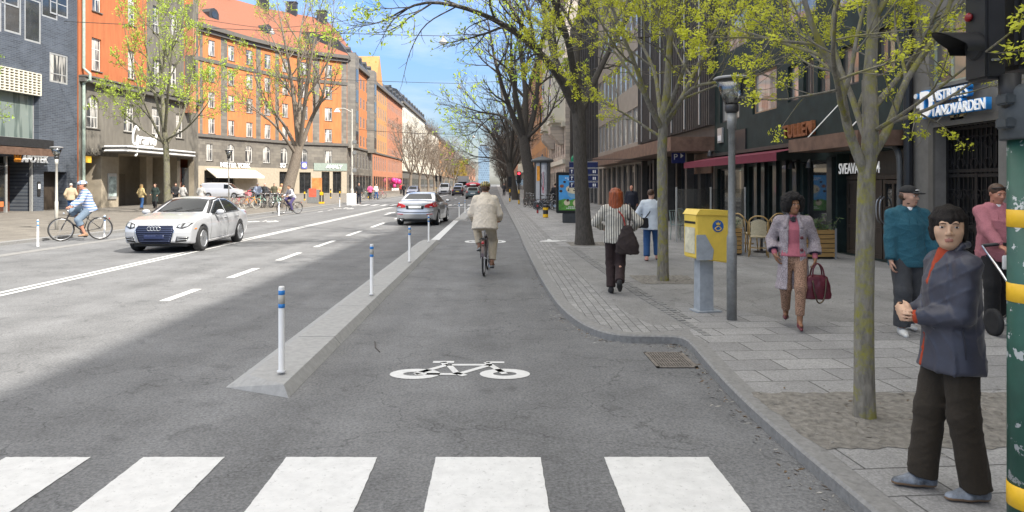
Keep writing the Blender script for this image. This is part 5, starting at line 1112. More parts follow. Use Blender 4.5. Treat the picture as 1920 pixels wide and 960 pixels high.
for x, z, r in ((-.42, 1.6, .09), (-.46, 1.38, .07), (-.3, 1.78, .06)): disc(x, z, r, r*.8, m_chk if r < .09 else mat('poster_brown', (.25, .09, .04)), 'poster_crumb')
disc(-.2, .88, .13, .12, m_ice, 'poster_scoop'); disc(.22, .86, .16, .15, m_ice, 'poster_scoop'); disc(-.16, .98, .06, .06, m_chk, 'poster_chunk', -.109)
for z, l in ((1.93, .72), (1.86, .5), (.68, .42), (.62, .6)):
    mb = MB()
    n = int(l/.075)
    for k in range(n): x = .08-l/2+k*.075; mb.box(x, x+.05, -.1085, -.1035, z, z+.035)
    mb.build('poster_text_line', m_signw, po)
# advertising column
p = (PX(1017, 47), 47, SW); g = thing('advertising_column', 'round advertising column with dark roof and posters on the pavement', 'column', p)
mb = MB(); mb.sm = False; mb.lathe([(.62, 0), (.62, .42), (.52, .44)], 20); mb.lathe([(.48, .4), (.48, 3.25)], 20)
mb.build('column_body', mat('pale_column', (.42, .43, .45), var=.1), g); mb = MB(); mb.lathe([(.62, 0), (.63, .42), (.5, .45)], 20); mb.build('plinth', m_metal, g)
mb = MB(); mb.lathe([(.5, 3.12), (.74, 3.2), (.78, 3.28), (.7, 3.36), (.3, 3.5), (.06, 3.58), (.04, 3.7), (0, 3.72)], 20); mb.build('column_roof', mat('slate_roof', (.07, .075, .08), rough=.5), g)
for k in range(6):
    a = k*math.pi/3+.2; mb = MB(); mb.cyl((.52*math.cos(a), .52*math.sin(a), .4), .045, 2.8, 8); mb.build('column_rib', m_metal, g)
def colposter(a0, a1, z0, z1, m, nm, r=.487):
    mb = MB(); n = 8
    for k in range(n):
        q = [a0+(a1-a0)*(k+t)/n for t in (0, 1)]; pts = [(r*math.cos(t), r*math.sin(t)) for t in q]
        mb.add([(pts[0][0], pts[0][1], z0), (pts[1][0], pts[1][1], z0), (pts[1][0], pts[1][1], z1), (pts[0][0], pts[0][1], z1)], [(0, 1, 2, 3)])
    return mb.build(nm, m, g)
colposter(R(215), R(245), 1.9, 2.9, mat('orange_poster', (.7, .3, .04), var=.4, scale=5), 'orange_poster'); cp = colposter(R(252), R(292), .6, 3.0, mat('white_poster', (.62, .62, .64)), 'dancer_poster')
m_rp = mat('poster_red', (.5, .03, .08)); m_bk = mat('poster_black', (.04, .03, .04))
for a, z, h, m in ((262, 1.5, .9, m_bk), (272, 1.3, 1.2, m_rp), (280, 1.4, 1.1, m_bk), (266, 1.1, .5, m_rp), (276, 1.05, .4, m_rp)):
    mb = MB(); r = .492
    for k in range(5):
        q0 = R(a-3+math.sin(k)*2); q1 = q0+R(4); z0, z1 = z+h*k/5, z+h*(k+1)/5+.0; mb.add([(r*math.cos(q0), r*math.sin(q0), z0), (r*math.cos(q1), r*math.sin(q1), z0), (r*math.cos(q1+.02), r*math.sin(q1+.02), z1), (r*math.cos(q0+.02), r*math.sin(q0+.02), z1)], [(0, 1, 2, 3)])
    mb.build('poster_figure', m, cp)
# direction signs beside the big tree
p = (PX(1094, 27), 27, SW); g = thing('direction_sign', 'stack of four navy cycle direction signs half hidden by the big tree', 'sign', p)
mb = MB(); mb.cyl((-.02, .04, 0), .035, 2.68, 12); mb.build('sign_post', m_galv, g); m_nav = mat('navy_panel', (.012, .02, .09), rough=.35)
for k in range(4):
    z = 2.52-k*.262-.2; mb = MB(); mb.bevbox(-.56, .56, -.03, 0, z, z+.235, .008); sp = mb.build('sign_panel', m_nav, g)
    mb = MB(); mb.box(-.55, .55, -.033, -.0302, z+.004, z+.012); mb.box(-.55, .55, -.033, -.0302, z+.223, z+.231); mb.build('panel_border', m_signw, sp)
    if k:
        mb = MB()
        for q in range(2): mb.box(.36+q*.07, .40+q*.07, -.0335, -.0302, z+.06, z+.17)
        mb.tube([(-.46, -.033, z+.05), (-.46, -.033, z+.15), (-.4 if k > 1 else -.46, -.033, z+.17)], .013, 5); mb.add([(-.5, -.034, z+.14), (-.42, -.034, z+.14), (-.46, -.034, z+.2)], [(0, 1, 2)]); mb.build('panel_writing', m_signw, sp)
g = thing('round_sign', 'small green globe sign of a shop half behind the big tree', 'sign', (PX(1077, 34), 34, 2.75)); mb = MB(); mb.sm = True; mb.ball((0, 0, .2), (.18, .08, .26), 16); mb.build('sign_globe', mat('green_globe', (.0, .18, .07), rough=.3), g); mb = MB(); mb.tube([(0, 0, .2), (1.2, .1, .25), (2.3, .1, .25)], .02, 6); mb.tube([(2.3, .1, .25), (5.1, .1, .25)], .02, 6); mb.build('bracket', m_metal, g)
# near traffic signal pole
p = (2.50, 3.22, SW); g = thing('traffic_signal', 'green traffic signal pole with yellow bands and black signal heads', 'traffic light', p)
m_gp = mat('chipped_green_paint', (.022, .085, .06), rough=.45, var=.25, scale=6)
nt, b = nodes_of(m_gp); rp = b.inputs['Base Color'].links[0].from_node; tc = [n for n in nt.nodes if n.type == 'TEX_COORD'][0]
nz = nt.nodes.new('ShaderNodeTexNoise'); nz.inputs['Scale'].default_value = 13; nz.inputs['Detail'].default_value = 7; nz.inputs['Roughness'].default_value = .65; nt.links.new(tc.outputs['Object'], nz.inputs['Vector'])
rr = nt.nodes.new('ShaderNodeValToRGB'); rr.color_ramp.interpolation = 'CONSTANT'; rr.color_ramp.elements[0].position = 0; rr.color_ramp.elements[0].color = (0, 0, 0, 1); rr.color_ramp.elements[1].position = .605; nt.links.new(nz.outputs['Fac'], rr.inputs[0])
mx = nt.nodes.new('ShaderNodeMix'); mx.data_type = 'RGBA'; mx.inputs[7].default_value = (.42, .44, .43, 1); nt.links.new(rr.outputs[0], mx.inputs[0]); nt.links.new(rp.outputs[0], mx.inputs[6]); nt.links.new(mx.outputs[2], b.inputs['Base Color'])
r = .104; hp = PZ(262, 3.22)-SW; mb = MB(); mb.sm = True; mb.lathe([(r, 0), (r, hp)], 32); mb.build('pole', m_gp, g)
m_yb = mat('yellow_band', (.8, .47, .015), rough=.4, var=.12, scale=9)
for a, c in ((PZ(426, 3.22), PZ(393, 3.22)), (PZ(566, 3.22), PZ(531, 3.22)), (PZ(950, 3.22), PZ(908, 3.22))):
    mb = MB(); mb.sm = True; mb.lathe([(r, a-SW), (r+.002, a-SW+.001), (r+.002, c-SW-.001), (r, c-SW)], 32); mb.build('yellow_band', m_yb, g)
for a, z, w, h, m in ((262, 1.42, .05, .06, m_signw), (250, 1.16, .035, .10, m_signw), (285, .98, .07, .09, mat('torn_sticker', (.5, .51, .5), var=.4, scale=30)), (268, .62, .04, .07, m_signw), (238, .45, .05, .03, mat('torn_sticker', (.5, .51, .5)))):
    mb = MB()
    for k in range(6):
        q0, q1 = R(a)+(w/r)*(k/6-.5), R(a)+(w/r)*((k+1)/6-.5); rr_ = r+.0012; mb.add([(rr_*math.cos(q0), rr_*math.sin(q0), z), (rr_*math.cos(q1), rr_*math.sin(q1), z), (rr_*math.cos(q1), rr_*math.sin(q1), z+h), (rr_*math.cos(q0), rr_*math.sin(q0), z+h)], [(0, 1, 2, 3)])
    mb.build('sticker', m, g)
m_cg = mat('dark_cast_housing', (.05, .058, .062), rough=.55, var=.25, scale=12, bump=.1); h2 = PZ(160, 3.22)-SW
mb = MB(); mb.sm = True; mb.lathe([(.132, hp), (.135, hp+.01), (.135, h2-.03), (.128, h2-.012), (.11, h2), (0, h2)], 28); mb.build('clamp_housing', m_cg, g)
for z in (hp+.05, hp+.16):
    for sx in (-.1, .1): mb = MB(); mb.bevbox(min(sx, sx*1.65), max(sx, sx*1.65), -.05, .03, z, z+.05, .008); mb.build('clamp_lug', m_cg, g)
mb = MB(); mb.bevbox(-.06, .02, -.11, -.03, h2, h2+.06, .01); mb.build('junction_box', mat('white_box', (.55, .55, .53)), g)
m_sig = mat('black_signal_plastic', (.014, .014, .015), rough=.5, var=.3, scale=8)
xb0, xb1 = PX(1850, 3.22)-p[0], PX(1888, 3.22)-p[0]; zb0, zb1 = PZ(147, 3.22)-SW, PZ(147, 3.22)-SW+.95
mb = MB(); mb.bevbox(xb0, xb1, -.0, .155, zb0, zb1, .012); sb = mb.build('signal_head', m_sig, g)
for zc in (zb0+.16, zb0+.46, zb0+.76):
    n = 16; mb = MB(); mb.sm = True
    for (ro, inn) in ((.07, 0), (.066, 1)):
        vs = []; fs = []
        for k in range(n+1):
            a = R(-25)+R(230)*k/n; c, s_ = math.cos(a), math.sin(a); vs += [(xb0, .078+ro*c, zc+ro*s_), (xb0-.08-.12*max(0, s_), .078+ro*c, zc+ro*s_)]
        for k in range(n): fs.append((2*k, 2*k+1, 2*k+3, 2*k+2))
        mb.add(vs, fs)
    mb.build('visor', m_sig, sb)
for zc, m in ((zb0+.16, m_black), (zb0+.46, m_black), (zb0+.4, None)):
    if m: mb = MB(); mb.lathe([(.064, 0), (.055, .012), (0, .02)], 20, M=Matrix.Translation((xb0-.001, .078, zc)) @ Matrix.Rotation(R(-90), 4, 'Y')); mb.build('lens', m, sb)
mb = MB(); mb.ball((xb0-.01, .11, PZ(22, 3.22)-SW), (.015, .022, .022), 12); mb.build('red_lens', mat('red_lens', (.28, .01, .015), rough=.3), sb)
mb = MB(); mb.sm = True; mb.tube([((xb0+xb1)/2+.06, 0, zb0+.02), ((xb0+xb1)/2+.06, 0, zb0-.1), ((xb0+xb1)/2+.12, 0, zb0-.17), (-.1, 0, zb0-.18)], [.045, .045, .05, .04], 12); mb.build('head_bracket', m_sig, g)
mb = MB()
for z in (zb0+.08, zb0+.5): mb.bevbox(xb0+.02, xb0+.055, -.012, .002, z, z+.012, .003)
mb.build('latch', m_galv, sb)
mb = MB(); mb.bevbox(PX(1908, 3.22)-p[0], PX(1990, 3.22)-p[0], -.0, .2, PZ(128, 3.22)-SW, PZ(128, 3.22)-SW+.9, .02); mb.build('second_signal_head', m_sig, g)
mb = MB(); mb.bevbox(-.01, .11, -.16, -.098, .80, 1.12, .012); bt = mb.build('push_button_box', mat('blue_button_box', (.03, .09, .25), rough=.4), g); mb = MB(); mb.bevbox(.015, .09, -.165, -.158, .84, 1.08, .004); mb.build('button_plate', mat('sand_plate', (.5, .42, .28)), bt)
# planters and terrace furniture
m_plank = mat('oiled_planks', (.33, .2, .07), rough=.5, var=.3, scale=6, aniso=(.6, .6, 9)); m_zinc = mat('zinc_edge', (.3, .32, .34), rough=.4, metal=.5)
lf_dk = leaf_mat('shrub_leaves', (.07, .12, .035), .25); lf_pale = leaf_mat('silvery_leaves', (.22, .26, .17), .2)
def planter(x0, x1, y0, y1, h, label, seed):
    g = thing('planter', label, 'planter', ((x0+x1)/2, (y0+y1)/2, SW), 0, 'wooden planters of the restaurant terrace'); w, d = (x1-x0)/2, (y1-y0)/2; mb = MB(); n = 6
    for k in range(n):
        z0 = .05+(h-.06)*k/n; z1 = z0+(h-.06)/n-.018
        for q in ((-w, w, -d, -d+.025), (-w, w, d-.025, d), (-w, -w+.025, -d+.026, d-.026), (w-.025, w, -d+.026, d-.026)): mb.box(*q, z0, z1)
    mb.build('plank_sides', m_plank, g); mb = MB(); mb.box(-w+.03, w-.03, -d+.03, d-.03, .02, h-.06); mb.build('liner', m_black, g)
    for sx in (-1, 1): mb = MB(); mb.box(sx*w-.02, sx*w+.02, -d-.012, -d-.002, .0, h+.01); mb.build('corner_strip', m_zinc, g)
    t = thing('shrub', 'low dark leafy shrubs growing in the '+('planter by the doorway' if x1 > 7 else 'planter behind the lamp post'), 'shrub', ((x0+x1)/2, (y0+y1)/2, SW+h-.06)); r = random.Random(seed); mb = MB(); st = MB()
    for k in range(26):
        bx_, by_ = r.uniform(-w, w)*.9, r.uniform(-d, d)*.8; hh = r.uniform(.12, .38); tx, ty = bx_+r.uniform(-.2, .2), by_+r.uniform(-.2, .2); st.tube([(bx_, by_, 0), ((bx_+tx)/2, (by_+ty)/2, hh*.6), (tx, ty, hh)], .006, 4)
        for q in range(16):
            f = r.random(); c = Vector((bx_+(tx-bx_)*f, by_+(ty-by_)*f, hh*f))+rdir(r)*.05; a = rdir(r); b2 = a.orthogonal().normalized(); s = r.uniform(.03, .07); mb.add([c-a*s, c+b2*s*.3, c+a*s, c-b2*s*.3], [(0, 1, 2, 3)])
    st.build('stems', b_green, t); mb.build('leaves', lf_dk if seed % 2 else lf_pale, t, fixn=False)
planter(PX(1494, 15.6), PX(1567, 15.6), 15.6, 16.2, .68, 'slatted wooden planter beside the brown double door', 1)
planter(PX(1362, 16.4), PX(1393, 16.4), 16.4, 17.6, .66, 'slatted wooden planter behind the grey lamp post', 2)
m_rat = mat('rattan_frame', (.42, .27, .1), rough=.45, var=.2, scale=20); m_weave = mat('cream_weave', (.48, .41, .27), rough=.7, var=.35, scale=60)
def rattan(p, rz, label):
    g = thing('rattan_chair', label, 'chair', p, rz, 'rattan bistro chairs on the terrace'); mb = MB(); mb.sm = True; mb.lathe([(0, .44), (.21, .44), (.22, .46), (.2, .475), (0, .47)], 18); mb.build('seat', m_weave, g)
    for sx, sy in ((-.17, -.17), (.17, -.17), (-.19, .19), (.19, .19)): mb = MB(); mb.sm = True; mb.tube([(sx*.95, sy*.95, .45), (sx*1.12, sy*1.12, 0)], .016, 8); mb.build('leg', m_rat, g)
    mb = MB(); mb.sm = True; mb.tube(curve([(-.22, -.05, .5), (-.23, .1, .66), (-.2, .24, .84), (-.11, .28, .93), (0, .29, .95), (.11, .28, .93), (.2, .24, .84), (.23, .1, .66), (.22, -.05, .5)], 5), .018, 8); mb.tube([(-.19, .2, .46), (-.2, .25, .82)], .015, 6); mb.tube([(.19, .2, .46), (.2, .25, .82)], .015, 6); mb.build('back_frame', m_rat, g)
    mb = MB()
    for k in range(6):
        for j in range(6):
            f = lambda a, c: Vector((-.17+.34*a, .235+.05*math.sin(math.pi*a)+.03*c, .5+.38*c*(.82+.18*math.sin(math.pi*a)))); a, b2, c, d = f(k/6, j/6), f((k+1)/6, j/6), f((k+1)/6, (j+1)/6), f(k/6, (j+1)/6); o = Vector((0, .012, 0)); mb.add([a, b2, c, d, a+o, b2+o, c+o, d+o], [(0, 1, 2, 3), (4, 7, 6, 5)])
    mb.build('backrest', m_weave, g)
    mb = MB(); mb.sm = True; mb.tube([(.17*math.cos(k*.5236), .17*math.sin(k*.5236), .2) for k in range(12)], .009, 6, closed=True); mb.build('stretcher_ring', m_rat, g)
rattan((PX(1422, 16.2), 16.2, SW), R(160), 'rattan chair with its back to the street, nearest beside the planter'); rattan((PX(1400, 17.4), 17.4, SW), R(110), 'rattan chair half hidden behind the nearer one'); rattan((PX(1446, 17.6), 17.6, SW), R(200), 'rattan chair behind the woman in the lilac coat')
g = thing('bistro_table', 'small round bistro table among the rattan chairs', 'table', (PX(1428, 17.2), 17.2, SW)); mb = MB(); mb.sm = True; mb.lathe([(0, .72), (.3, .72), (.3, .745), (0, .745)], 20); mb.build('table_top', m_dkwood, g); mb = MB(); mb.lathe([(.2, 0), (.2, .02), (.03, .04), (.03, .72)], 14); mb.build('table_base', m_metal, g)
m_gc = mat('grey_green_chair', (.2, .26, .24), rough=.5)
for k, (px, Y, lb) in enumerate(((1276, 21, 'grey green terrace chair nearest the mossy trunk'), (1290, 22.5, 'grey green terrace chair behind the left one'), (1312, 21.6, 'grey green terrace chair nearest the lamp post'))):
    g = thing('terrace_chair', lb, 'chair', (PX(px, Y), Y, SW), R(30+k*70), 'grey green terrace chairs'); mb = MB(); mb.bevbox(-.21, .21, -.21, .21, .44, .47, .01); mb.build('seat', m_gc, g)
    for sx in (-.19, .19):
        for sy in (-.19, .19): mb = MB(); mb.tube([(sx, sy, .45), (sx*1.1, sy*1.1, 0)], .012, 6); mb.build('leg', m_gc, g)
    mb = MB()
    for q in range(5): x = -.17+q*.085; mb.tube([(x, .2, .46), (x, .26, .84)], .009, 6)
    mb.tube([(-.2, .2, .46), (-.2, .27, .88), (.2, .27, .88), (.2, .2, .46)], .013, 6); mb.build('backrest', m_gc, g)
g = thing('wind_screen', 'clear glass terrace wind screen with pale steel posts', 'screen', (PX(1268, 20.2), 20.2, SW)); 
for x in (0, 1.0, 2.0): mb = MB(); mb.box(x-.02, x+.02, -.02, .02, 0, 1.6); mb.build('post', m_al, g)
mb = MB(); mb.box(.02, .98, -.006, .006, .1, 1.55); mb.box(1.02, 1.98, -.006, .006, .1, 1.55); mb.build('glass_panel', m_clear, g)
# small bollards on the right, right hand traffic light
def striped(px, py, h, r, label, z=SW, grp='yellow and black bollards', cols=(m_metal, m_yb)):
    p = P(px, py, z); g = thing('bollard', label, 'bollard', p, 0, grp); mb = MB(); mb.lathe([(r, 0), (r, h), (r*.6, h+.04), (0, h+.05)], 12); mb.build('post', cols[0], g)
    for a, c in ((.02, .18), (h*.62, h*.82)): mb = MB(); mb.lathe([(r+.001, a), (r+.006, a+.002), (r+.006, c-.002), (r+.001, c)], 12); mb.build('yellow_band', cols[1], g)
    return g
striped(1023, 408, .62, .13, 'stubby yellow banded bollard on the pavement before the column'); striped(1008, 400, .6, .05, 'thin dark bollard with red foot before the column', cols=(m_metal, mat('dull_red', (.3, .03, .03))))
def signal(px, Y, ztop, label, face=1, red=True):
    g = thing('traffic_light', label, 'traffic light', (PX(px, Y), Y, SW)); mb = MB(); mb.cyl((0, 0, 0), .06, ztop-.9, 10); mb.build('pole', m_metal, g)
    for a, c in ((.05, .35), (.9, 1.2)): mb = MB(); mb.lathe([(.061, a), (.068, a+.003), (.068, c-.003), (.061, c)], 10); mb.build('yellow_band', m_yb, g)
    mb = MB(); mb.bevbox(-.17, .17, -.12, .12, ztop-1.0, ztop, .03); hd = mb.build('signal_head', m_sig, g)
    for k, m in enumerate((mat('lit_red_lens', (.7, .02, .03), emit=(1, .03, .05, 1.2)) if red else m_black, m_black, m_black)):
        mb = MB(); mb.lathe([(.11, 0), (.1, .02), (0, .03)], 16, M=Matrix.Translation((0, -.121, ztop-.18-k*.31)) @ Matrix.Rotation(R(90), 4, 'X')); mb.build('lens', m, hd)
signal(973, 58, 2.75, 'traffic light showing red on the right pavement'); signal(956, 66, 2.4, 'dark traffic light left of the red one beside a trunk', red=False); signal(818, 112, 3.1, 'dark traffic light on the left beyond the silver car', red=False); signal(826, 118, 3.1, 'second dark traffic light beyond the silver car', red=False)
# left plaza furniture
for q in ((571, 376, 'yellow banded bollard beside the blue banner'), (620, 372, 'yellow banded bollard before the corner cafe'), (637, 374, 'yellow banded bollard nearest the tall mast'), (690, 371, 'yellow banded bollard beyond the tall mast')): striped(q[0], q[1], 1.1, .07, q[2])
g = thing('signal_post', 'stout black post with yellow push button and foot near the grey cabinet', 'post', P(603, 382, SW)); mb = MB(); mb.cyl((-.12, 0, 0), .06, 1.15, 10); mb.cyl((.12, 0, 0), .06, 1.15, 10); mb.build('post', m_metal, g); mb = MB(); mb.bevbox(-.22, .22, -.12, .12, 0, .16, .02); mb.build('yellow_foot', m_yb, g); mb = MB(); mb.bevbox(-.15, .15, -.13, .1, .72, 1.02, .03); mb.build('button_box', m_yb, g)
p = P(588, 381, SW); g = thing('utility_cabinet', 'grey utility cabinet with a red poster near the black post', 'cabinet', p); mb = MB(); mb.bevbox(-.5, .5, -.25, .25, 0, 1.2, .03); mb.build('cabinet_body', m_galv, g); mb = MB(); mb.box(-.35, .3, -.262, -.251, .55, 1.3); mb.build('poster', mat('red_poster', (.65, .12, .07), var=.4, scale=4), g)
g = thing('sandwich_board', 'tall orange and yellow board before the corner cafe', 'sign', P(594, 377, SW)); mb = MB(); mb.bevbox(-.5, .5, -.05, .05, .9, 2.3, .02); mb.build('board', mat('orange_yellow_board', (.7, .25, .08), var=.5, scale=2), g); mb = MB(); mb.cyl((0, 0, 0), .04, .92, 8); mb.build('stand', m_galv, g)
g = thing('light_mast', 'tall pale mast with equipment boxes at the street corner', 'mast', (PX(660, 59), 59, SW)); mb = MB(); mb.lathe([(.14, 0), (.14, 1.2), (.1, 1.3), (.06, 8.0), (0, 8.1)], 12); mb.build('mast', m_palepole, g)
for z in (2.7, 4.2, 5.1): mb = MB(); mb.bevbox(.08, .38, -.12, .12, z, z+.32, .03); mb.build('equipment_box', m_galv, g)
mb = MB(); mb.tube([(0, 0, 7.8), (-.6, -.2, 8.1), (-1.2, -.3, 8.1)], .035, 6); mb.build('arm', m_palepole, g); mb = MB(); mb.lathe([(0, .2), (.1, .15), (.28, -.12), (0, -.1)], 14, (-1.2, -.3, 7.9)); mb.build('lamp_shade', m_signw, g)
g = thing('utility_cabinet', 'white utility cabinet at the foot of the tall mast', 'cabinet', P(659, 385, SW)); mb = MB(); mb.bevbox(-.35, .35, -.2, .2, 0, .95, .03); mb.build('cabinet_body', m_signw, g)
# lamps hung over the street
def pendant(px, py, Y, label, s=1., x0=-26.8, x1=8.3):
    X, Z = PX(px, Y), PZ(py, Y); g = thing('pendant_lamp', label, 'lamp', (X, Y, Z), 0, 'lamps hung on wires over the street'); mb = MB(); n = 12
    pts = []
    for k in range(n+1): 
        x = x0+(x1-x0)*k/n; t = (x-X)/(x1-X) if x > X else (X-x)/(X-x0); pts.append((x-X, 0, .42+.9*t**1.3))
    pts.append((0, 0, .42)); pts.sort(); mb.tube(pts, .012+.00016*Y, 4); mb.build('span_wire', m_metal, g)
    mb = MB(); mb.sm = True; mb.lathe([(0, .42), (.05*s, .4), (.08*s, .25), (.26*s, .04), (.28*s, 0), (.25*s, -.01)], 20); mb.build('lamp_shade', mat('lamp_hood', (.42, .40, .36), rough=.4), g)
    mb = MB(); mb.sm = True; mb.lathe([(.25*s, -.005), (.2*s, -.1*s), (.08*s, -.15*s), (0, -.16*s)], 20); mb.build('diffuser', m_signw, g)
pendant(831, 80, 43, 'grey pendant lamp hanging over the road under the big branch'); pendant(861, 164, 72, 'second pendant lamp over the road, smaller and lower'); pendant(888, 257, 150, 'far small pendant lamp over the road', 1.5); pendant(793, 255, 130, 'far pendant lamp before the cream house', 1.4); pendant(510, 62, 62, 'pendant lamp in front of the red tiled roof', 1, x1=-12)
# ------------------------------------------------------------------ implicit surfaces -> smooth meshes
def surface_nets(f, org, h):
    """f: sampled field (negative inside); returns vertices and quads"""
    nx, ny, nz = f.shape; s = f < 0
    c = [s[i:nx-1+i, j:ny-1+j, k:nz-1+k] for i in (0, 1) for j in (0, 1) for k in (0, 1)]
    cnt = np.zeros(c[0].shape, np.int8)
    for q in c: cnt += q
    act = (cnt > 0) & (cnt < 8); idx = -np.ones(act.shape, np.int64); I = np.argwhere(act); idx[act] = np.arange(len(I))
    acc = np.zeros((len(I), 3)); num = np.zeros(len(I))
    corners = [(i, j, k) for i in (0, 1) for j in (0, 1) for k in (0, 1)]
    vals = {q: f[I[:, 0]+q[0], I[:, 1]+q[1], I[:, 2]+q[2]] for q in corners}
    for a in corners:
        for ax in range(3):
            if a[ax]: continue
            b = list(a); b[ax] = 1; b = tuple(b); va, vb = vals[a], vals[b]; m = (va < 0) != (vb < 0)
            t = np.where(m, va/np.where(m, va-vb, 1), 0); p = np.tile(np.array(a, float), (len(I), 1)); p[:, ax] += t
            acc[m] += p[m]; num[m] += 1
    V = np.array(org)+(I+acc/num[:, None])*h; Q = []
    for ax in range(3):
        sl0 = [slice(None)]*3; sl1 = [slice(None)]*3; sl0[ax] = slice(0, -1); sl1[ax] = slice(1, None)
        a, b = s[tuple(sl0)], s[tuple(sl1)]; E = np.argwhere(a != b); o1, o2 = [(1, 2), (2, 0), (0, 1)][ax]
        ok = (E[:, o1] > 0) & (E[:, o2] > 0) & (E[:, o1] < f.shape[o1]-1) & (E[:, o2] < f.shape[o2]-1); E = E[ok]; ins = s[E[:, 0], E[:, 1], E[:, 2]]
        def ci(d1, d2): q = E.copy(); q[:, o1] += d1; q[:, o2] += d2; return idx[q[:, 0], q[:, 1], q[:, 2]]
        q = np.stack([ci(-1, -1), ci(0, -1), ci(0, 0), ci(-1, 0)], 1); q[~ins] = q[~ins][:, ::-1]; Q.append(q)
    return V, np.concatenate(Q)
def smooth_verts(V, Q, it=1, lam=.5):
    for _ in range(it):
        A = np.zeros_like(V); n = np.zeros(len(V))
        for k in range(4):
            for j in (k-1, (k+1) % 4): np.add.at(A, Q[:, k], V[Q[:, j]]); np.add.at(n, Q[:, k], 1)
        V = V*(1-lam)+lam*A/np.maximum(n, 1)[:, None]
    return V
def np_mesh(name, V, Q, mats, mi=None):
    me = bpy.data.meshes.new(name); me.vertices.add(len(V)); me.vertices.foreach_set('co', V.astype(np.float32).ravel())
    n = len(Q); me.loops.add(n*4); me.loops.foreach_set('vertex_index', Q.astype(np.int32).ravel()); me.polygons.add(n); me.polygons.foreach_set('loop_start', np.arange(0, n*4, 4, dtype=np.int32)); me.polygons.foreach_set('loop_total', np.full(n, 4, np.int32))
    for m in (mats if isinstance(mats, (list, tuple)) else [mats]): me.materials.append(m)
    me.polygons.foreach_set('use_smooth', np.ones(n, bool))
    if mi is not None: me.polygons.foreach_set('material_index', mi.astype(np.int32))
    me.update(calc_edges=True); me.validate(); return me
def smax(a, b, k):
    h = np.clip(.5+.5*(a-b)/k, 0, 1); return b+(a-b)*h+k*h*(1-h)
def smin(a, b, k): return -smax(-a, -b, k)
# ------------------------------------------------------------------ cars
def paint(name, col, metal=.0, rough=.28): return mat(name, col, rough=rough, metal=metal, var=.03, scale=2, coat=1., spec=.6)
c_tyre = mat('tyre_rubber', (.022, .022, .023), rough=.85, var=.2, scale=20); c_rim = mat('alloy_rim', (.55, .56, .58), rough=.25, metal=.9, var=.05); c_glass = mat('car_glass', (.012, .014, .016), rough=.05, spec=.12, var=.1); c_blk = mat('black_trim', (.015, .015, .016), rough=.4); c_chr = mat('chrome', (.75, .76, .78), rough=.12, metal=1, var=.02)
c_lamp = mat('headlamp_glass', (.35, .37, .4), rough=.08, spec=.8, coat=1, var=.5, scale=14); c_red = mat('tail_lamp_red', (.45, .012, .018), rough=.12, coat=1, var=.25, scale=20); c_amber = mat('amber_marker', (.8, .22, .02), rough=.2); c_plate = mat('white_plate', (.75, .75, .73), rough=.4, var=.03); c_yplate = mat('yellow_plate', (.75, .55, .05), rough=.4)
from mathutils.geometry import delaunay_2d_cdt
def project(bvh, poly, view, name, m, parent, off=.006, step=.05, thick=.012, sgn=1):
    """lay a patch onto the body: poly in the view plane. view 'side' (y,z) from x=sgn, 'front' (x,z) from -y, 'rear' (x,z) from +y, 'top' (x,y)"""
    pts = []
    n = len(poly)
    for i in range(n):
        a, b = Vector(poly[i]), Vector(poly[(i+1) % n]); k = max(1, int((b-a).length/step))
        for j in range(k): pts.append(a.lerp(b, j/k))
    nb = len(pts); edges = [(i, (i+1) % nb) for i in range(nb)]
    xs = [p.x for p in pts]; ys = [p.y for p in pts]; x = min(xs)+step/2
    while x < max(xs):
        y = min(ys)+step/2
        while y < max(ys): pts.append(Vector((x, y))); y += step
        x += step
    V, E, F, *_ = delaunay_2d_cdt(pts, edges, [], 1, 1e-5)
    vs = []; ok = []
    for p in V:
        if view == 'side': o, d = Vector((sgn*4, p.x, p.y)), Vector((-sgn, 0, 0))
        elif view == 'front': o, d = Vector((p.x, -8, p.y)), Vector((0, 1, 0))
        elif view == 'rear': o, d = Vector((p.x, 8, p.y)), Vector((0, -1, 0))
        else: o, d = Vector((p.x, p.y, 5)), Vector((0, 0, -1))
        h = bvh.ray_cast(o, d)
        if h[0] is None: vs.append(o); ok.append(False)
        else:
            nn = h[1] if h[1].dot(d) < 0 else -h[1]; vs.append(h[0]+(nn-d).normalized()*off); ok.append(True)
    F = [f for f in F if all(ok[i] for i in f)]
    if not F: return None
    us = sorted({i for f in F for i in f}); mp = {i: k for k, i in enumerate(us)}; vs = [vs[i] for i in us]; F = [[mp[i] for i in f] for f in F]; mb = MB(); mb.sm = True; mb.add(vs, F)
    cnt = {}
    for f in F:
        for i in range(len(f)): e = (f[i], f[(i+1) % len(f)]); cnt[tuple(sorted(e))] = cnt.get(tuple(sorted(e)), 0)+1
    dd = {'side': Vector((-sgn, 0, 0)), 'front': Vector((0, 1, 0)), 'rear': Vector((0, -1, 0)), 'top': Vector((0, 0, -1))}[view]
    for e, c in cnt.items():
        if c == 1: a, b = vs[e[0]], vs[e[1]]; mb.sm = False; mb.add([a, b, b+dd*thick, a+dd*thick], [(0, 1, 2, 3)])
    me = mb.mesh(name, m, fixn=False); bm = bmesh.new(); bm.from_mesh(me); bmesh.ops.remove_doubles(bm, verts=bm.verts, dist=1e-5)
    for f in bm.faces:
        f.normal_update()
    ref = sum((f.normal for f in bm.faces), Vector())
    bmesh.ops.recalc_face_normals(bm, faces=bm.faces); s = 0
    for f in bm.faces: f.normal_update(); s += f.normal.dot(-dd)*f.calc_area()
    if s < 0: bmesh.ops.reverse_faces(bm, faces=bm.faces)
    bm.to_mesh(me); bm.free(); return link(name, me, parent)
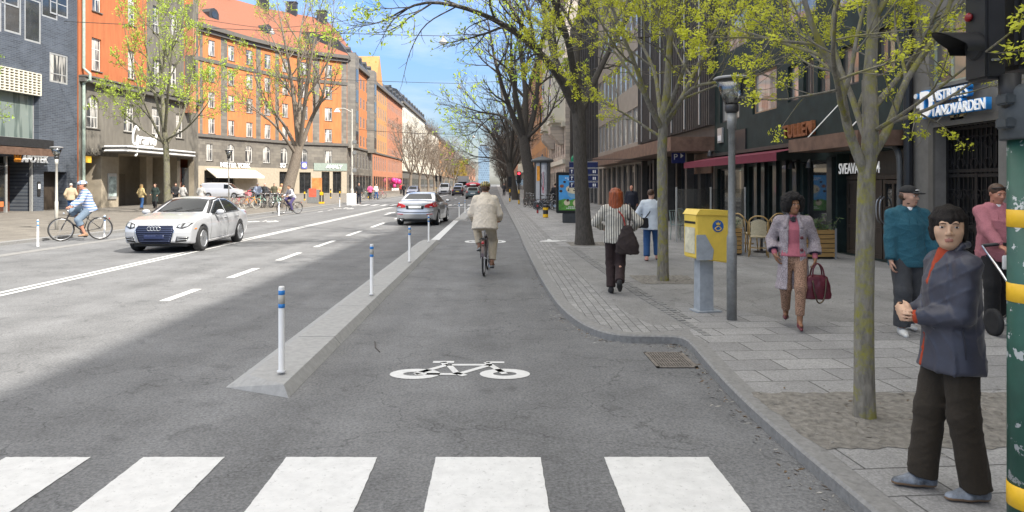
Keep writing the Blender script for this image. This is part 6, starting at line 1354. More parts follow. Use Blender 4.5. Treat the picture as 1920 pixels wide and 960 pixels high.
def car_body(L, W, H, top, bot=.2, belt=.92, wb=(-1.45, 1.38), wr=.33, vox=.025, roofw=.66, nose=.16, tail=.1, fprof=None, rprof=None, tumble=1., taper=.11):
    xs = np.arange(-W/2-.06, W/2+.06, vox); ys = np.arange(-L/2-.08, L/2+.08, vox); zs = np.arange(.08, H+.08, vox)
    X, Y, Z = np.meshgrid(xs, ys, zs, indexing='ij'); ax = np.abs(X)
    ty = np.array([p[0] for p in top]); tz = np.array([p[1] for p in top]); yy = np.linspace(ty[0]-.2, ty[-1]+.2, 400); tt = np.interp(yy, ty, tz)
    ker = np.exp(-.5*(np.arange(-12, 13)/4.5)**2); ker /= ker.sum(); tt = np.convolve(np.pad(tt, 12, mode='edge'), ker, 'valid')
    T = np.interp(Y, yy, tt); G = np.interp(Y, yy, np.gradient(tt, yy)); T = T-.05*(ax/(W/2))**2.2*(1+1.2*(T > belt+.1))
    d = (Z-T)/np.sqrt(1+G*G)
    d = smax(d, bot-Z+.10*np.clip((np.abs(Y)-L/2+.9)/.9, 0, 1)**2, .04)
    fp = fprof or [(.1, .14), (.3, .02), (.55, 0), (.7, .05), (.9, .35)]; rp = rprof or [(.1, .16), (.35, .03), (.6, 0), (.95, .04), (1.1, .15)]
    YF = -L/2+np.interp(Z, [p[0] for p in fp], [p[1] for p in fp])+nose*(ax/(W/2))**2.6; YR_ = L/2-np.interp(Z, [p[0] for p in rp], [p[1] for p in rp])-tail*(ax/(W/2))**2.6
    d = smax(d, YF-Y, .06); d = smax(d, Y-YR_, .06)
    wz = np.interp(Z, [.1, .22, .45, .62, .80, belt, belt+.06, H], [.90, .95, .985, 1.0, .985, .93, .90, roofw*tumble]); HW = W/2*wz*(1-taper*np.clip((np.abs(Y)-L*.22)/(L*.28), 0, 1)**2)
    d = smax(d, (ax-HW)*.96, .045)
    # crisp shoulder line along the flank
    d += .006*np.exp(-((Z-(belt-.13-.02*Y/L))/.022)**2)*(ax > HW-.1)
    for yc in wb: d = smax(d, -np.maximum(np.sqrt((Y-yc)**2+(Z-wr)**2)-(wr+.045), (W/2-.26)-ax), .015)
    return surface_nets(d, (xs[0], ys[0], zs[0]), vox)
def wheel(parent, x, y, r=.33, w=.21, side=1, spokes=10, name='wheel'):
    M = Matrix.Translation((x, y, r)) @ Matrix.Rotation(R(90)*side, 4, 'Y'); mb = MB(); mb.sm = True
    mb.lathe([(r*.68, -w/2), (r*.93, -w/2), (r*.99, -w/2+.03), (r, -w/4), (r, w/4), (r*.99, w/2-.03), (r*.93, w/2), (r*.68, w/2-.01), (r*.66, 0)], 32, M=M); wh = mb.build('wheel', c_tyre, parent, fixn=True)
    mb = MB(); mb.lathe([(r*.7, w/2-.015), (r*.665, w/2), (r*.64, w/2-.02), (r*.63, -.02), (0, -.02)], 32, M=M); mb.build('rim', c_rim, wh)
    mb = MB(); mb.lathe([(0, .01), (r*.6, .01), (r*.6, .012), (0, .012)], 24, M=M @ Matrix.Translation((0, 0, -.028))); mb.build('brake_disc', c_blk, wh)
    mb = MB()
    for k in range(spokes):
        a = 2*math.pi*k/spokes; Q = M @ Matrix.Rotation(a, 4, 'Z'); mb.prism([(.0, -.03), (r*.66, -.014), (r*.66, .014), (.0, .03)], 2, w/2-.045, w/2-.018, M=Q)
    mb.cyl((0, 0, w/2-.05), r*.17, .035, 16, M=M); mb.build('spokes', c_rim, wh); return wh
def mirrored(p): return [(-x, z) for x, z in p][::-1]
def car(name, label, cat, loc, rotz, L, W, H, top, m, wb, wr=.33, vox=.025, kind='sedan', group=None, **kw):
    g = thing(name, label, cat, loc, rotz, group); V, Q = car_body(L, W, H, top, wb=wb, wr=wr, vox=vox, **kw); V = smooth_verts(V, Q, 1, .4); b = link('body', np_mesh('body', V, Q, m), g)
    bvh = BVHTree.FromPolygons([tuple(v) for v in V], [tuple(q) for q in Q])
    for y in wb:
        for s in (-1, 1): wheel(g, s*(W/2-.115), y, wr, side=s)
    mb = MB(); mb.box(-W/2+.24, W/2-.24, -L/2+.4, L/2-.4, .16, .5); mb.build('underbody', c_blk, g)
    return g, bvh
def seams(bvh, g, lines, w=.011):
    for s in (-1, 1):
        for ln in lines:
            a, b = Vector(ln[0]), Vector(ln[1]); n = (b-a).normalized(); n = Vector((-n.y, n.x))*w/2; project(bvh, [a+n, b+n, b-n, a-n], 'side', 'door_seam', c_blk, g, .0015, .06, .004, s)
def strip(pts, w): # thin polygon round a polyline
    out = offset_poly(pts, w/2)+offset_poly(pts, -w/2)[::-1]; return out
# ---- white saloon in front
L, W, H = 4.72, 1.84, 1.43; wb = (-1.46, 1.36)
top = [(-2.40, .68), (-2.3, .77), (-2.05, .85), (-1.5, .94), (-1.05, 1.0), (-.92, 1.02), (-.1, 1.36), (.2, 1.425), (.6, 1.43), (1.0, 1.38), (1.35, 1.25), (1.78, 1.06), (2.15, 1.03), (2.32, 1.0), (2.4, .9)]
c_white = paint('pearl_white_paint', (.39, .40, .42))
g, bvh = car('white_sedan', 'white saloon car driving towards the camera with four ring emblem on its grille', 'car', (-8.72, 19.9, .005), R(1.5), L, W, H, top, c_white, wb, vox=.02, nose=.26)
project(bvh, [(-.62, 1.015), (.62, 1.015), (.50, 1.335), (.25, 1.36), (-.25, 1.36), (-.50, 1.335)], 'front', 'windscreen', c_glass, g)
project(bvh, [(-.58, 1.09), (.58, 1.09), (.48, 1.30), (-.48, 1.30)], 'rear', 'rear_window', c_glass, g)
for s in (-1, 1):
    project(bvh, [(-.78, .985), (-.12, 1.285), (.26, 1.345), (.26, .965), (-.7, .955)], 'side', 'side_window', c_glass, g, sgn=s)
    project(bvh, [(.34, .965), (.34, 1.35), (.75, 1.335), (1.12, 1.22), (1.4, 1.06), (1.42, .985)], 'side', 'side_window', c_glass, g, sgn=s)
    project(bvh, strip([(-.86, .968), (-.1, 1.318), (.3, 1.378), (.78, 1.365), (1.18, 1.24), (1.5, 1.05), (1.46, .962), (-.72, .938)], .018), 'side', 'window_trim', c_blk, g, .007, sgn=s)
    sx = s
    hl = [(.52, .66), (.66, .63), (.80, .69), (.85, .775), (.70, .78), (.545, .745)] if s > 0 else mirrored([(.52, .66), (.66, .63), (.80, .69), (.85, .775), (.70, .78), (.545, .745)])
    h = project(bvh, hl, 'front', 'headlight', c_blk, g, .009, .025)
    for q in ([(.55, .68), (.61, .66), (.64, .735), (.565, .728)], [(.66, .665), (.76, .69), (.81, .755), (.70, .76)]): project(bvh, q if s > 0 else mirrored(q), 'front', 'headlight_lens', c_lamp, h, .017, .025)
    li = [(.50, .29), (.74, .31), (.80, .42), (.54, .44)]; q = project(bvh, li if s > 0 else mirrored(li), 'front', 'air_intake', c_blk, g, .010, .025)
    for z in (.345, .395): r_ = [(.53, z), (.76, z+.012), (.76, z+.022), (.53, z+.012)]; project(bvh, r_ if s > 0 else mirrored(r_), 'front', 'intake_blade', c_chr, q, .017, .03)
    project(bvh, [(-1.98, .60), (-1.86, .605), (-1.86, .635), (-1.98, .63)], 'side', 'side_marker', c_amber, g, .006, .04, sgn=s)
    project(bvh, [(-1.08, .20), (1.0, .20), (1.0, .30), (-1.08, .27)], 'side', 'sill_trim', mat('pale_sill', (.5, .5, .51), rough=.3, coat=1), g, .007, .08, sgn=s)
    for y in (.05, 1.02):
        mb = MB(); mb.sm = True; q = bvh.ray_cast(Vector((s*4, y+.1, .83)), Vector((-s, 0, 0)))[0]; mb.bevbox(q.x-.012, q.x+.028 if s > 0 else q.x+.012, y, y+.2, .815, .842, .008) if s > 0 else mb.bevbox(q.x-.028, q.x+.012, y, y+.2, .815, .842, .008); mb.build('door_handle', c_white, g)
    mb = MB(); mb.sm = True; mb.ball((s*1.02, -.60, 1.0), (.115, .06, .075), 16); mb.tube([(s*.86, -.56, .95), (s*.95, -.58, .965)], .025, 8); mi_ = mb.build('wing_mirror', c_white, g)
    mb = MB(); mb.sm = True; mb.ball((s*.94, -.575, .945), (.06, .045, .025), 10); mb.build('mirror_foot', c_blk, mi_)
    tl = [(.45, .8), (.82, .82), (.80, .93), (.45, .92)]; project(bvh, tl if s > 0 else mirrored(tl), 'rear', 'tail_light', c_red, g, .006, .04)
seams(bvh, g, [((-.98, .3), (-.92, .94)), ((.3, .28), (.3, .95)), ((1.02, .42), (1.22, .7)), ((1.22, .7), (1.3, .95)), ((-.98, .29), (1.0, .29))])
gr = project(bvh, [(-.43, .71), (.43, .71), (.48, .60), (.40, .31), (.32, .24), (-.32, .24), (-.40, .31), (-.48, .60)], 'front', 'grille', mat('grille_blue_black', (.006, .010, .03), rough=.5, spec=.3), g, .014, .025)
for q in (1, -1): project(bvh, strip([(q*x, z) for x, z in ((0, .722), (.44, .72), (.49, .60), (.41, .30), (.33, .228), (0, .228))][::q], .018), 'front', 'grille_frame', c_chr, gr, .018, .03)
for k in range(8): z = .27+k*.053; wq = .36+.09*min(1, (z-.27)/.28); project(bvh, [(-wq, z), (wq, z), (wq, z+.011), (-wq, z+.011)], 'front', 'grille_bar', mat('blue_chrome', (.10, .12, .2), rough=.3, metal=.8), gr, .021, .03)
project(bvh, [(-.25, .375), (.25, .375), (.25, .48), (-.25, .48)], 'front', 'plate_panel', mat('dark_blue_panel', (.014, .022, .065), rough=.45), gr, .027, .04)
mb = MB(); mb.sm = True
for k in range(4):
    cx = -.117+k*.078; q = bvh.ray_cast(Vector((cx, -8, .64)), Vector((0, 1, 0)))[0]; mb.tube([(cx+.05*math.cos(a), q.y-.036, .64+.05*math.sin(a)) for a in [2*math.pi*i/20 for i in range(20)]], .0085, 6, closed=True)
mb.build('ring_emblem', c_chr, gr)
project(bvh, [(-.6, .205), (.6, .205), (.66, .25), (-.66, .25)], 'front', 'lower_lip', c_blk, g, .010, .03)
mb = MB(); mb.tube([(-.45, -.965, 1.02), (.02, -.72, 1.13)], .009, 5); mb.tube([(.1, -.965, 1.02), (.56, -.75, 1.12)], .009, 5); mb.build('wiper_arms', c_blk, g)
# people and seats hinted inside are hidden by the dark glass
# ---- silver saloon seen from behind
top = [(-2.35, .58), (-2.25, .70), (-1.9, .82), (-1.3, .93), (-.95, .98), (-.05, 1.34), (.3, 1.42), (.6, 1.42), (.95, 1.36), (1.3, 1.22), (1.66, 1.10), (2.0, 1.08), (2.24, 1.06), (2.36, .96)]
c_silver = paint('silver_paint', (.50, .505, .51), metal=.55, rough=.3); wb = (-1.4, 1.33)
g, bvh = car('silver_sedan', 'silver saloon car seen from behind with blank plate in the next lane', 'car', (-3.28, 31.6, .005), R(180-4), 4.62, 1.82, 1.43, top, c_silver, wb, vox=.022, tail=.2, taper=.13, rprof=[(.1, .2), (.3, .05), (.5, 0), (.72, .05), (.95, .05), (1.08, .1)])
project(bvh, [(-.60, 1.13), (.60, 1.13), (.47, 1.35), (-.47, 1.35)], 'rear', 'rear_window', c_glass, g); project(bvh, [(-.6, 1.0), (.6, 1.0), (.48, 1.33), (-.48, 1.33)], 'front', 'windscreen', c_glass, g)
for s in (-1, 1):
    F = (lambda q: q) if s > 0 else mirrored
    project(bvh, [(-.76, .975), (-.1, 1.265), (.22, 1.335), (.22, .965)], 'side', 'side_window', c_glass, g, sgn=s); project(bvh, [(.29, .965), (.29, 1.34), (.62, 1.335), (.98, 1.23), (1.2, 1.1), (1.22, 1.0)], 'side', 'side_window', c_glass, g, sgn=s)
    t = project(bvh, F([(.40, .78), (.62, .76), (.86, .80), (.89, .93), (.82, .99), (.55, .93), (.42, .88)]), 'rear', 'tail_light', c_red, g, .008, .03); project(bvh, F([(.62, .775), (.74, .785), (.72, .83), (.62, .825)]), 'rear', 'reversing_lamp', c_lamp, t, .013, .03)
    project(bvh, F([(.50, .475), (.76, .49), (.76, .52), (.50, .505)]), 'rear', 'bumper_reflector', c_red, g, .005, .04)
    e = project(bvh, F([(.42, .235), (.70, .25), (.68, .33), (.46, .32)]), 'rear', 'exhaust_surround', c_blk, g, .004, .03); mb = MB(); mb.sm = True; q = bvh.ray_cast(Vector((s*.57, 8, .285)), Vector((0, -1, 0)))[0]; mb.lathe([(.05, 0), (.058, .0), (.058, .05), (.048, .05), (.045, 0)], 16, M=Matrix.Translation((s*.57, q.y-.01, .285)) @ Matrix.Rotation(R(-90), 4, 'X')); mb.build('exhaust_pipe', c_chr, g)
    mb = MB(); mb.sm = True; mb.ball((s*1.0, -.58, 1.0), (.11, .06, .075), 14); mb.tube([(s*.85, -.55, .95), (s*.94, -.57, .97)], .025, 8); mb.build('wing_mirror', c_silver, g)
    for y in (.02, .98): q = bvh.ray_cast(Vector((s*4, y+.1, .84)), Vector((-s, 0, 0)))[0]; mb = MB(); mb.bevbox(q.x-.015, q.x+.015, y, y+.2, .825, .85, .006); mb.build('door_handle', c_silver, g)
    project(bvh, F([(.5, .55), (.75, .56), (.8, .66), (.6, .66)]), 'front', 'headlight', c_lamp, g, .006, .04)
    project(bvh, strip([(1.16, .97), (1.24, .99), (1.02, 1.25), (.62, 1.36), (.2, 1.36), (-.12, 1.29)], .016), 'side', 'window_trim', c_blk, g, .007, sgn=s)
seams(bvh, g, [((-.95, .3), (-.9, .94)), ((.25, .28), (.25, .95)), ((.95, .42), (1.15, .7)), ((1.15, .7), (1.2, .96))])
r_ = project(bvh, [(-.36, .70), (.36, .70), (.40, .86), (-.40, .86)], 'rear', 'plate_recess', c_blk, g, .004, .05); project(bvh, [(-.27, .735), (.27, .735), (.27, .84), (-.27, .84)], 'rear', 'number_plate', c_plate, r_, .012, .06)
project(bvh, strip([(-.78, .60), (-.4, .57), (0, .565), (.4, .57), (.78, .60)], .03), 'rear', 'bumper_groove', c_blk, g, .003, .05)
project(bvh, strip([(-.75, 1.045), (0, 1.055), (.75, 1.045)], .012), 'rear', 'boot_seam', c_blk, g, .002, .05)
# ---- small cars and vans further down the street
hatch_top = [(-2.0, .6), (-1.9, .74), (-1.4, .9), (-1.0, .98), (-.3, 1.42), (.2, 1.5), (.9, 1.5), (1.5, 1.42), (1.75, 1.2), (1.98, .95)]
van_top = [(-2.6, .7), (-2.45, .98), (-1.9, 1.12), (-1.55, 1.2), (-.8, 1.85), (-.4, 1.92), (1.5, 1.94), (2.5, 1.9), (2.62, 1.7)]
def small_car(label, loc, rz, m, kind='hatch', plate=c_plate, name='hatchback', vox=.05, s=1.):
    if kind == 'van': L_, W_, H_, tp, wb_, bl, rw = 5.2, 1.9, 1.95, van_top, (-1.6, 1.5), 1.15, .8
    else: L_, W_, H_, tp, wb_, bl, rw = 4.0, 1.78, 1.5, hatch_top, (-1.25, 1.25), .95, .68
    g, bvh = car(name, label, 'van' if kind == 'van' else 'car', loc, rz, L_, W_, H_, tp, m, wb_, vox=vox, belt=bl, roofw=rw, rprof=[(.1, .16), (.4, 0), (.9, .03), (1.2, .12), (1.9, .2)], nose=.18)
    if kind == 'van':
        project(bvh, [(-.72, 1.25), (.72, 1.25), (.62, 1.78), (-.62, 1.78)], 'front', 'windscreen', c_glass, g, .012, .1)
        for s_ in (-1, 1): project(bvh, [(-1.35, 1.2), (-.82, 1.7), (-.35, 1.72), (-.35, 1.2)], 'side', 'side_window', c_glass, g, .012, .1, sgn=s_); project(bvh, [(.5, .7), (.8, .72), (.8, .92), (.55, .9)] if s_ > 0 else mirrored([(.5, .7), (.8, .72), (.8, .92), (.55, .9)]), 'front', 'headlight', c_lamp, g, .012, .08)
        project(bvh, [(-.5, .45), (.5, .45), (.5, .7), (-.5, .7)], 'front', 'grille', c_blk, g, .012, .1)
    else:
        project(bvh, [(-.58, 1.03), (.58, 1.03), (.5, 1.4), (-.5, 1.4)], 'front', 'windscreen', c_glass, g, .012, .1); project(bvh, [(-.58, 1.0), (.58, 1.0), (.5, 1.36), (-.5, 1.36)], 'rear', 'rear_window', c_glass, g, .012, .1)
        for s_ in (-1, 1):
            project(bvh, [(-.75, 1.0), (-.2, 1.36), (.2, 1.42), (.2, .98)], 'side', 'side_window', c_glass, g, .012, .1, sgn=s_); project(bvh, [(.28, .98), (.28, 1.42), (1.0, 1.4), (1.35, 1.1), (1.35, 1.0)], 'side', 'side_window', c_glass, g, .012, .1, sgn=s_)
            q = [(.6, .75), (.82, .75), (.8, 1.05), (.66, 1.0)]; project(bvh, q if s_ > 0 else mirrored(q), 'rear', 'tail_light', c_red, g, .012, .08); q = [(.45, .6), (.8, .62), (.8, .76), (.5, .72)]; project(bvh, q if s_ > 0 else mirrored(q), 'front', 'headlight', c_lamp, g, .012, .08)
        project(bvh, [(-.26, .6), (.26, .6), (.26, .72), (-.26, .72)], 'rear', 'number_plate', plate, g, .014, .1); project(bvh, [(-.4, .4), (.4, .4), (.4, .6), (-.4, .6)], 'front', 'grille', c_blk, g, .012, .1)
    return g
small_car('grey green hatchback driving away past the cyclist, red load on its roof', (-2.75, 84, .005), R(180), paint('grey_green_paint', (.12, .15, .15), metal=.4), plate=c_plate)
g = thing('roof_load', 'red and white covered load on the roof of the grey green hatchback', 'load', (-2.75, 84, 1.5)); mb = MB(); mb.sm = True; mb.ball((.0, 0, .2), (.95, 1.2, .28), 16); mb.build('red_cover', mat('red_cover', (.55, .04, .07)), g); mb = MB(); mb.sm = True; mb.ball((.0, -.6, .2), (.6, .7, .16), 12); mb.build('white_panel', m_signw, g)
small_car('black hatchback with yellow plate driving away beyond the silver car', (-5.8, 106, .005), R(180), paint('purple_black_paint', (.03, .02, .03)), plate=c_yplate)
small_car('dark blue car coming towards the camera behind the silver car', (-13.0+.6, 104, .005), R(0), paint('dark_blue_paint', (.02, .03, .08)))
small_car('white van coming towards the camera, nearest of the far vans', (-8.7, 118, .005), 0, c_white, 'van', name='white_van'); small_car('white van behind the nearest oncoming van', (-7.3, 136, .005), 0, c_white, 'van', name='white_van')
g = thing('box_truck', 'white box truck far down the road behind the vans', 'truck', (-8.0, 168, .005)); mb = MB(); mb.bevbox(-1.25, 1.25, -1.0, 6, .9, 3.7, .06); mb.build('cargo_box', c_white, g); mb = MB(); mb.bevbox(-1.15, 1.15, -2.8, -1.05, .5, 2.6, .15); cb = mb.build('cab', c_white, g); mb = MB(); mb.box(-1.0, 1.0, -2.82, -2.8, 1.5, 2.3); mb.build('windscreen', c_glass, cb)
for y in (-1.9, 4.4):
    for s in (-1, 1): wheel(g, s*1.0, y, .45, .28, s, 6)
small_car('white delivery van parked before the cream awning, side on', (-33.0, 84, .02), R(90), c_white, 'van', name='white_van')
small_car('dark car parked behind the white delivery van', (-33.2+3.6, 88.4, .02), R(90), paint('brown_black_paint', (.03, .025, .022)))
for i, (x, y, c) in enumerate(((-6.2, 150, (.3, .3, .31)), (-2.8, 142, (.05, .05, .055)), (-2.8, 178, (.35, .03, .03)), (-6.1, 205, (.6, .6, .6)), (-2.9, 226, (.04, .04, .05)))):
    small_car(('grey', 'black', 'red', 'white', 'dark')[i]+' car far ahead in the '+('left' if x < -4 else 'right')+' lane of the avenue', (x, y, .005), R(180), paint('far_paint_%s' % ('grey', 'black', 'red', 'white', 'dark')[i], c), vox=.07)
# ------------------------------------------------------------------ bicycles
k_blk = mat('black_bike_paint', (.02, .02, .022), rough=.3, coat=.5); k_tyre = mat('bike_tyre', (.025, .024, .023), rough=.8); k_spk = mat('spoke_steel', (.45, .45, .46), rough=.3, metal=.9); k_sad = mat('saddle_leather', (.03, .022, .018), rough=.5)
def bike_wheel(g, y, r, tm, steer=0., spokes=16):
    M = Matrix.Translation((0, y, r)) @ Matrix.Rotation(steer, 4, 'Z')
    mb = MB(); mb.sm = True; mb.tube([M @ Vector((0, (r-.018)*math.cos(a), (r-.018)*math.sin(a))) for a in [2*math.pi*k/36 for k in range(36)]], .018, 8, closed=True); w = mb.build('wheel', tm, g)
    mb = MB(); mb.sm = True; mb.tube([M @ Vector((0, (r-.044)*math.cos(a), (r-.044)*math.sin(a))) for a in [2*math.pi*k/36 for k in range(36)]], .010, 6, closed=True); mb.build('rim', k_spk, w)
    mb = MB()
    for k in range(spokes): a = 2*math.pi*k/spokes; mb.tube([M @ Vector(((-1)**k*.02, .02*math.cos(a), .02*math.sin(a))), M @ Vector((0, (r-.05)*math.cos(a), (r-.05)*math.sin(a)))], .0022, 3, cap=False)
    mb.tube([M @ Vector((-.05, 0, 0)), M @ Vector((.05, 0, 0))], .018, 8); mb.build('spokes', k_spk, w); return w
def bike(label, loc, rotz, fm=k_blk, tm=k_tyre, r=.345, group=None, basket=None, rack=True, flip=1, upright=True, steer=0., name='bicycle', spokes=16, lean=0.):
    g = thing(name, label, 'bicycle', loc, rotz, group); g.rotation_euler.y = lean; hw = .53
    bike_wheel(g, -hw, r, tm, steer, spokes); bike_wheel(g, hw, r, tm, 0, spokes)
    FL = flip; bb = Vector((0, .06, .28)); st = Vector((0, .21, .74)); hd = Vector((0, -.34, .80)); hb = Vector((0, -.38, .66)); mb = MB(); mb.sm = True
    for a, b, q in ((bb, st, .017), (st-Vector((0, .02, .04)), hd-Vector((0, 0, .03)), .015), (bb, hb, .019), (hd+Vector((0, .02, .05)), hb-Vector((0, .02, .03)), .02)): mb.tube([a, b], q, 10)
    for s in (-1, 1): mb.tube([st-Vector((0, .02, .06)), (s*.055, hw, r)], .009, 6); mb.tube([bb, (s*.055, hw, r)], .010, 6)
    mb.build('frame', fm, g); mb = MB(); mb.sm = True
    for s in (-1, 1): mb.tube([hb+Vector((s*.045, -.01, -.01)), (s*.05, -.47, .5), (s*.05, -hw, r)], .012, 8)
    mb.tube([hb+Vector((-.05, -.01, -.01)), hb+Vector((.05, -.01, -.01))], .016, 8); mb.build('fork', fm, g)
    mb = MB(); mb.sm = True; mb.tube([st, st+Vector((0, .045, .16))], .013, 8); mb.build('seat_post', k_spk, g)
    mb = MB(); mb.sm = True; mb.tube([(0, .1, .93), (0, .2, .945), (0, .33, .95), (0, .38, .955)], [.022, .045, .085, .06], 12); mb.v = [(p[0], p[1], .945+(p[2]-.945)*.45) for p in mb.v]; mb.build('saddle', k_sad, g)
    mb = MB(); mb.sm = True; mb.tube([hd+Vector((0, .02, .04)), (0, -.36, .98)], .015, 8)
    hbp = [(-.29, -.16, 1.02), (-.27, -.3, 1.03), (-.12, -.37, 1.0), (0, -.37, .98), (.12, -.37, 1.0), (.27, -.3, 1.03), (.29, -.16, 1.02)] if upright else [(-.3, -.36, 1.0), (-.15, -.38, .99), (0, -.38, .98), (.15, -.38, .99), (.3, -.36, 1.0)]
    mb.tube(curve(hbp, 5), .012, 8); hb_ = mb.build('handlebar', k_spk, g)
    for s in (-1, 1): mb = MB(); mb.sm = True; mb.tube([Vector(hbp[0 if s < 0 else -1]), Vector(hbp[1 if s < 0 else -2])*.6+Vector(hbp[0 if s < 0 else -1])*.4], .017, 8); mb.build('grip', k_blk, hb_)
    mb = MB(); mb.lathe([(.09, -.004), (.09, .004)], 20, M=Matrix.Translation((-.06, bb.y, bb.z)) @ Matrix.Rotation(R(90), 4, 'Y')); mb.tube([(-.07, bb.y, bb.z), (-.08, bb.y-.04*FL, bb.z+.165*FL)], .01, 6); mb.tube([(.07, bb.y, bb.z), (.08, bb.y+.04*FL, bb.z-.165*FL)], .01, 6); mb.build('crankset', k_spk, g)
    for s, y, z in ((-1, bb.y-.04*FL, bb.z+.165*FL), (1, bb.y+.04*FL, bb.z-.165*FL)): mb = MB(); mb.bevbox(s*.09-.0 if s > 0 else -.18, .18 if s > 0 else -.09, y-.045, y+.045, z-.012, z+.012, .006); mb.build('pedal', k_blk, g)
    for y, a0, a1 in ((-hw, 20, 150), (hw, 25, 170)):
        mb = MB(); n = 14; vs = []; fs = []
        for k in range(n+1):
            a = R(a0+(a1-a0)*k/n); cy = math.cos(a)*(1 if y > 0 else -1); 
            for x in (-.026, .026): vs.append((x, y+(r+.022)*cy*(-1 if y > 0 else -1), r+(r+.022)*math.sin(a)))
        for k in range(n): fs.append((2*k, 2*k+1, 2*k+3, 2*k+2))
        mb.add(vs, fs); mb.build('mudguard', fm, g)
    if rack:
        mb = MB(); mb.tube([(-.06, .3, .72), (-.06, .75, .72)], .007, 6); mb.tube([(.06, .3, .72), (.06, .75, .72)], .007, 6); mb.tube([(-.06, .7, .72), (-.06, hw+.02, r)], .006, 5); mb.tube([(.06, .7, .72), (.06, hw+.02, r)], .006, 5)
        for k in range(4): mb.tube([(-.06, .36+k*.12, .722), (.06, .36+k*.12, .722)], .006, 5)
        mb.build('luggage_rack', k_blk, g)
    mb = MB(); mb.sm = True; mb.ball((0, .79, .66), (.03, .018, .03), 10); mb.build('rear_light', c_red, g); mb = MB(); mb.sm = True; mb.ball((0, -.46, .86), (.035, .03, .035), 10); mb.build('front_light', c_lamp, g)
    if basket:
        mb = MB(); mb.prism([(-.17, .88), (.17, .88), (.2, 1.12), (-.2, 1.12)], 1, -.68, -.42); mb.build('basket', basket, g)
    return g
bike('dark bicycle ridden by the man in the cream jacket', (PX(911, 14.2), 14.2-.3, .006), R(180-3), mat('dark_red_frame', (.05, .018, .015), rough=.3, coat=.5), group='ridden bicycles', upright=True, flip=-1)
hd1 = math.atan2(-.62, -.78); bike('black trekking bicycle ridden by the man in the striped shirt', (-13.05, 21.8, .006), hd1+R(90), k_blk, group='ridden bicycles', upright=False, r=.365)
bike('black bicycle ridden by the cyclist in a grey jacket across the road', (-12.2, 41, .006), math.atan2(-.75, -.65)+R(90), k_blk, group='ridden bicycles', upright=False)
pb = bike('parked bicycle', (0, 0, 0), 0, mat('bike_green', (.1, .28, .2), rough=.35), group='bicycles parked at the left kerb', spokes=10)
bikes = []
def pbike(px, Y, rz, lb, fm, tm=k_tyre, basket=None, grp='bicycles parked at the left kerb'):
    bike(lb, (PX(px, Y), Y, SW), rz, fm, tm, group=grp, basket=basket, spokes=10, lean=R(4))
for o in list(pb.children_recursive)+[pb]: bpy.data.objects.remove(o)
m_pk = mat('pink_frame', (.55, .12, .16), rough=.35); m_or = mat('orange_frame', (.75, .28, .02), rough=.35); m_mint = mat('mint_frame', (.35, .55, .45), rough=.35); m_cw = mat('cream_tyre', (.6, .57, .48), rough=.7)
pbike(452, 48.5, R(70), 'pink parked bicycle with cream tyres, leftmost of the row', m_pk, m_cw, mat('pink_basket', (.6, .2, .22)))
pbike(468, 47.8, R(75), 'orange parked bicycle in front of the row', m_or, m_cw)
for k, (px, Y, rz, lb, fm) in enumerate(((481, 49.3, 60, 'mint parked bicycle right of the orange one', m_mint), (492, 50, 35, 'black parked bicycle in the middle of the row', k_blk), (500, 49.4, 50, 'grey parked bicycle in the middle of the row', k_spk), (508, 50.4, 30, 'pale parked bicycle right of the grey one', m_cw), (515, 49.6, 45, 'mint parked bicycle near the right end of the row', m_mint), (523, 50.6, 25, 'black parked bicycle at the right end of the row', k_blk))): pbike(px, Y, R(rz), lb, fm)
for k, (px, Y, rz, lb) in enumerate(((989, 50, 20, 'dark bicycle leaning at the big trunk, nearest the road'), (996, 51, 10, 'dark bicycle behind the one at the big trunk'), (1024, 44.5, 75, 'dark bicycle parked before the column'), (1033, 46, 60, 'dark bicycle parked right of the column'), (1042, 45, 80, 'dark bicycle parked next to the poster stand'))): pbike(px, Y, R(rz), lb, k_blk, grp='bicycles parked on the right pavement')
for k, (px, Y, rz, lb) in enumerate(((676, 78, 80, 'dark bicycle before the pink shop windows'), (689, 80, 75, 'second bicycle before the pink shop windows'), (700, 79, 85, 'third bicycle before the pink shop windows'), (712, 82, 70, 'fourth bicycle before the pink shop windows'))): pbike(px, Y, R(rz), lb, (k_blk, m_mint, k_blk, m_pk)[k], grp='bicycles parked before the pink shop')
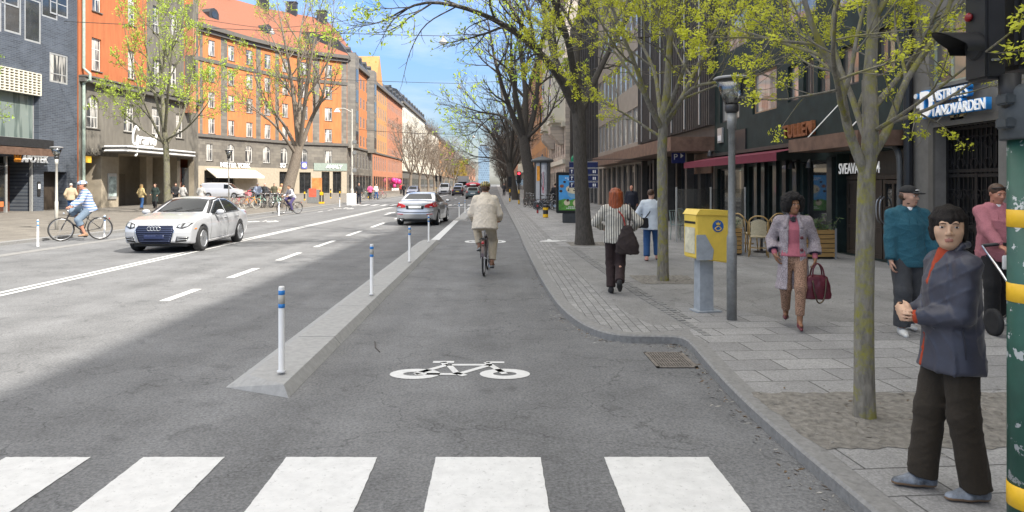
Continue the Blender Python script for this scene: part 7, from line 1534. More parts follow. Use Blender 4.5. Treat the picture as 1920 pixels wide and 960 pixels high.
# ------------------------------------------------------------------ people: each body and garment is one implicit surface
V3 = lambda *a: np.array(a, float)
class Layer:
    def __init__(s): s.ops = []
    def _add(s, fn, lo, hi, k, mode='u'): s.ops.append((fn, np.array(lo), np.array(hi), k, mode)); return s
    def cap(s, a, b, ra, rb=None, k=.02, mode='u'):
        a, b = np.array(a, float), np.array(b, float); rb = ra if rb is None else rb; m = max(ra, rb)
        def fn(X, Y, Z):
            ba = b-a; L2 = max(ba @ ba, 1e-9); h = np.clip(((X-a[0])*ba[0]+(Y-a[1])*ba[1]+(Z-a[2])*ba[2])/L2, 0, 1)
            return np.sqrt((X-a[0]-h*ba[0])**2+(Y-a[1]-h*ba[1])**2+(Z-a[2]-h*ba[2])**2)-(ra+(rb-ra)*h)
        return s._add(fn, np.minimum(a, b)-m, np.maximum(a, b)+m, k, mode)
    def ell(s, c, r, k=.02, M=None, mode='u'):
        c = np.array(c, float); r = np.array(r, float); m = r.max()
        def fn(X, Y, Z):
            x, y, z = X-c[0], Y-c[1], Z-c[2]
            if M is not None: x, y, z = (M[0, 0]*x+M[1, 0]*y+M[2, 0]*z, M[0, 1]*x+M[1, 1]*y+M[2, 1]*z, M[0, 2]*x+M[1, 2]*y+M[2, 2]*z)
            k0 = np.sqrt((x/r[0])**2+(y/r[1])**2+(z/r[2])**2); k1 = np.sqrt((x/r[0]**2)**2+(y/r[1]**2)**2+(z/r[2]**2)**2)+1e-9; return k0*(k0-1)/k1
        return s._add(fn, c-m, c+m, k, mode)
    def loft(s, O, Rv, Fv, Uv, st, k=.03, mode='u', p=2.):
        """stations (w, offset_right, offset_front, rx, ry) along Uv from O"""
        st = np.array(st, float); m = st[:, 3:5].max()+np.abs(st[:, 1:3]).max()+.02; e = [O+Uv*w for w in (st[0, 0], st[-1, 0])]
        def fn(X, Y, Z):
            x, y, z = X-O[0], Y-O[1], Z-O[2]; w = x*Uv[0]+y*Uv[1]+z*Uv[2]; a = x*Rv[0]+y*Rv[1]+z*Rv[2]; b = x*Fv[0]+y*Fv[1]+z*Fv[2]
            I = lambda j: np.interp(w, st[:, 0], st[:, j]); rx, ry = I(3), I(4); q = ((np.abs(a-I(1))/rx)**p+(np.abs(b-I(2))/ry)**p)**(1/p)
            return smax((q-1)*np.minimum(rx, ry), np.maximum(st[0, 0]-w, w-st[-1, 0]), .02)
        return s._add(fn, np.minimum(*e)-m, np.maximum(*e)+m, k, mode)
    def fn(s, f, lo, hi, mode='x', k=.01): return s._add(f, lo, hi, k, mode)
    def mesh(s, name, vox, mats, matfn=None, noise=0., smooth=1, nscale=1.):
        us = [o for o in s.ops if o[4] == 'u']; lo = np.min([o[1] for o in us], 0)-3*vox-.01; hi = np.max([o[2] for o in us], 0)+3*vox+.01
        ax = [np.arange(lo[i], hi[i]+vox, vox) for i in range(3)]; f = np.full([len(a) for a in ax], 1.)
        for fn, l, h, k, mode in s.ops:
            m = k+3*vox+.01; sl = tuple(slice(max(0, np.searchsorted(ax[i], l[i]-m)-1), np.searchsorted(ax[i], h[i]+m)+1) for i in range(3))
            G = np.meshgrid(*[ax[i][sl[i]] for i in range(3)], indexing='ij', sparse=True)
            if f[sl].size == 0: continue
            v = fn(*G)
            if mode == 'u': f[sl] = smin(f[sl], v, k)
            elif mode == 's': f[sl] = smax(f[sl], -v, k)
            else: f[sl] = np.maximum(f[sl], v) if k < .002 else smax(f[sl], v, k)
        if noise:
            X, Y, Z = np.meshgrid(*ax, indexing='ij', sparse=True); q = nscale
            n = np.sin(23*q*X+17*q*Z+2.2*np.sin(13*q*Y+9*q*Z))*.5+np.sin(31*q*Z-19*q*Y+1.8*np.sin(21*q*X+3))*.5+.5*np.sin(47*q*Z+29*q*X+2*np.sin(27*q*Y))*np.sin(11*q*X+7*q*Y)
            c1 = 1-np.abs(np.sin(19*q*Z+13*q*X-7*q*Y+2.6*np.sin(8*q*X+11*q*Y)+1.5*np.sin(15*q*Z))); c2 = 1-np.abs(np.sin(17*q*Z-15*q*X+9*q*Y+2.4*np.sin(12*q*Y-9*q*Z+1)))
            f = f+noise*(.3*n-1.1*c1**4-.9*c2**5)
        V, Q = surface_nets(f, lo, vox)
        if smooth: V = smooth_verts(V, Q, smooth, .5)
        mi = None
        if matfn is not None: mi = matfn(V[Q].mean(1))
        return np_mesh(name, V, Q, mats, mi)
def nrm(v): v = np.array(v, float); return v/np.linalg.norm(v)
def ik(a, c, l1, l2, pole):
    a, c = np.array(a, float), np.array(c, float); d = c-a; D = np.linalg.norm(d)
    if D > (l1+l2)*.999: c = a+d/D*(l1+l2)*.999; d = c-a; D = np.linalg.norm(d)
    x = (l1*l1-l2*l2+D*D)/(2*D); h = math.sqrt(max(0, l1*l1-x*x)); u = d/D; p = np.array(pole, float); p = p-u*(p @ u); p = nrm(p); return a+u*x+p*h, c
def rot(axis, a): return np.array(Matrix.Rotation(R(a), 3, axis))
def hand(ly, wr, D, N, thumb, s=1., curl=(25, 35, 25), k=.008, fr=1., tclose=.3):
    """palm, four bent fingers and a thumb; D towards the fingers, N out of the palm, thumb = +-1 side of DxN"""
    D = nrm(D); N = nrm(np.array(N, float)-D*(np.array(N, float) @ D)); T = np.cross(D, N)*thumb
    for i in range(4):
        o = (1.5-i)*.0205*s; kn = wr+D*(.09-.006*abs(i-1.2))*s+T*o; ly.cap(wr+D*.01*s+T*o*.7, kn, .0155*s, .012*s*fr, k=.014)
        L_ = [.046, .029, .022]; m = (.92, 1.03, .96, .76)[i]; p = kn; a = 0
        for j in range(3): a += curl[j]*(1+.06*(i-1)); d = D*math.cos(R(a))+N*math.sin(R(a)); q = p+d*L_[j]*m*s; ly.cap(p, q, (.0105-.0011*j)*s*fr, (.0097-.0012*j)*s*fr, k=.004); p = q
    b = wr+D*.022*s+T*.026*s; p1 = b+nrm(D*.65+T*.75+N*.25)*.046*s; p2 = p1+nrm(D*(.9-.4*tclose)+T*(.25-.6*tclose)+N*(.3+.5*tclose))*.032*s; p3 = p2+nrm(D*(.9-.5*tclose)-T*.5*tclose+N*(.3+.5*tclose))*.026*s
    ly.cap(b, p1, .0165*s, .0125*s, k=.014); ly.cap(p1, p2, .0122*s, .0108*s, k=.005); ly.cap(p2, p3, .0106*s, .0088*s, k=.004)
def skinmat(name, c): 
    m = mat(name, c, rough=.55, var=.1, scale=14); nodes_of(m)[1].inputs['Subsurface Weight'].default_value = .12; nodes_of(m)[1].inputs['Subsurface Radius'].default_value = (.02, .008, .005); nodes_of(m)[1].inputs['Subsurface Scale'].default_value = .4; return m
s_pale = skinmat('light_skin', (.50, .29, .205)); s_tan = skinmat('tan_skin', (.43, .245, .145)); s_brown = skinmat('brown_skin', (.26, .125, .065)); s_ruddy = skinmat('ruddy_skin', (.50, .23, .15))
m_lip = mat('lips', (.36, .15, .11), rough=.5); m_eye = mat('eye_white', (.6, .58, .55), rough=.2); m_iris = mat('dark_iris', (.012, .008, .006), rough=.1)
h_blk = mat('black_hair', (.012, .009, .008), rough=.62, var=.5, scale=40, aniso=(1, 1, .15), spec=.22, bump=.6); h_brn = mat('brown_hair', (.07, .035, .018), rough=.5, var=.45, scale=40, aniso=(1, 1, .15), bump=.4); h_red = mat('auburn_hair', (.25, .055, .013), rough=.45, var=.55, scale=45, aniso=(1, 1, .12), bump=.5); h_gry = mat('grey_hair', (.4, .38, .36), rough=.6, var=.2, scale=30); h_bln = mat('blond_hair', (.4, .25, .1), rough=.5, var=.3, scale=40, aniso=(1, 1, .15)); h_afro = mat('curly_black_hair', (.010, .008, .008), rough=.85, var=.6, scale=60, bump=1.)
def locks(l, p, n, rx, ry, rz, zend, a0, a1, r=.013, seed=1, back=.02, crown=.03, flare=1.):
    rnd = random.Random(seed); hs = p.hs
    for i in range(n):
        a = R(a0+(a1-a0)*(i+.5*rnd.random())/n); k = rnd.uniform(.93, 1.06); pts = []; ze = zend+rnd.uniform(-.018, .018)
        for t in (0, .25, .5, .75, 1):
            if t < .6: q = t/.6*math.pi/2; x, y, z = rx*k*math.sin(q)*math.sin(a), back+ry*k*math.sin(q)*math.cos(a), .035+rz*k*math.cos(q)
            else: f = (t-.6)/.4; w = 1+(flare-1)*f+rnd.uniform(-.05, .05); x, y, z = rx*k*w*math.sin(a), back+ry*k*w*math.cos(a), .035+(ze-.035)*f
            pts.append(p.h(x+rnd.uniform(-.006, .006), y, z))
        for j in range(4): l.cap(pts[j], pts[j+1], r*hs*(1-.1*j), r*hs*(.9-.14*j), k=.005)
class Person: pass
def cutend(l, o, d, r): # square end of a sleeve or trouser leg
    l.fn(lambda X, Y, Z: np.minimum((X-o[0])*d[0]+(Y-o[1])*d[1]+(Z-o[2])*d[2], r-np.sqrt((X-o[0])**2+(Y-o[1])**2+(Z-o[2])**2)), o-r, o+r, 'x', .004)
def person(label, loc, rotz, H=1.7, vox=.01, group=None, feet=None, pelvis=None, lean=0., side=0., twist=0., hands=None, hdir=None, curl=((25, 35, 25), (25, 35, 25)), poles=None, kpole=None, yaw=0., pitch=0., fat=1., skin=s_pale, top=None, bottom=None, shoes=None, hair=None, extra=None, headscale=1., fw=1., belly=0., face=True, footyaw=(6, -6), footpitch=(0, 0), shw=1.):
    s = H/1.7; g = thing('person', label, 'person', loc, rotz, group); p = Person(); p.g = g; p.s = s; p.vox = vox
    O = np.array(pelvis, float) if pelvis is not None else V3(0, 0, .948*s)
    Rm = rot('Z', twist) @ rot('X', lean) @ rot('Y', side); Rv, Fv, Uv = Rm @ V3(1, 0, 0), Rm @ V3(0, -1, 0), Rm @ V3(0, 0, 1); p.O, p.R, p.F, p.U = O, Rv, Fv, Uv
    T = lambda r, f, u: O+Rv*r*s+Fv*f*s+Uv*u*s; p.T = T
    feet = feet or (V3(.09, .02, .075), V3(-.09, -.02, .075)); p.ank = [np.array(feet[0], float), np.array(feet[1], float)]; hip = [O+V3(.088*s, 0, -.03*s), O+V3(-.088*s, 0, -.03*s)]
    kp = kpole or (V3(.08, -1, .1), V3(-.08, -1, .1)); p.knee = []
    for i in range(2): kn, an = ik(hip[i], p.ank[i], .435*s, .425*s, kp[i]); p.knee.append(kn); p.ank[i] = an
    p.hip = hip; sx = .172*s*shw; sh = [T(.172*shw, -.005, .432), T(-.172*shw, -.005, .432)]; p.sh = sh
    hands = hands or (T(.25, .02, -.08), T(-.25, .02, -.08)); po = poles or (V3(.5, .8, -.3), V3(-.5, .8, -.3)); p.el = []; p.wr = []
    for i in range(2): e, w = ik(sh[i], hands[i], .285*s, .255*s, po[i]); p.el.append(e); p.wr.append(w)
    nb = T(0, -.005, .505); hs = s*headscale; p.hs = hs
    Hm = rot('Z', yaw) @ rot('X', pitch); p.Hm = Hm; p.hc = T(0, .02, .53)+V3(0, 0, .115*hs)+Hm @ V3(0, -.012, 0)*hs; h = lambda x, y, z: p.hc+Hm @ (V3(x, y, z)*hs); p.h = h
    # ---- body
    b = Layer()
    b.loft(O, Rv, Fv, Uv, [(-.10*s, 0, -.01*s, .135*s*fat, .09*s*fat), (0, 0, -.01*s, .16*s*fat, .105*s*fat), (.14*s, 0, 0, .13*s*fat, (.088+belly)*s*fat), (.32*s, 0, 0, .152*s*fat, .105*s*fat), (.44*s, 0, -.01*s, .15*s*shw, .085*s), (.5*s, 0, -.01*s, .085*s, .06*s)], k=.03)
    b.cap(nb-Uv*.03*s, h(0, .012, -.05), .056*s, .05*hs, k=.02)
    for i in range(2):
        b.cap(T((.12, -.12)[i]*shw, -.005, .452), sh[i], .052*s, .052*s, k=.04); b.cap(sh[i], p.el[i], .05*s, .039*s); b.cap(p.el[i], p.wr[i], .038*s, .0255*s)
        b.cap(hip[i], p.knee[i], .082*s*fat, .052*s); b.cap(p.knee[i], p.ank[i], .053*s, .036*s); c = p.knee[i]*.62+p.ank[i]*.38; b.ell(c+V3(0, .015*s, 0), (.048*s, .05*s, .09*s), k=.03)
        fy = rot('Z', footyaw[i]) @ rot('X', footpitch[i]); b.cap(p.ank[i]+fy @ V3(0, .02, -.03)*s, p.ank[i]+fy @ V3(0, -.13, -.05)*s, .03*s, .022*s)
        dd = (p.wr[i]-p.el[i]) if hdir is None or hdir[i] is None else np.array(hdir[i][0], float); nn = ((-1, 1)[i], .1, 0) if hdir is None or hdir[i] is None else hdir[i][1]
        if hdir is None or hdir[i] is None: nn = Rm @ V3((-1, 1)[i], -.15, 0)
        if vox <= .016: hand(b, p.wr[i], dd, nn, (-1, 1)[i], s*.93, curl[i])
        else: b.cap(p.wr[i], p.wr[i]+nrm(dd)*.1*s, .032*s, .026*s)
    E = lambda c, r, k=.02, mode='u': b.ell(h(c[0]*fw, c[1], c[2]), np.array((r[0]*fw, r[1], r[2]))*hs, k*hs, Hm, mode)
    E((0, .014, .035), (.074, .092, .082)); E((0, -.018, -.03), (.061, .072, .084), .03); E((0, -.05, -.088), (.034, .032, .024), .03)
    if face:
        for q in (-1, 1): E((q*.036, -.056, -.018), (.024, .020, .022), .025); E((q*.031, -.1, .013), (.019, .017, .0095), .008, 's'); E((q*.075, .012, .0), (.009, .02, .031), .006)
        b.cap(h(-.036, -.076, .033), h(.036, -.076, .033), .011*hs, .011*hs, k=.016*hs); b.cap(h(0, -.086, .02), h(0, -.108, -.022), 0.0075*hs, .011*hs, k=.010*hs)
        for q in (-1, 1): E((q*.011, -.098, -.027), (.009, .010, .008), .006)
        E((0, -.088, -.0545), (.021, .011, .0055), .005); E((0, -.087, -.066), (.018, .011, .0065), .005)
    def mf(c):
        q = ((c-p.hc) @ Hm)/hs; return np.where((np.abs(q[:, 0]) < .0215-.3*np.abs(q[:, 2]+.06)) & (q[:, 2] > -.0725) & (q[:, 2] < -.0495) & (q[:, 1] < -.082), 1, 0)
    link('body', b.mesh('body', vox, [skin, m_lip], mf if face else None), g)
    if face and vox <= .012:
        for q in (-1, 1):
            mb = MB(); mb.sm = True; mb.ball((0, 0, 0), (.0125*hs, .0125*hs, .0068*hs), 12); e = mb.build('eye', m_eye, g, loc=tuple(h(q*.031*fw, -.0765, .0125))); e.rotation_euler = Matrix(Hm.tolist()).to_euler()
            mb = MB(); mb.sm = True; mb.ball((0, -.0112*hs, 0), (.006*hs, .003*hs, .0056*hs), 10); mb.build('iris', m_iris, e)
            mb = MB(); mb.sm = True; mb.tube([h(q*.015, -.089, .0315), h(q*.03, -.0905, .0355), h(q*.047, -.08, .0305)], [.0024*hs, .0028*hs, .0015*hs], 6); mb.build('eyebrow', hair[1] if hair and hair[0] != 'bald' and hair[0] != 'helmet' else h_brn, g)
            mb = MB(); mb.sm = True; mb.tube([h(q*.0165, -.0865, .0175), h(q*.031, -.0905, .0215), h(q*.045, -.083, .0175)], .0021*hs, 5); mb.build('eyelid', skin, g)
    # ---- trousers
    bt = dict(m=None, hip=.012, th=.09, kn=.07, an=.06, end=.08, name='trousers', noise=.004, waist=.03); bt.update(bottom or {})
    if bt['m']:
        l = Layer(); x = bt['hip']; l.loft(O, Rv, Fv, Uv, [(-.12*s, 0, -.01*s, (.13+x)*s*fat, (.10+x)*s*fat), (0, 0, -.012*s, (.163+x)*s*fat, (.11+x)*s*fat), (bt['waist']*s, 0, 0, (.145+x)*s*fat, (.095+x+belly)*s*fat)], k=.03)
        for i in range(2):
            l.cap(hip[i], p.knee[i], bt['th']*s*fat, bt['kn']*s, k=.04); en = p.ank[i]+(p.knee[i]-p.ank[i])*bt['end']; l.cap(p.knee[i], en, bt['kn']*s, bt['an']*s, k=.03)
            cutend(l, en, nrm(en-p.knee[i]), bt['an']*s*1.35)
        link(bt['name'], l.mesh(bt['name'], vox, bt['m'], None, bt['noise'] if vox < .02 else 0), g)
    # ---- shoes
    if shoes:
        sm, sole, kind = shoes
        for i in range(2):
            l = Layer(); A = p.ank[i]; M_ = rot('Z', footyaw[i]) @ rot('X', footpitch[i]); q = lambda x, y, z: A+M_ @ V3(x, y, z)*s; zb = -.075
            if kind == 'pump':
                l.cap(q(0, .03, -.045), q(0, -.04, -.065), .034*s, .034*s); l.cap(q(0, -.04, -.07), q(0, -.17, -.095), .036*s, .02*s, k=.02); l.cap(q(0, .04, -.05), q(0, .05, -.115), .013*s, .007*s, k=.008); cut = None
            else:
                l.cap(q(0, .045, -.045), q(0, -.05, -.04), .038*s, .04*s, k=.03); l.cap(q(0, -.05, -.045), q(0, -.145, -.06), .042*s, .03*s, k=.03); l.cap(q(0, .03, -.01), q(0, .02, .0), .042*s, .044*s, k=.03)
                d = M_ @ V3(0, 0, -1); o = q(0, 0, zb); l.fn(lambda X, Y, Z, d=d, o=o: (X-o[0])*d[0]+(Y-o[1])*d[1]+(Z-o[2])*d[2], A-.25*s, A+.25*s, 'x', .006)
            mfn = lambda c, M_=M_, A=A: (((c-A) @ M_)[:, 2] < (zb+.022)*s).astype(int)
            link('shoe', l.mesh('shoe', min(vox, .012) if vox < .02 else vox, [sm, sole], mfn), g)
    # ---- upper garment
    tp = dict(m=None, x=.022, hem=-.12, hemx=.0, sl=.056, cuff=.045, slen=.96, name='jacket', noise=.004, collar=0, hood=False, matfn=None, mats=None, front=None, hemf=0., nscale=1.); tp.update(top or {})
    if tp['m']:
        l = Layer(); x = tp['x']; hm = tp['hem']; f = fat
        for i in range(2):
            l.cap(T((.09, -.09)[i]*shw, -.005, .455), sh[i], (.05+x*.4)*s, (.05+x*.4)*s, k=.04); l.cap(sh[i], p.el[i], tp['sl']*s*1.08, tp['sl']*s, k=.03); e = p.el[i]+(p.wr[i]-p.el[i])*tp['slen']; l.cap(p.el[i], e, tp['sl']*s, tp['cuff']*s, k=.02); cutend(l, e, nrm(e-p.el[i]), tp['cuff']*s*1.6)
        l.loft(O, Rv, Fv, Uv, [(hm*s, 0, tp['hemf']*s, (.165+x+tp['hemx'])*s*f, (.115+x+tp['hemx'])*s*f), (min(0, hm+.1)*s, 0, 0, (.165+x+tp['hemx']*.5)*s*f, (.113+x+tp['hemx']*.5)*s*f), (.15*s, 0, .005*s, (.145+x)*s*f, (.098+x+belly)*s*f), (.32*s, 0, .005*s, (.162+x)*s*f, (.113+x)*s*f), (.44*s, 0, -.008*s, (.155+x*.6)*s*shw, (.088+x*.6)*s), (.50*s, 0, -.012*s, (.10+x*.3)*s, (.068+x*.4)*s), (.525*s, 0, -.012*s, .07*s, .062*s)], k=.03)
        if tp['collar']: l.cap(T(-.03, -.01, .515), T(.03, -.01, .515), .062*s, .062*s, k=.015); l.loft(O, Rv, Fv, Uv, [(.49*s, 0, .005*s, .075*s, .07*s), (.545*s, 0, .01*s, .066*s, .066*s)], k=.01)
        if tp['hood']:
            for a in range(-3, 4): an = R(a*48); l.ell(T(.085*math.sin(an), -.015-.075*math.cos(an), .50-.012*math.cos(an)*-1), np.array((.036, .036, .03))*s, k=.03)
            l.ell(T(0, -.10, .475), np.array((.085, .04, .06))*s, k=.03)
        if tp['front']: tp['front'](l, p)
        link(tp['name'], l.mesh(tp['name'], vox, tp['mats'] or tp['m'], (lambda c: tp['matfn'](c, p)) if tp['matfn'] else None, tp['noise'] if vox < .02 else 0, nscale=tp['nscale']), g)
    # ---- hair and headwear
    if hair:
        kd, hmt = hair[0], hair[1]; l = Layer(); hv = min(vox, .009) if vox < .016 else vox; HE = lambda c, r, k=.02, mode='u': l.ell(h(*c), np.array(r)*hs, k*hs, Hm, mode)
        nz = .002; cut = lambda f: l.fn(lambda X, Y, Z: f(*(((np.stack(np.broadcast_arrays(X, Y, Z), -1)-p.hc) @ Hm/hs).transpose(3, 0, 1, 2)))*hs, p.hc-.5, p.hc+.5, 'x', .012*hs)
        if kd == 'short': HE((0, .018, .042), (.082, .098, .084)); cut(lambda x, y, z: np.maximum(-(z-.0-(-.06-y)*.9), np.maximum(-(z+.06), -(y+.075-.0*z)))); nz = .003
        elif kd == 'bob':
            HE((0, .022, .045), (.083, .098, .084)); HE((0, .075, -.03), (.07, .045, .06), .03)
            for q in (-1, 1): HE((q*.074, .02, -.02), (.024, .05, .06), .03)
            cut(lambda x, y, z: np.maximum(np.maximum(-(z+.08), -(y+.09)), .060-np.maximum(np.maximum(np.abs(x), (z-.05)*1.5), y*.7+.1))); locks(l, p, 40, .088, .098, .088, -.06, -122, 122, .013, 3, flare=.9); locks(l, p, 12, .078, .098, .083, .042, 128, 205, .013, 5); locks(l, p, 5, .08, .094, .082, .0, 205, 238, .013, 6); nz = .002
        elif kd == 'afro':
            HE((0, .035, .05), (.145, .142, .135)); 
            for q in (-1, 1): HE((q*.105, .03, -.015), (.05, .075, .08), .03)
            HE((0, .08, -.02), (.11, .06, .09), .03); cut(lambda x, y, z: np.maximum(-(y+.085), .058-np.maximum(np.maximum(np.abs(x), (z-.028)*1.3), (y+.055)*1.2+.058))); rn = random.Random(2)
            for _ in range(170):
                d = rdir(rn); q = (d.x*.14, .035+d.y*.137, .045+d.z*.13)
                if not (q[1] < -.03 and q[2] < .10 and abs(q[0]) < .085): HE(q, (.022,)*3, .006)
            nz = .005
        elif kd == 'long':
            HE((0, .02, .042), (.088, .103, .088)); HE((0, .06, -.04), (.092, .062, .10), .03); HE((0, .075, -.13), (.105, .055, .09), .03); HE((0, .08, -.19), (.11, .05, .06), .03); cut(lambda x, y, z: np.maximum(-(y+.04+.9*np.maximum(z-.03, 0)), -(z+.25))); locks(l, p, 38, .098, .105, .088, -.20, -112, 112, .015, 4, flare=1.12); nz = .003
        elif kd == 'cap':
            HE((0, .015, .055), (.087, .103, .075)); cut(lambda x, y, z: -(z-.042-.0*y)); HE((0, -.105, .045), (.068, .075, .012), .008); nz = 0
        elif kd == 'helmet':
            HE((0, .012, .055), (.098, .128, .085)); cut(lambda x, y, z: -(z-.03-.1*y))
            for q in (-.05, 0, .05): l.cap(h(q, -.10, .095), h(q, .10, .10), .013*hs, .013*hs, k=.004, mode='s')
            nz = 0
        elif kd == 'bald': HE((0, .045, -.005), (.079, .072, .05)); cut(lambda x, y, z: np.maximum(-(y-.0), z-.05))
        nm = {'cap': 'cap', 'helmet': 'helmet'}.get(kd, 'hair'); mf2 = None; mats2 = hmt
        if len(hair) > 2: mats2 = [hmt, hair[2]]; mf2 = lambda c: (np.sin((((c-p.hc) @ Hm)/hs)[:, 0]*190) > .1).astype(int)
        link(nm, l.mesh(nm, hv, mats2, mf2, nz*hs if vox < .02 else 0, nscale=2.2 if kd in ('afro',) else 1.6), g)
        if kd == 'cap' or kd == 'helmet':
            l = Layer(); l.ell(h(0, .03, .0), np.array((.083, .085, .06))*hs, .02, Hm); l.fn(lambda X, Y, Z: -(((X-p.hc[0])*Hm[0, 1]+(Y-p.hc[1])*Hm[1, 1]+(Z-p.hc[2])*Hm[2, 1])-.0), p.hc-.3, p.hc+.3, 'x', .01); link('hair', l.mesh('hair', hv, h_brn, None, .003*hs), g)
    p.link = lambda ly, nm, m, noise=0., v=None, matfn=None: link(nm, ly.mesh(nm, v or vox, m, matfn, noise), g)
    if extra: extra(p)
    return p
# ------------------------------------------------------------------ the people
def cloth(name, c, rough=.85, var=.15, scale=30, bump=.25, **k): return mat(name, c, rough=rough, var=var, scale=scale, bump=bump, sheen=.03, **k)
def striped_cloth(name, c1, c2, sc_, axis='X', dist=.6, thr=.5):
    m = mat(name, c1, rough=.85, var=.06, scale=20); nt, b = nodes_of(m); tc = [n for n in nt.nodes if n.type == 'TEX_COORD'][0]
    w = nt.nodes.new('ShaderNodeTexWave'); w.bands_direction = axis; w.inputs['Scale'].default_value = sc_; w.inputs['Distortion'].default_value = dist; w.inputs['Detail'].default_value = 1.5; w.inputs['Detail Scale'].default_value = .7; nt.links.new(tc.outputs['Object'], w.inputs['Vector'])
    r = nt.nodes.new('ShaderNodeValToRGB'); r.color_ramp.elements[0].position = thr-.06; r.color_ramp.elements[1].position = thr+.06; r.color_ramp.elements[0].color = tuple(c2)+(1,); r.color_ramp.elements[1].color = tuple(c1)+(1,); nt.links.new(w.outputs['Fac'], r.inputs[0]); nt.links.new(r.outputs[0], b.inputs['Base Color']); return m
def speck_cloth(name, c1, c2, sc_, lo=.45, hi=.55):
    m = mat(name, c1, rough=.9, scale=sc_, detail=3, bump=.4); nt, b = nodes_of(m); rp = b.inputs['Base Color'].links[0].from_node; e = rp.color_ramp.elements; e[0].position = lo; e[1].position = hi; e[0].color = tuple(c2)+(1,); e[1].color = tuple(c1)+(1,); return m
c_slate = mat('slate_nylon', (.034, .036, .055), rough=.42, var=.2, scale=9, spec=.5, sheen=.1, bump=.15); c_orange = cloth('orange_red_shirt', (.36, .045, .012)); c_dkbrown = cloth('dark_brown_wool', (.022, .015, .008), scale=60); c_sneak = mat('blue_grey_sneaker', (.16, .18, .21), rough=.6, var=.85, scale=14); c_sole = mat('tan_sole', (.2, .13, .08), rough=.8)
s_asia = skinmat('warm_skin', (.56, .35, .23)); c_blksole = mat('black_sole', (.02, .02, .02), rough=.8); c_wsole = mat('white_sole', (.6, .6, .58), rough=.6)
# ---- woman in front by the traffic pole: faces left, head turned to the camera, hands clasped
def ex_front(p):
    s = p.s; l = Layer()       # shirt showing down the open jacket edge
    l.loft(p.O, p.R, p.F, p.U, [(-.20*s, -.02*s, .07*s, .035*s, .118*s), (-.1*s, -.015*s, .06*s, .032*s, .102*s), (.15*s, -.01*s, .04*s, .032*s, .100*s), (.33*s, 0, .02*s, .045*s, .125*s), (.46*s, 0, .005*s, .065*s, .095*s), (.535*s, 0, .005*s, .062*s, .068*s)], k=.02); p.link(l, 'shirt', c_orange, .003)
    l = Layer()
    for i in range(2): e = p.el[i]+(p.wr[i]-p.el[i])*.9; l.cap(e, p.el[i]+(p.wr[i]-p.el[i])*1.0, .043*s, .040*s); cutend(l, p.el[i]+(p.wr[i]-p.el[i])*1.0, nrm(p.wr[i]-p.el[i]), .07*s)
    p.link(l, 'shirt_cuff', c_orange)
    l = Layer()                # standing jacket collar
    for q in (-1, 1): l.cap(p.T(q*.075, .045, .475), p.T(q*.07, -.02, .545), .022*s, .016*s); l.cap(p.T(q*.07, -.02, .545), p.T(0, -.085, .55), .018*s, .018*s)
    p.link(l, 'collar', c_slate, .001)
    mb = MB(); mb.sm = True
    mb.tube([p.T(.195, .02, -.20), p.T(.205, .03, -.02), p.T(.19, .04, .08)], .004, 5); mb.build('jacket_seam', mat('dark_seam', (.02, .02, .03)), p.g)
D1 = V3(-.10, -.245, .965+.0)
person('woman in slate jacket and dark brown trousers standing beside the traffic pole, hands clasped', (2.48, 3.77, SW), R(-97), H=1.525, vox=.008, pelvis=V3(0, 0, .868), fat=.98, belly=.02,
    feet=(V3(.075, .08, .075), V3(-.07, -.12, .075)), kpole=(V3(.05, -1, .2), V3(-.05, -1, .2)), footyaw=(2, -6), hands=(V3(.035, -.215, .97), V3(-.06, -.22, .965)), poles=(V3(.5, .7, -.5), V3(-.5, .7, -.5)),
    hdir=((V3(-.75, -.55, .25), V3(-.45, .8, .1)), (V3(.75, -.5, .1), V3(.35, .85, .0))), curl=((28, 45, 35), (30, 45, 35)), yaw=66, pitch=2, lean=0, skin=s_asia, headscale=1.04, fw=1.15,
    top=dict(m=c_slate, x=.03, hem=-.20, hemx=.03, sl=.062, cuff=.05, slen=.9, name='jacket', noise=.0065, nscale=.9), bottom=dict(m=c_dkbrown, hip=.0, th=.098, kn=.083, an=.082, end=-.02, noise=.0045), shoes=(c_sneak, c_sole, 'sneaker'), hair=('bob', h_blk), extra=ex_front)
# ---- woman in the lilac coat
c_lilac = speck_cloth('lilac_tweed', (.47, .42, .43), (.19, .15, .17), 120, .4, .6); c_pinkb = cloth('pink_blouse', (.42, .125, .16), scale=50); c_leop = speck_cloth('leopard_print', (.40, .24, .16), (.15, .085, .055), 90, .40, .56); c_burg = mat('burgundy_leather', (.10, .012, .022), rough=.4, var=.3, scale=12); c_navyl = cloth('navy_lining', (.02, .02, .05))
def coat_front(l, p):
    def f(X, Y, Z):
        x, y, z = X-p.O[0], Y-p.O[1], Z-p.O[2]; a = x*p.R[0]+y*p.R[1]+z*p.R[2]; b = x*p.F[0]+y*p.F[1]+z*p.F[2]; w = x*p.U[0]+y*p.U[1]+z*p.U[2]
        return np.minimum(b-.035*p.s+0*a, (.072-.02*(w/p.s))*p.s-np.abs(a-.005*p.s))
    l.fn(f, p.O-.75, p.O+.75, 'x', .006)
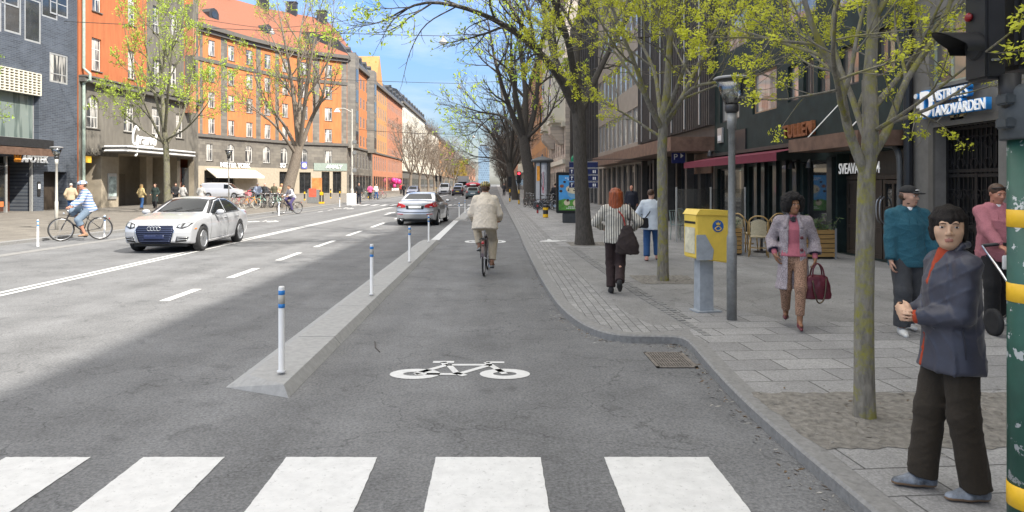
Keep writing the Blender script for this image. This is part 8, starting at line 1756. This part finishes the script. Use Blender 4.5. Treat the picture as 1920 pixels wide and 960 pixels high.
def ex_lilac(p):
    s = p.s; l = Layer(); l.loft(p.O, p.R, p.F, p.U, [(-.02*s, 0, .0, .158*s, .118*s), (.05*s, 0, 0, .15*s, .112*s), (.14*s, 0, .0, .128*s, .092*s), (.32*s, 0, .01*s, .145*s, .112*s), (.45*s, 0, -.005*s, .13*s, .082*s), (.53*s, 0, 0, .058*s, .056*s)], k=.02)
    for a in range(-4, 5): x = a*.03; l.cap(p.T(x, .085*math.sqrt(max(.05, 1-(x/.15)**2)), .12), p.T(x*1.15, .125*math.sqrt(max(.05, 1-(x/.17)**2)), -.02), .008*s, .017*s, k=.012)
    p.link(l, 'blouse', c_pinkb, .001)
    l = Layer()
    for q in (-1, 1): l.cap(p.T(q*.06, .06, .49), p.T(q*.1, .1, .36), .022*s, .03*s); l.cap(p.T(q*.06, .06, .49), p.T(q*.07, -.03, .55), .02*s, .016*s); l.cap(p.T(q*.07, -.03, .55), p.T(0, -.08, .555), .017*s, .017*s)
    p.link(l, 'lapel', c_lilac)
    for w in (.22, .06): mb = MB(); mb.sm = True; mb.ball(p.T(.098, .133, w), (.02, .012, .02), 12); mb.build('coat_button', c_burg, p.g)
    mb = MB(); mb.sm = True
    for k in range(7): a = k*.9; mb.ball(p.T(.024*math.cos(a)*(k > 0), .085, .46+.024*math.sin(a)*(k > 0)), .016, 8)
    mb.build('brooch', mat('black_beads', (.015, .017, .025), rough=.25), p.g)
    l = Layer()
    for i in range(2): e = p.el[i]+(p.wr[i]-p.el[i])*.72; l.cap(p.el[i]+(p.wr[i]-p.el[i])*.55, e, .06*s, .078*s); cutend(l, e, nrm(p.wr[i]-p.el[i]), .13*s)
    p.link(l, 'cuff_lining', c_navyl); l = Layer()
    for i in range(2): l.cap(p.el[i], p.el[i]+(p.wr[i]-p.el[i])*.92, .042*s, .034*s)
    p.link(l, 'blouse_sleeve', c_pinkb)
pl_ = person('woman in lilac tweed coat, pink blouse and patterned trousers walking towards the camera', (3.50, 8.17, SW), R(-20), H=1.50, vox=.009, fat=.92,
    pelvis=V3(0, 0, .872), feet=(V3(.06, -.20, .125), V3(-.07, .18, .15)), kpole=(V3(.05, -1, .1), V3(-.06, -1, .1)), footpitch=(0, -12), footyaw=(4, -4), hands=(V3(.235, -.03, .82), V3(-.20, -.06, .86)), poles=(V3(.45, .9, -.1), V3(-.5, .9, -.1)), hdir=((V3(.05, -.1, -1), V3(-1, .1, 0)), (V3(.3, -.2, -1), V3(1, .2, 0))), curl=((35, 60, 45), (20, 25, 20)),
    yaw=22, pitch=0, skin=s_brown, headscale=.98, top=dict(m=c_lilac, x=.03, hem=-.47, hemx=.06, sl=.066, cuff=.086, slen=.7, name='coat', noise=.004, front=coat_front), bottom=dict(m=c_leop, th=.098, kn=.072, an=.054, end=.14, noise=.002), shoes=(c_burg, c_burg, 'pump'), hair=('afro', h_afro), extra=ex_lilac)
# her handbag
g = thing('handbag', 'burgundy leather handbag with chain carried by the woman in the lilac coat', 'bag', (3.50+.22, 8.03, SW+.36), R(0)); l = Layer(); l.loft(V3(0, 0, .15), V3(1, 0, 0), V3(0, -1, 0), V3(0, 0, 1), [(-.15, 0, 0, .155, .065), (0, 0, 0, .145, .06), (.10, 0, 0, .115, .04), (.13, 0, 0, .10, .022)], k=.02, p=3.5); link('bag_body', l.mesh('bag_body', .01, c_burg, None, .004), g)
for y in (-.03, .03): mb = MB(); mb.sm = True; mb.tube(curve([(-.07, y, .26), (-.05, y*.7, .36), (0, y*.3, .41), (.05, y*.7, .36), (.07, y, .26)], 5), .009, 6); mb.build('handle', c_burg, g)
mb = MB(); mb.sm = True; mb.tube(curve([(-.08, -.06, .22), (-.07, -.09, .08), (-.03, -.09, -.03), (.03, -.09, .0), (.06, -.08, .12), (.08, -.05, .24)], 5), .009, 5); mb.build('chain', mat('dark_chain', (.12, .09, .06), rough=.35, metal=.8), g)
# ---- man in the teal hoodie
c_teal = cloth('teal_fleece', (.02, .11, .155), scale=130, bump=.7, var=.3); c_pinkh = cloth('pink_fleece', (.48, .18, .21), scale=130, bump=.7, var=.22); c_char = cloth('charcoal_cotton', (.045, .047, .052)); c_black = cloth('black_cotton', (.014, .014, .016)); m_cap = cloth('black_cap', (.016, .016, .017)); c_wsh = mat('white_trainers', (.6, .6, .58), rough=.5, var=.12)
def ex_hood(m, tee=True):
    def f(p):
        s = p.s; l = Layer(); l.loft(p.O, p.R, p.F, p.U, [(.47*s, 0, .03*s, .055*s, .05*s), (.525*s, 0, .02*s, .056*s, .056*s)], k=.01); p.link(l, 'tee_collar', m_signw)
        l = Layer(); l.loft(p.O, p.R, p.F, p.U, [(-.17*s, 0, 0, .203*s, .152*s), (-.09*s, 0, 0, .212*s, .16*s)], k=.01)
        for i in range(2): e = p.el[i]+(p.wr[i]-p.el[i])*.86; e2 = p.el[i]+(p.wr[i]-p.el[i])*.97; l.cap(e, e2, .044*s, .04*s); cutend(l, e2, nrm(e2-e), .07*s)
        p.link(l, 'rib_trim', m)
        mb = MB(); mb.sm = True
        for q in (-1, 1): mb.tube([p.T(q*.035, .11, .46), p.T(q*.04, .142, .40), p.T(q*.045, .147, .33)], .0035*s, 5)
        mb.build('hood_cord', m, p.g)
    return f
def beard(p):
    l = Layer(); l.ell(p.h(0, -.046, -.09), np.array((.036, .038, .027))*p.hs, .01, p.Hm)
    for q in (-1, 1): l.ell(p.h(q*.05, -.02, -.055), np.array((.012, .035, .036))*p.hs, .02, p.Hm)
    l.fn(lambda X, Y, Z: ((X-p.hc[0])*p.Hm[0, 2]+(Y-p.hc[1])*p.Hm[1, 2]+(Z-p.hc[2])*p.Hm[2, 2])+.068*p.hs, p.hc-.3, p.hc+.3, 'x', .01); p.link(l, 'beard', h_brn, .001)
f_t = ex_hood(c_teal)
def ex_teal(p): f_t(p); beard(p); mb = MB(); mb.sm = True; mb.tube([p.h(-.03, -.088, .078), p.h(0, -.093, .08), p.h(.03, -.088, .078)], .006, 6); mb.build('cap_mark', m_signw, p.g)
person('man in teal hoodie, dark trousers and black cap walking behind the front woman', (4.66, 7.85, SW), R(-8), H=1.655, vox=.010, feet=(V3(.09, .20, .10), V3(-.1, -.10, .075)), hands=(V3(.26, -.12, .80), V3(-.215, -.10, .79)), poles=(V3(.7, .7, -.2), V3(-.7, .7, -.2)), yaw=36, pitch=4, skin=s_pale,
    top=dict(m=c_teal, x=.03, hem=-.12, sl=.068, cuff=.058, slen=.93, name='hoodie', hood=True, noise=.007), bottom=dict(m=c_char, th=.108, kn=.09, an=.088, end=.06), shoes=(c_wsh, c_wsole, 'sneaker'), hair=('cap', m_cap), extra=ex_teal, curl=((30, 45, 35), (25, 40, 30)), fat=1.05)
f_p = ex_hood(c_pinkh)
def ex_pinkm(p): f_p(p); beard(p); mb = MB(); mb.sm = True; mb.tube([p.h(-.085, -.01, .07), p.h(-.05, -.075, .095), p.h(0, -.09, .1), p.h(.05, -.075, .095), p.h(.085, -.01, .07)], .008, 6); mb.build('sunglasses', c_blk, p.g)
person('man in pink hoodie and black trousers pushing a stroller behind the traffic pole', (5.98, 8.3, SW), R(-8), H=1.68, vox=.011, feet=(V3(.1, .12, .08), V3(-.1, -.12, .075)), hands=(V3(.17, -.33, .98), V3(-.12, -.34, .965)), poles=(V3(.8, .5, -.6), V3(-.8, .5, -.6)), hdir=((V3(-.2, -.8, -.3), V3(0, .2, -1)), (V3(.3, -.8, -.3), V3(0, .2, -1))), curl=((35, 55, 40), (35, 55, 40)), yaw=8, pitch=14, skin=s_ruddy, fat=1.08,
    top=dict(m=c_pinkh, x=.03, hem=-.12, sl=.068, cuff=.055, slen=.9, name='hoodie', hood=True, noise=.007), bottom=dict(m=c_black, th=.105, kn=.085, an=.08), shoes=(c_wsh, c_wsole, 'sneaker'), hair=('short', h_brn), extra=ex_pinkm, belly=.02)
g = thing('stroller', 'black and silver stroller half hidden behind the green traffic pole', 'stroller', (5.78, 7.35, SW), R(-4)); mb = MB(); mb.sm = True
for q in (-.22, .22): mb.tube([(q, .62, .98), (q, .3, .72), (q, -.1, .36), (q, -.38, .2)], .014, 8)
mb.build('push_frame', c_chr, g); mb = MB(); mb.sm = True; mb.tube([(-.22, .62, .98), (0, .64, 1.0), (.22, .62, .98)], .02, 8); mb.build('handle', c_blk, g); mb = MB(); mb.sm = True
for q in (-.22, .22): mb.tube([(q, -.05, .42), (q, .36, .15)], .013, 8)
mb.build('rear_strut', c_chr, g)
for x in (-.26, .26):
    for y, r_ in ((.36, .15), (-.4, .1)):
        mb = MB(); mb.sm = True; M = Matrix.Translation((x, y, r_)) @ Matrix.Rotation(R(90), 4, 'Y'); mb.lathe([(r_*.72, -.02), (r_, -.022), (r_, .022), (r_*.72, .02)], 24, M=M); w = mb.build('wheel', c_tyre, g); mb = MB(); mb.lathe([(r_*.74, -.012), (r_*.74, .012)], 24, M=M); 
        for k in range(6): a = k*math.pi/3; mb.tube([M @ Vector((0, 0, 0)), M @ Vector((r_*.72*math.cos(a), r_*.72*math.sin(a), 0))], .008, 5)
        mb.build('rim', m_signw, w)
l = Layer(); l.cap((0, .18, .52), (0, -.2, .42), .17, .15, k=.05); l.cap((0, .22, .6), (0, .24, .82), .16, .12, k=.08); link('seat', l.mesh('seat', .02, c_black), g); mb = MB(); mb.bevbox(-.07, .07, .5, .53, .72, .88, .01); mb.build('parcel_label', m_signw, g)
# ---- woman with red hair seen from behind
c_strip = striped_cloth('striped_blouse', (.55, .52, .45), (.05, .05, .05), 9, 'X', .8, .3); c_maro = cloth('dark_maroon_trousers', (.026, .013, .013)); c_tote = cloth('dark_brown_tote', (.028, .018, .017), scale=20); c_wjk = mat('white_windbreaker', (.60, .65, .70), rough=.5, var=.08, scale=8, bump=.2); c_jean = cloth('blue_denim', (.022, .075, .20), scale=60)
person('woman with long auburn hair, striped blouse and dark trousers walking away', (1.86, 10.75, SW), R(171), H=1.60, vox=.011, feet=(V3(.075, .02, .075), V3(-.05, .28, .20)), kpole=(V3(.03, -1, .1), V3(-.03, -1, -.1)), footpitch=(0, 38), hands=(V3(.20, -.22, .99), V3(-.24, -.12, .97)), poles=(V3(.9, .6, -.2), V3(-.9, .6, -.2)), yaw=-6, skin=s_pale, headscale=1.02,
    top=dict(m=c_strip, x=.03, hem=-.12, hemx=.01, sl=.07, cuff=.05, slen=.93, name='blouse', noise=.006), bottom=dict(m=c_maro, th=.098, kn=.08, an=.075, end=.05, name='trousers'), shoes=(c_black, c_blksole, 'sneaker'), hair=('long', h_red))
g = thing('tote_bag', 'dark brown tote bag on the shoulder of the woman with auburn hair', 'bag', (1.86+.14, 10.75-.19, SW+.62), R(-6)); l = Layer(); l.loft(V3(0, 0, .19), V3(1, 0, 0), V3(0, -1, 0), V3(0, 0, 1), [(-.19, 0, 0, .17, .06), (-.05, 0, 0, .175, .075), (.1, 0, 0, .12, .055), (.25, 0, 0, .055, .025)], k=.02, p=2.6); link('bag_body', l.mesh('bag_body', .012, c_tote, None, .008), g)
mb = MB(); mb.sm = True; mb.tube(curve([(.03, .0, .42), (.05, .06, .6), (.05, .14, .74), (.04, .2, .76)], 4), .014, 6); mb.build('strap', c_tote, g)
mb = MB(); mb.sm = True; mb.tube(curve([(-.03, .0, .42), (-.06, .02, .56), (-.13, .06, .66)], 4), .012, 6); mb.build('red_strap', mat('red_leather', (.3, .03, .02), rough=.5), g)
# ---- woman in the white jacket with crossbody bag
person('woman in white jacket and blue jeans walking away behind the mossy tree', (3.42, 15.3, SW), R(166), H=1.56, vox=.013, feet=(V3(.09, .10, .075), V3(-.13, -.14, .085)), hands=(V3(.22, -.14, .86), V3(-.22, -.1, .82)), poles=(V3(.9, .6, -.2), V3(-.9, .6, -.2)), skin=s_pale, yaw=-20, fat=1.05,
    top=dict(m=c_wjk, x=.04, hem=-.20, hemx=.02, sl=.07, cuff=.055, slen=.95, name='jacket', noise=.006), bottom=dict(m=c_jean, th=.098, kn=.08, an=.078), shoes=(mat('pink_sandal', (.5, .25, .2)), c_blksole, 'sneaker'), hair=('short', h_brn))
g = thing('crossbody_bag', 'black crossbody bag at the side of the woman in the white jacket', 'bag', (3.20, 15.16, SW+.72), R(12)); l = Layer(); l.loft(V3(0, 0, .13), V3(1, 0, 0), V3(0, -1, 0), V3(0, 0, 1), [(-.12, 0, 0, .15, .05), (.1, .02, 0, .11, .04)], k=.02, p=3); link('bag_body', l.mesh('bag_body', .012, c_black, None, .003), g); mb = MB(); mb.sm = True; mb.tube(curve([(.06, 0, .22), (.18, -.02, .38), (.33, .0, .60), (.36, .06, .66)], 4), .012, 5); mb.build('strap', c_black, g)
# ---- far men on the right
c_dknavy = cloth('dark_navy', (.014, .016, .028))
person('bald man in dark jacket and trousers standing before the shop windows', (5.86, 30, SW), R(-5), H=1.62, vox=.02, top=dict(m=c_dknavy, x=.035, hem=-.16, sl=.07, cuff=.06), bottom=dict(m=c_black, th=.1, kn=.08, an=.075), shoes=(c_black, c_blksole, 'shoe'), skin=s_ruddy, fat=1.1, belly=.02)
person('person in dark clothes walking behind the poster stand', (PX(1041, 46), 46, SW), R(175), H=1.72, vox=.03, top=dict(m=c_black, x=.035, hem=-.16, sl=.07, cuff=.06), bottom=dict(m=c_black, th=.1, kn=.08, an=.075), shoes=(c_black, c_blksole, 'shoe'), hair=('short', h_blk))
# ---- cyclists
c_cream = mat('cream_quilted', (.66, .58, .47), rough=.8, var=.1, scale=10, bump=.2); c_beige = cloth('beige_chinos', (.46, .385, .28)); m_hy = mat('yellow_helmet', (.45, .36, .10), rough=.35); m_hb = mat('black_helmet', (.02, .02, .022), rough=.4)
person('cyclist in cream quilted jacket, beige trousers and helmet riding away in the near lane', (PX(911, 14.2), 13.9, .006), R(177), H=1.80, vox=.011, pelvis=V3(0, .235, 1.015), lean=11, shw=.94, fat=1.06, belly=.02,
    feet=(V3(.12, .00, .53), V3(-.13, .09, .21)), kpole=(V3(.25, -1, .3), V3(-.18, -1, .2)), footpitch=(20, 5), hands=(V3(.27, -.13, 1.07), V3(-.27, -.13, 1.07)), poles=(V3(.35, .7, -.6), V3(-.35, .7, -.6)), hdir=((V3(-.1, -1, -.2), V3(-.2, -.1, -1)), (V3(.1, -1, -.2), V3(.2, -.1, -1))), curl=((40, 60, 40), (40, 60, 40)), yaw=0, pitch=2, skin=s_ruddy, headscale=1.0,
    top=dict(m=c_cream, x=.05, hem=-.13, hemx=.015, sl=.075, cuff=.06, slen=.92, name='jacket', noise=.007, nscale=1.5, collar=.01), bottom=dict(m=c_beige, th=.105, kn=.082, an=.07, end=.12), shoes=(mat('brown_shoe', (.2, .1, .06)), c_wsole, 'sneaker'), hair=('helmet', m_hy, m_hb))
c_bstr = striped_cloth('blue_white_shirt', (.5, .5, .56), (.1, .2, .42), 3.6, 'Z', 3, .4); c_gshort = cloth('grey_blue_shorts', (.14, .19, .25)); m_hbl = mat('blue_helmet', (.05, .12, .25), rough=.4); m_hw = mat('white_helmet', (.6, .62, .65), rough=.4)
def ex_shades(p):
    for q in (-1, 1): mb = MB(); mb.sm = True; mb.ball(p.h(q*.032, -.09, .012), (.024*p.hs, .012*p.hs, .016*p.hs), 10); mb.build('sunglass_lens', c_blk, p.g)
person('cyclist in blue striped shirt, shorts and blue helmet riding at the far left', (-13.05, 21.8, .006), hd1+R(90), H=1.92, vox=.013, pelvis=V3(0, .24, 1.035), lean=17, fat=1.04, feet=(V3(.13, .09, .21), V3(-.13, .03, .54)), kpole=(V3(.15, -1, .2), V3(-.2, -1, .3)), hands=(V3(.27, -.27, 1.06), V3(-.27, -.27, 1.06)), poles=(V3(.7, .4, -.6), V3(-.7, .4, -.6)), hdir=((V3(-.1, -1, -.3), V3(-.1, -.1, -1)), (V3(.1, -1, -.3), V3(.1, -.1, -1))), curl=((40, 60, 40), (40, 60, 40)), yaw=8, pitch=4, skin=s_ruddy,
    top=dict(m=c_bstr, x=.04, hem=-.12, hemx=.01, sl=.07, cuff=.06, slen=.86, name='shirt', noise=.006), bottom=dict(m=c_gshort, th=.108, kn=.092, an=.088, end=.62, name='shorts'), shoes=(mat('tan_trainers', (.28, .17, .1)), c_blksole, 'sneaker'), hair=('helmet', m_hw, m_hbl), extra=ex_shades)
c_gjk = cloth('light_grey_jacket', (.42, .40, .43)); c_purp = cloth('dark_purple_trousers', (.06, .045, .13))
person('cyclist in light grey jacket with backpack riding across the road by the parked bicycles', (-12.2, 41, .006), math.atan2(-.75, -.65)+R(90), H=1.76, vox=.02, pelvis=V3(0, .24, 1.0), lean=30, feet=(V3(.13, .09, .21), V3(-.13, .03, .54)), kpole=(V3(.15, -1, .2), V3(-.2, -1, .3)), hands=(V3(.27, -.27, 1.06), V3(-.27, -.27, 1.06)), poles=(V3(.7, .4, -.6), V3(-.7, .4, -.6)), skin=s_tan, top=dict(m=c_gjk, x=.03, hem=-.10, sl=.066, cuff=.055, slen=.93), bottom=dict(m=c_purp, th=.1, kn=.078, an=.07), shoes=(c_black, c_wsole, 'sneaker'), hair=('short', h_brn), face=True)
g = thing('backpack', 'dark backpack worn by the cyclist in the light grey jacket', 'bag', (-12.2, 41, .006), math.atan2(-.75, -.65)+R(90)); l = Layer(); l.ell((0, .17, 1.33), (.14, .1, .2), .05); link('bag_body', l.mesh('bag_body', .025, c_black), g)
# ---- small figures on the far left pavement
def far(label, px, Y, rz, H, topm, botm, hairm, long=False, skin=s_pale, stride=.15, hem=-.14, coat=False, group=None, vox=.03, z=SW):
    person(label, (PX(px, Y), Y, z), R(rz), H=H, vox=vox, group=group, feet=(V3(.09, -stride, .08), V3(-.09, stride, .085)), hands=(V3(.24, -.1, .92*H/1.7), V3(-.22, -.18, .98*H/1.7)), skin=skin, top=dict(m=topm, x=.035, hem=-.5 if coat else hem, hemx=.03 if coat else .0, sl=.068, cuff=.06, slen=.95, name='coat' if coat else 'jacket'), bottom=dict(m=botm, th=.098, kn=.078, an=.074), shoes=(c_black, c_blksole, 'shoe'), hair=('long' if long else 'short', hairm))
c_bej = cloth('beige_jacket', (.42, .33, .22)); c_yel = cloth('pale_yellow_jacket', (.55, .42, .2)); c_dgr = cloth('dark_green_coat', (.015, .028, .024)); c_lblue = cloth('pale_blue_shirt', (.35, .4, .52)); c_peach = cloth('peach_jacket', (.6, .35, .22)); c_olive = cloth('olive_jacket', (.08, .075, .045)); c_wh = cloth('white_shirt', (.45, .44, .42)); c_pk = cloth('hot_pink_top', (.6, .1, .25))
far('white haired person in beige jacket and jeans walking before the navy brick house', 133, 37, 200, 1.72, c_bej, c_jean, h_gry)
far('blond woman in pale yellow jacket and jeans walking before the cinema', 265, 46, 160, 1.66, c_yel, c_jean, h_bln, True)
far('woman in long dark green coat standing before the cinema doors', 291, 48, -10, 1.7, c_dgr, c_black, h_brn, True, stride=.03, coat=True)
far('man in black jacket holding a phone near the young tree', 329, 51, 40, 1.76, c_black, c_black, h_blk)
far('person in white shirt with a dark bag walking near the cinema corner', 343, 50.5, 170, 1.68, c_wh, c_dknavy, h_blk)
far('person in white top seen over the roof of the white saloon', 377, 50, 185, 1.66, c_wh, c_char, h_gry)
far('man in pale blue shirt behind the parked bicycles', 483, 55, 20, 1.76, c_lblue, c_char, h_gry)
far('man in grey suit jacket behind the parked bicycles', 497, 58, -30, 1.74, c_char, c_black, h_gry)
far('man in olive jacket standing beside the leaning tree', 514, 60, 10, 1.74, c_olive, c_black, h_brn)
far('woman in peach jacket behind the grey jacket cyclist', 528, 56, 30, 1.7, c_peach, c_dknavy, h_bln, True)
far('person in dark coat with white shirt crossing near the white cabinet', 673, 58, 15, 1.78, c_black, c_dknavy, h_brn)
far('person in hot pink top before the pink shop', 694, 74, 190, 1.66, c_pk, c_black, h_blk)
far('person in white top before the pink shop', 705, 76, 40, 1.7, c_wh, c_jean, h_brn)
far('person in dark jacket walking beyond the pink shop', 757, 98, 180, 1.75, c_black, c_dknavy, h_blk)
far('person in red jacket beyond the dark blue car', 752, 112, 10, 1.75, cloth('red_jacket', (.4, .04, .04)), c_black, h_brn)
far('person in dark clothes far down the right pavement', 1000, 72, 170, 1.74, c_black, c_black, h_blk)
far('person in grey jacket far down the right pavement', 945, 95, 10, 1.76, c_char, c_black, h_brn)
# bright shop windows and pots before the pink shop
g = thing('pink_display', 'hot pink balloon display in the shop window under the red orange house', 'display', (-26.2, 176, SW))
for k, (y, z, r_) in enumerate(((0, 2.6, .7), (2.4, 2.2, .6), (5, 2.7, .55), (9, 2.3, .8), (1.2, 1.2, .5))): mb = MB(); mb.sm = True; mb.ball((.2, y, z), r_, 10); mb.build('balloon', mat('hot_pink', (.75, .05, .25), rough=.4), g)
mb = MB(); mb.box(-.1, .1, -1, 10, 0, .6); mb.build('display_stand', m_signw, g)
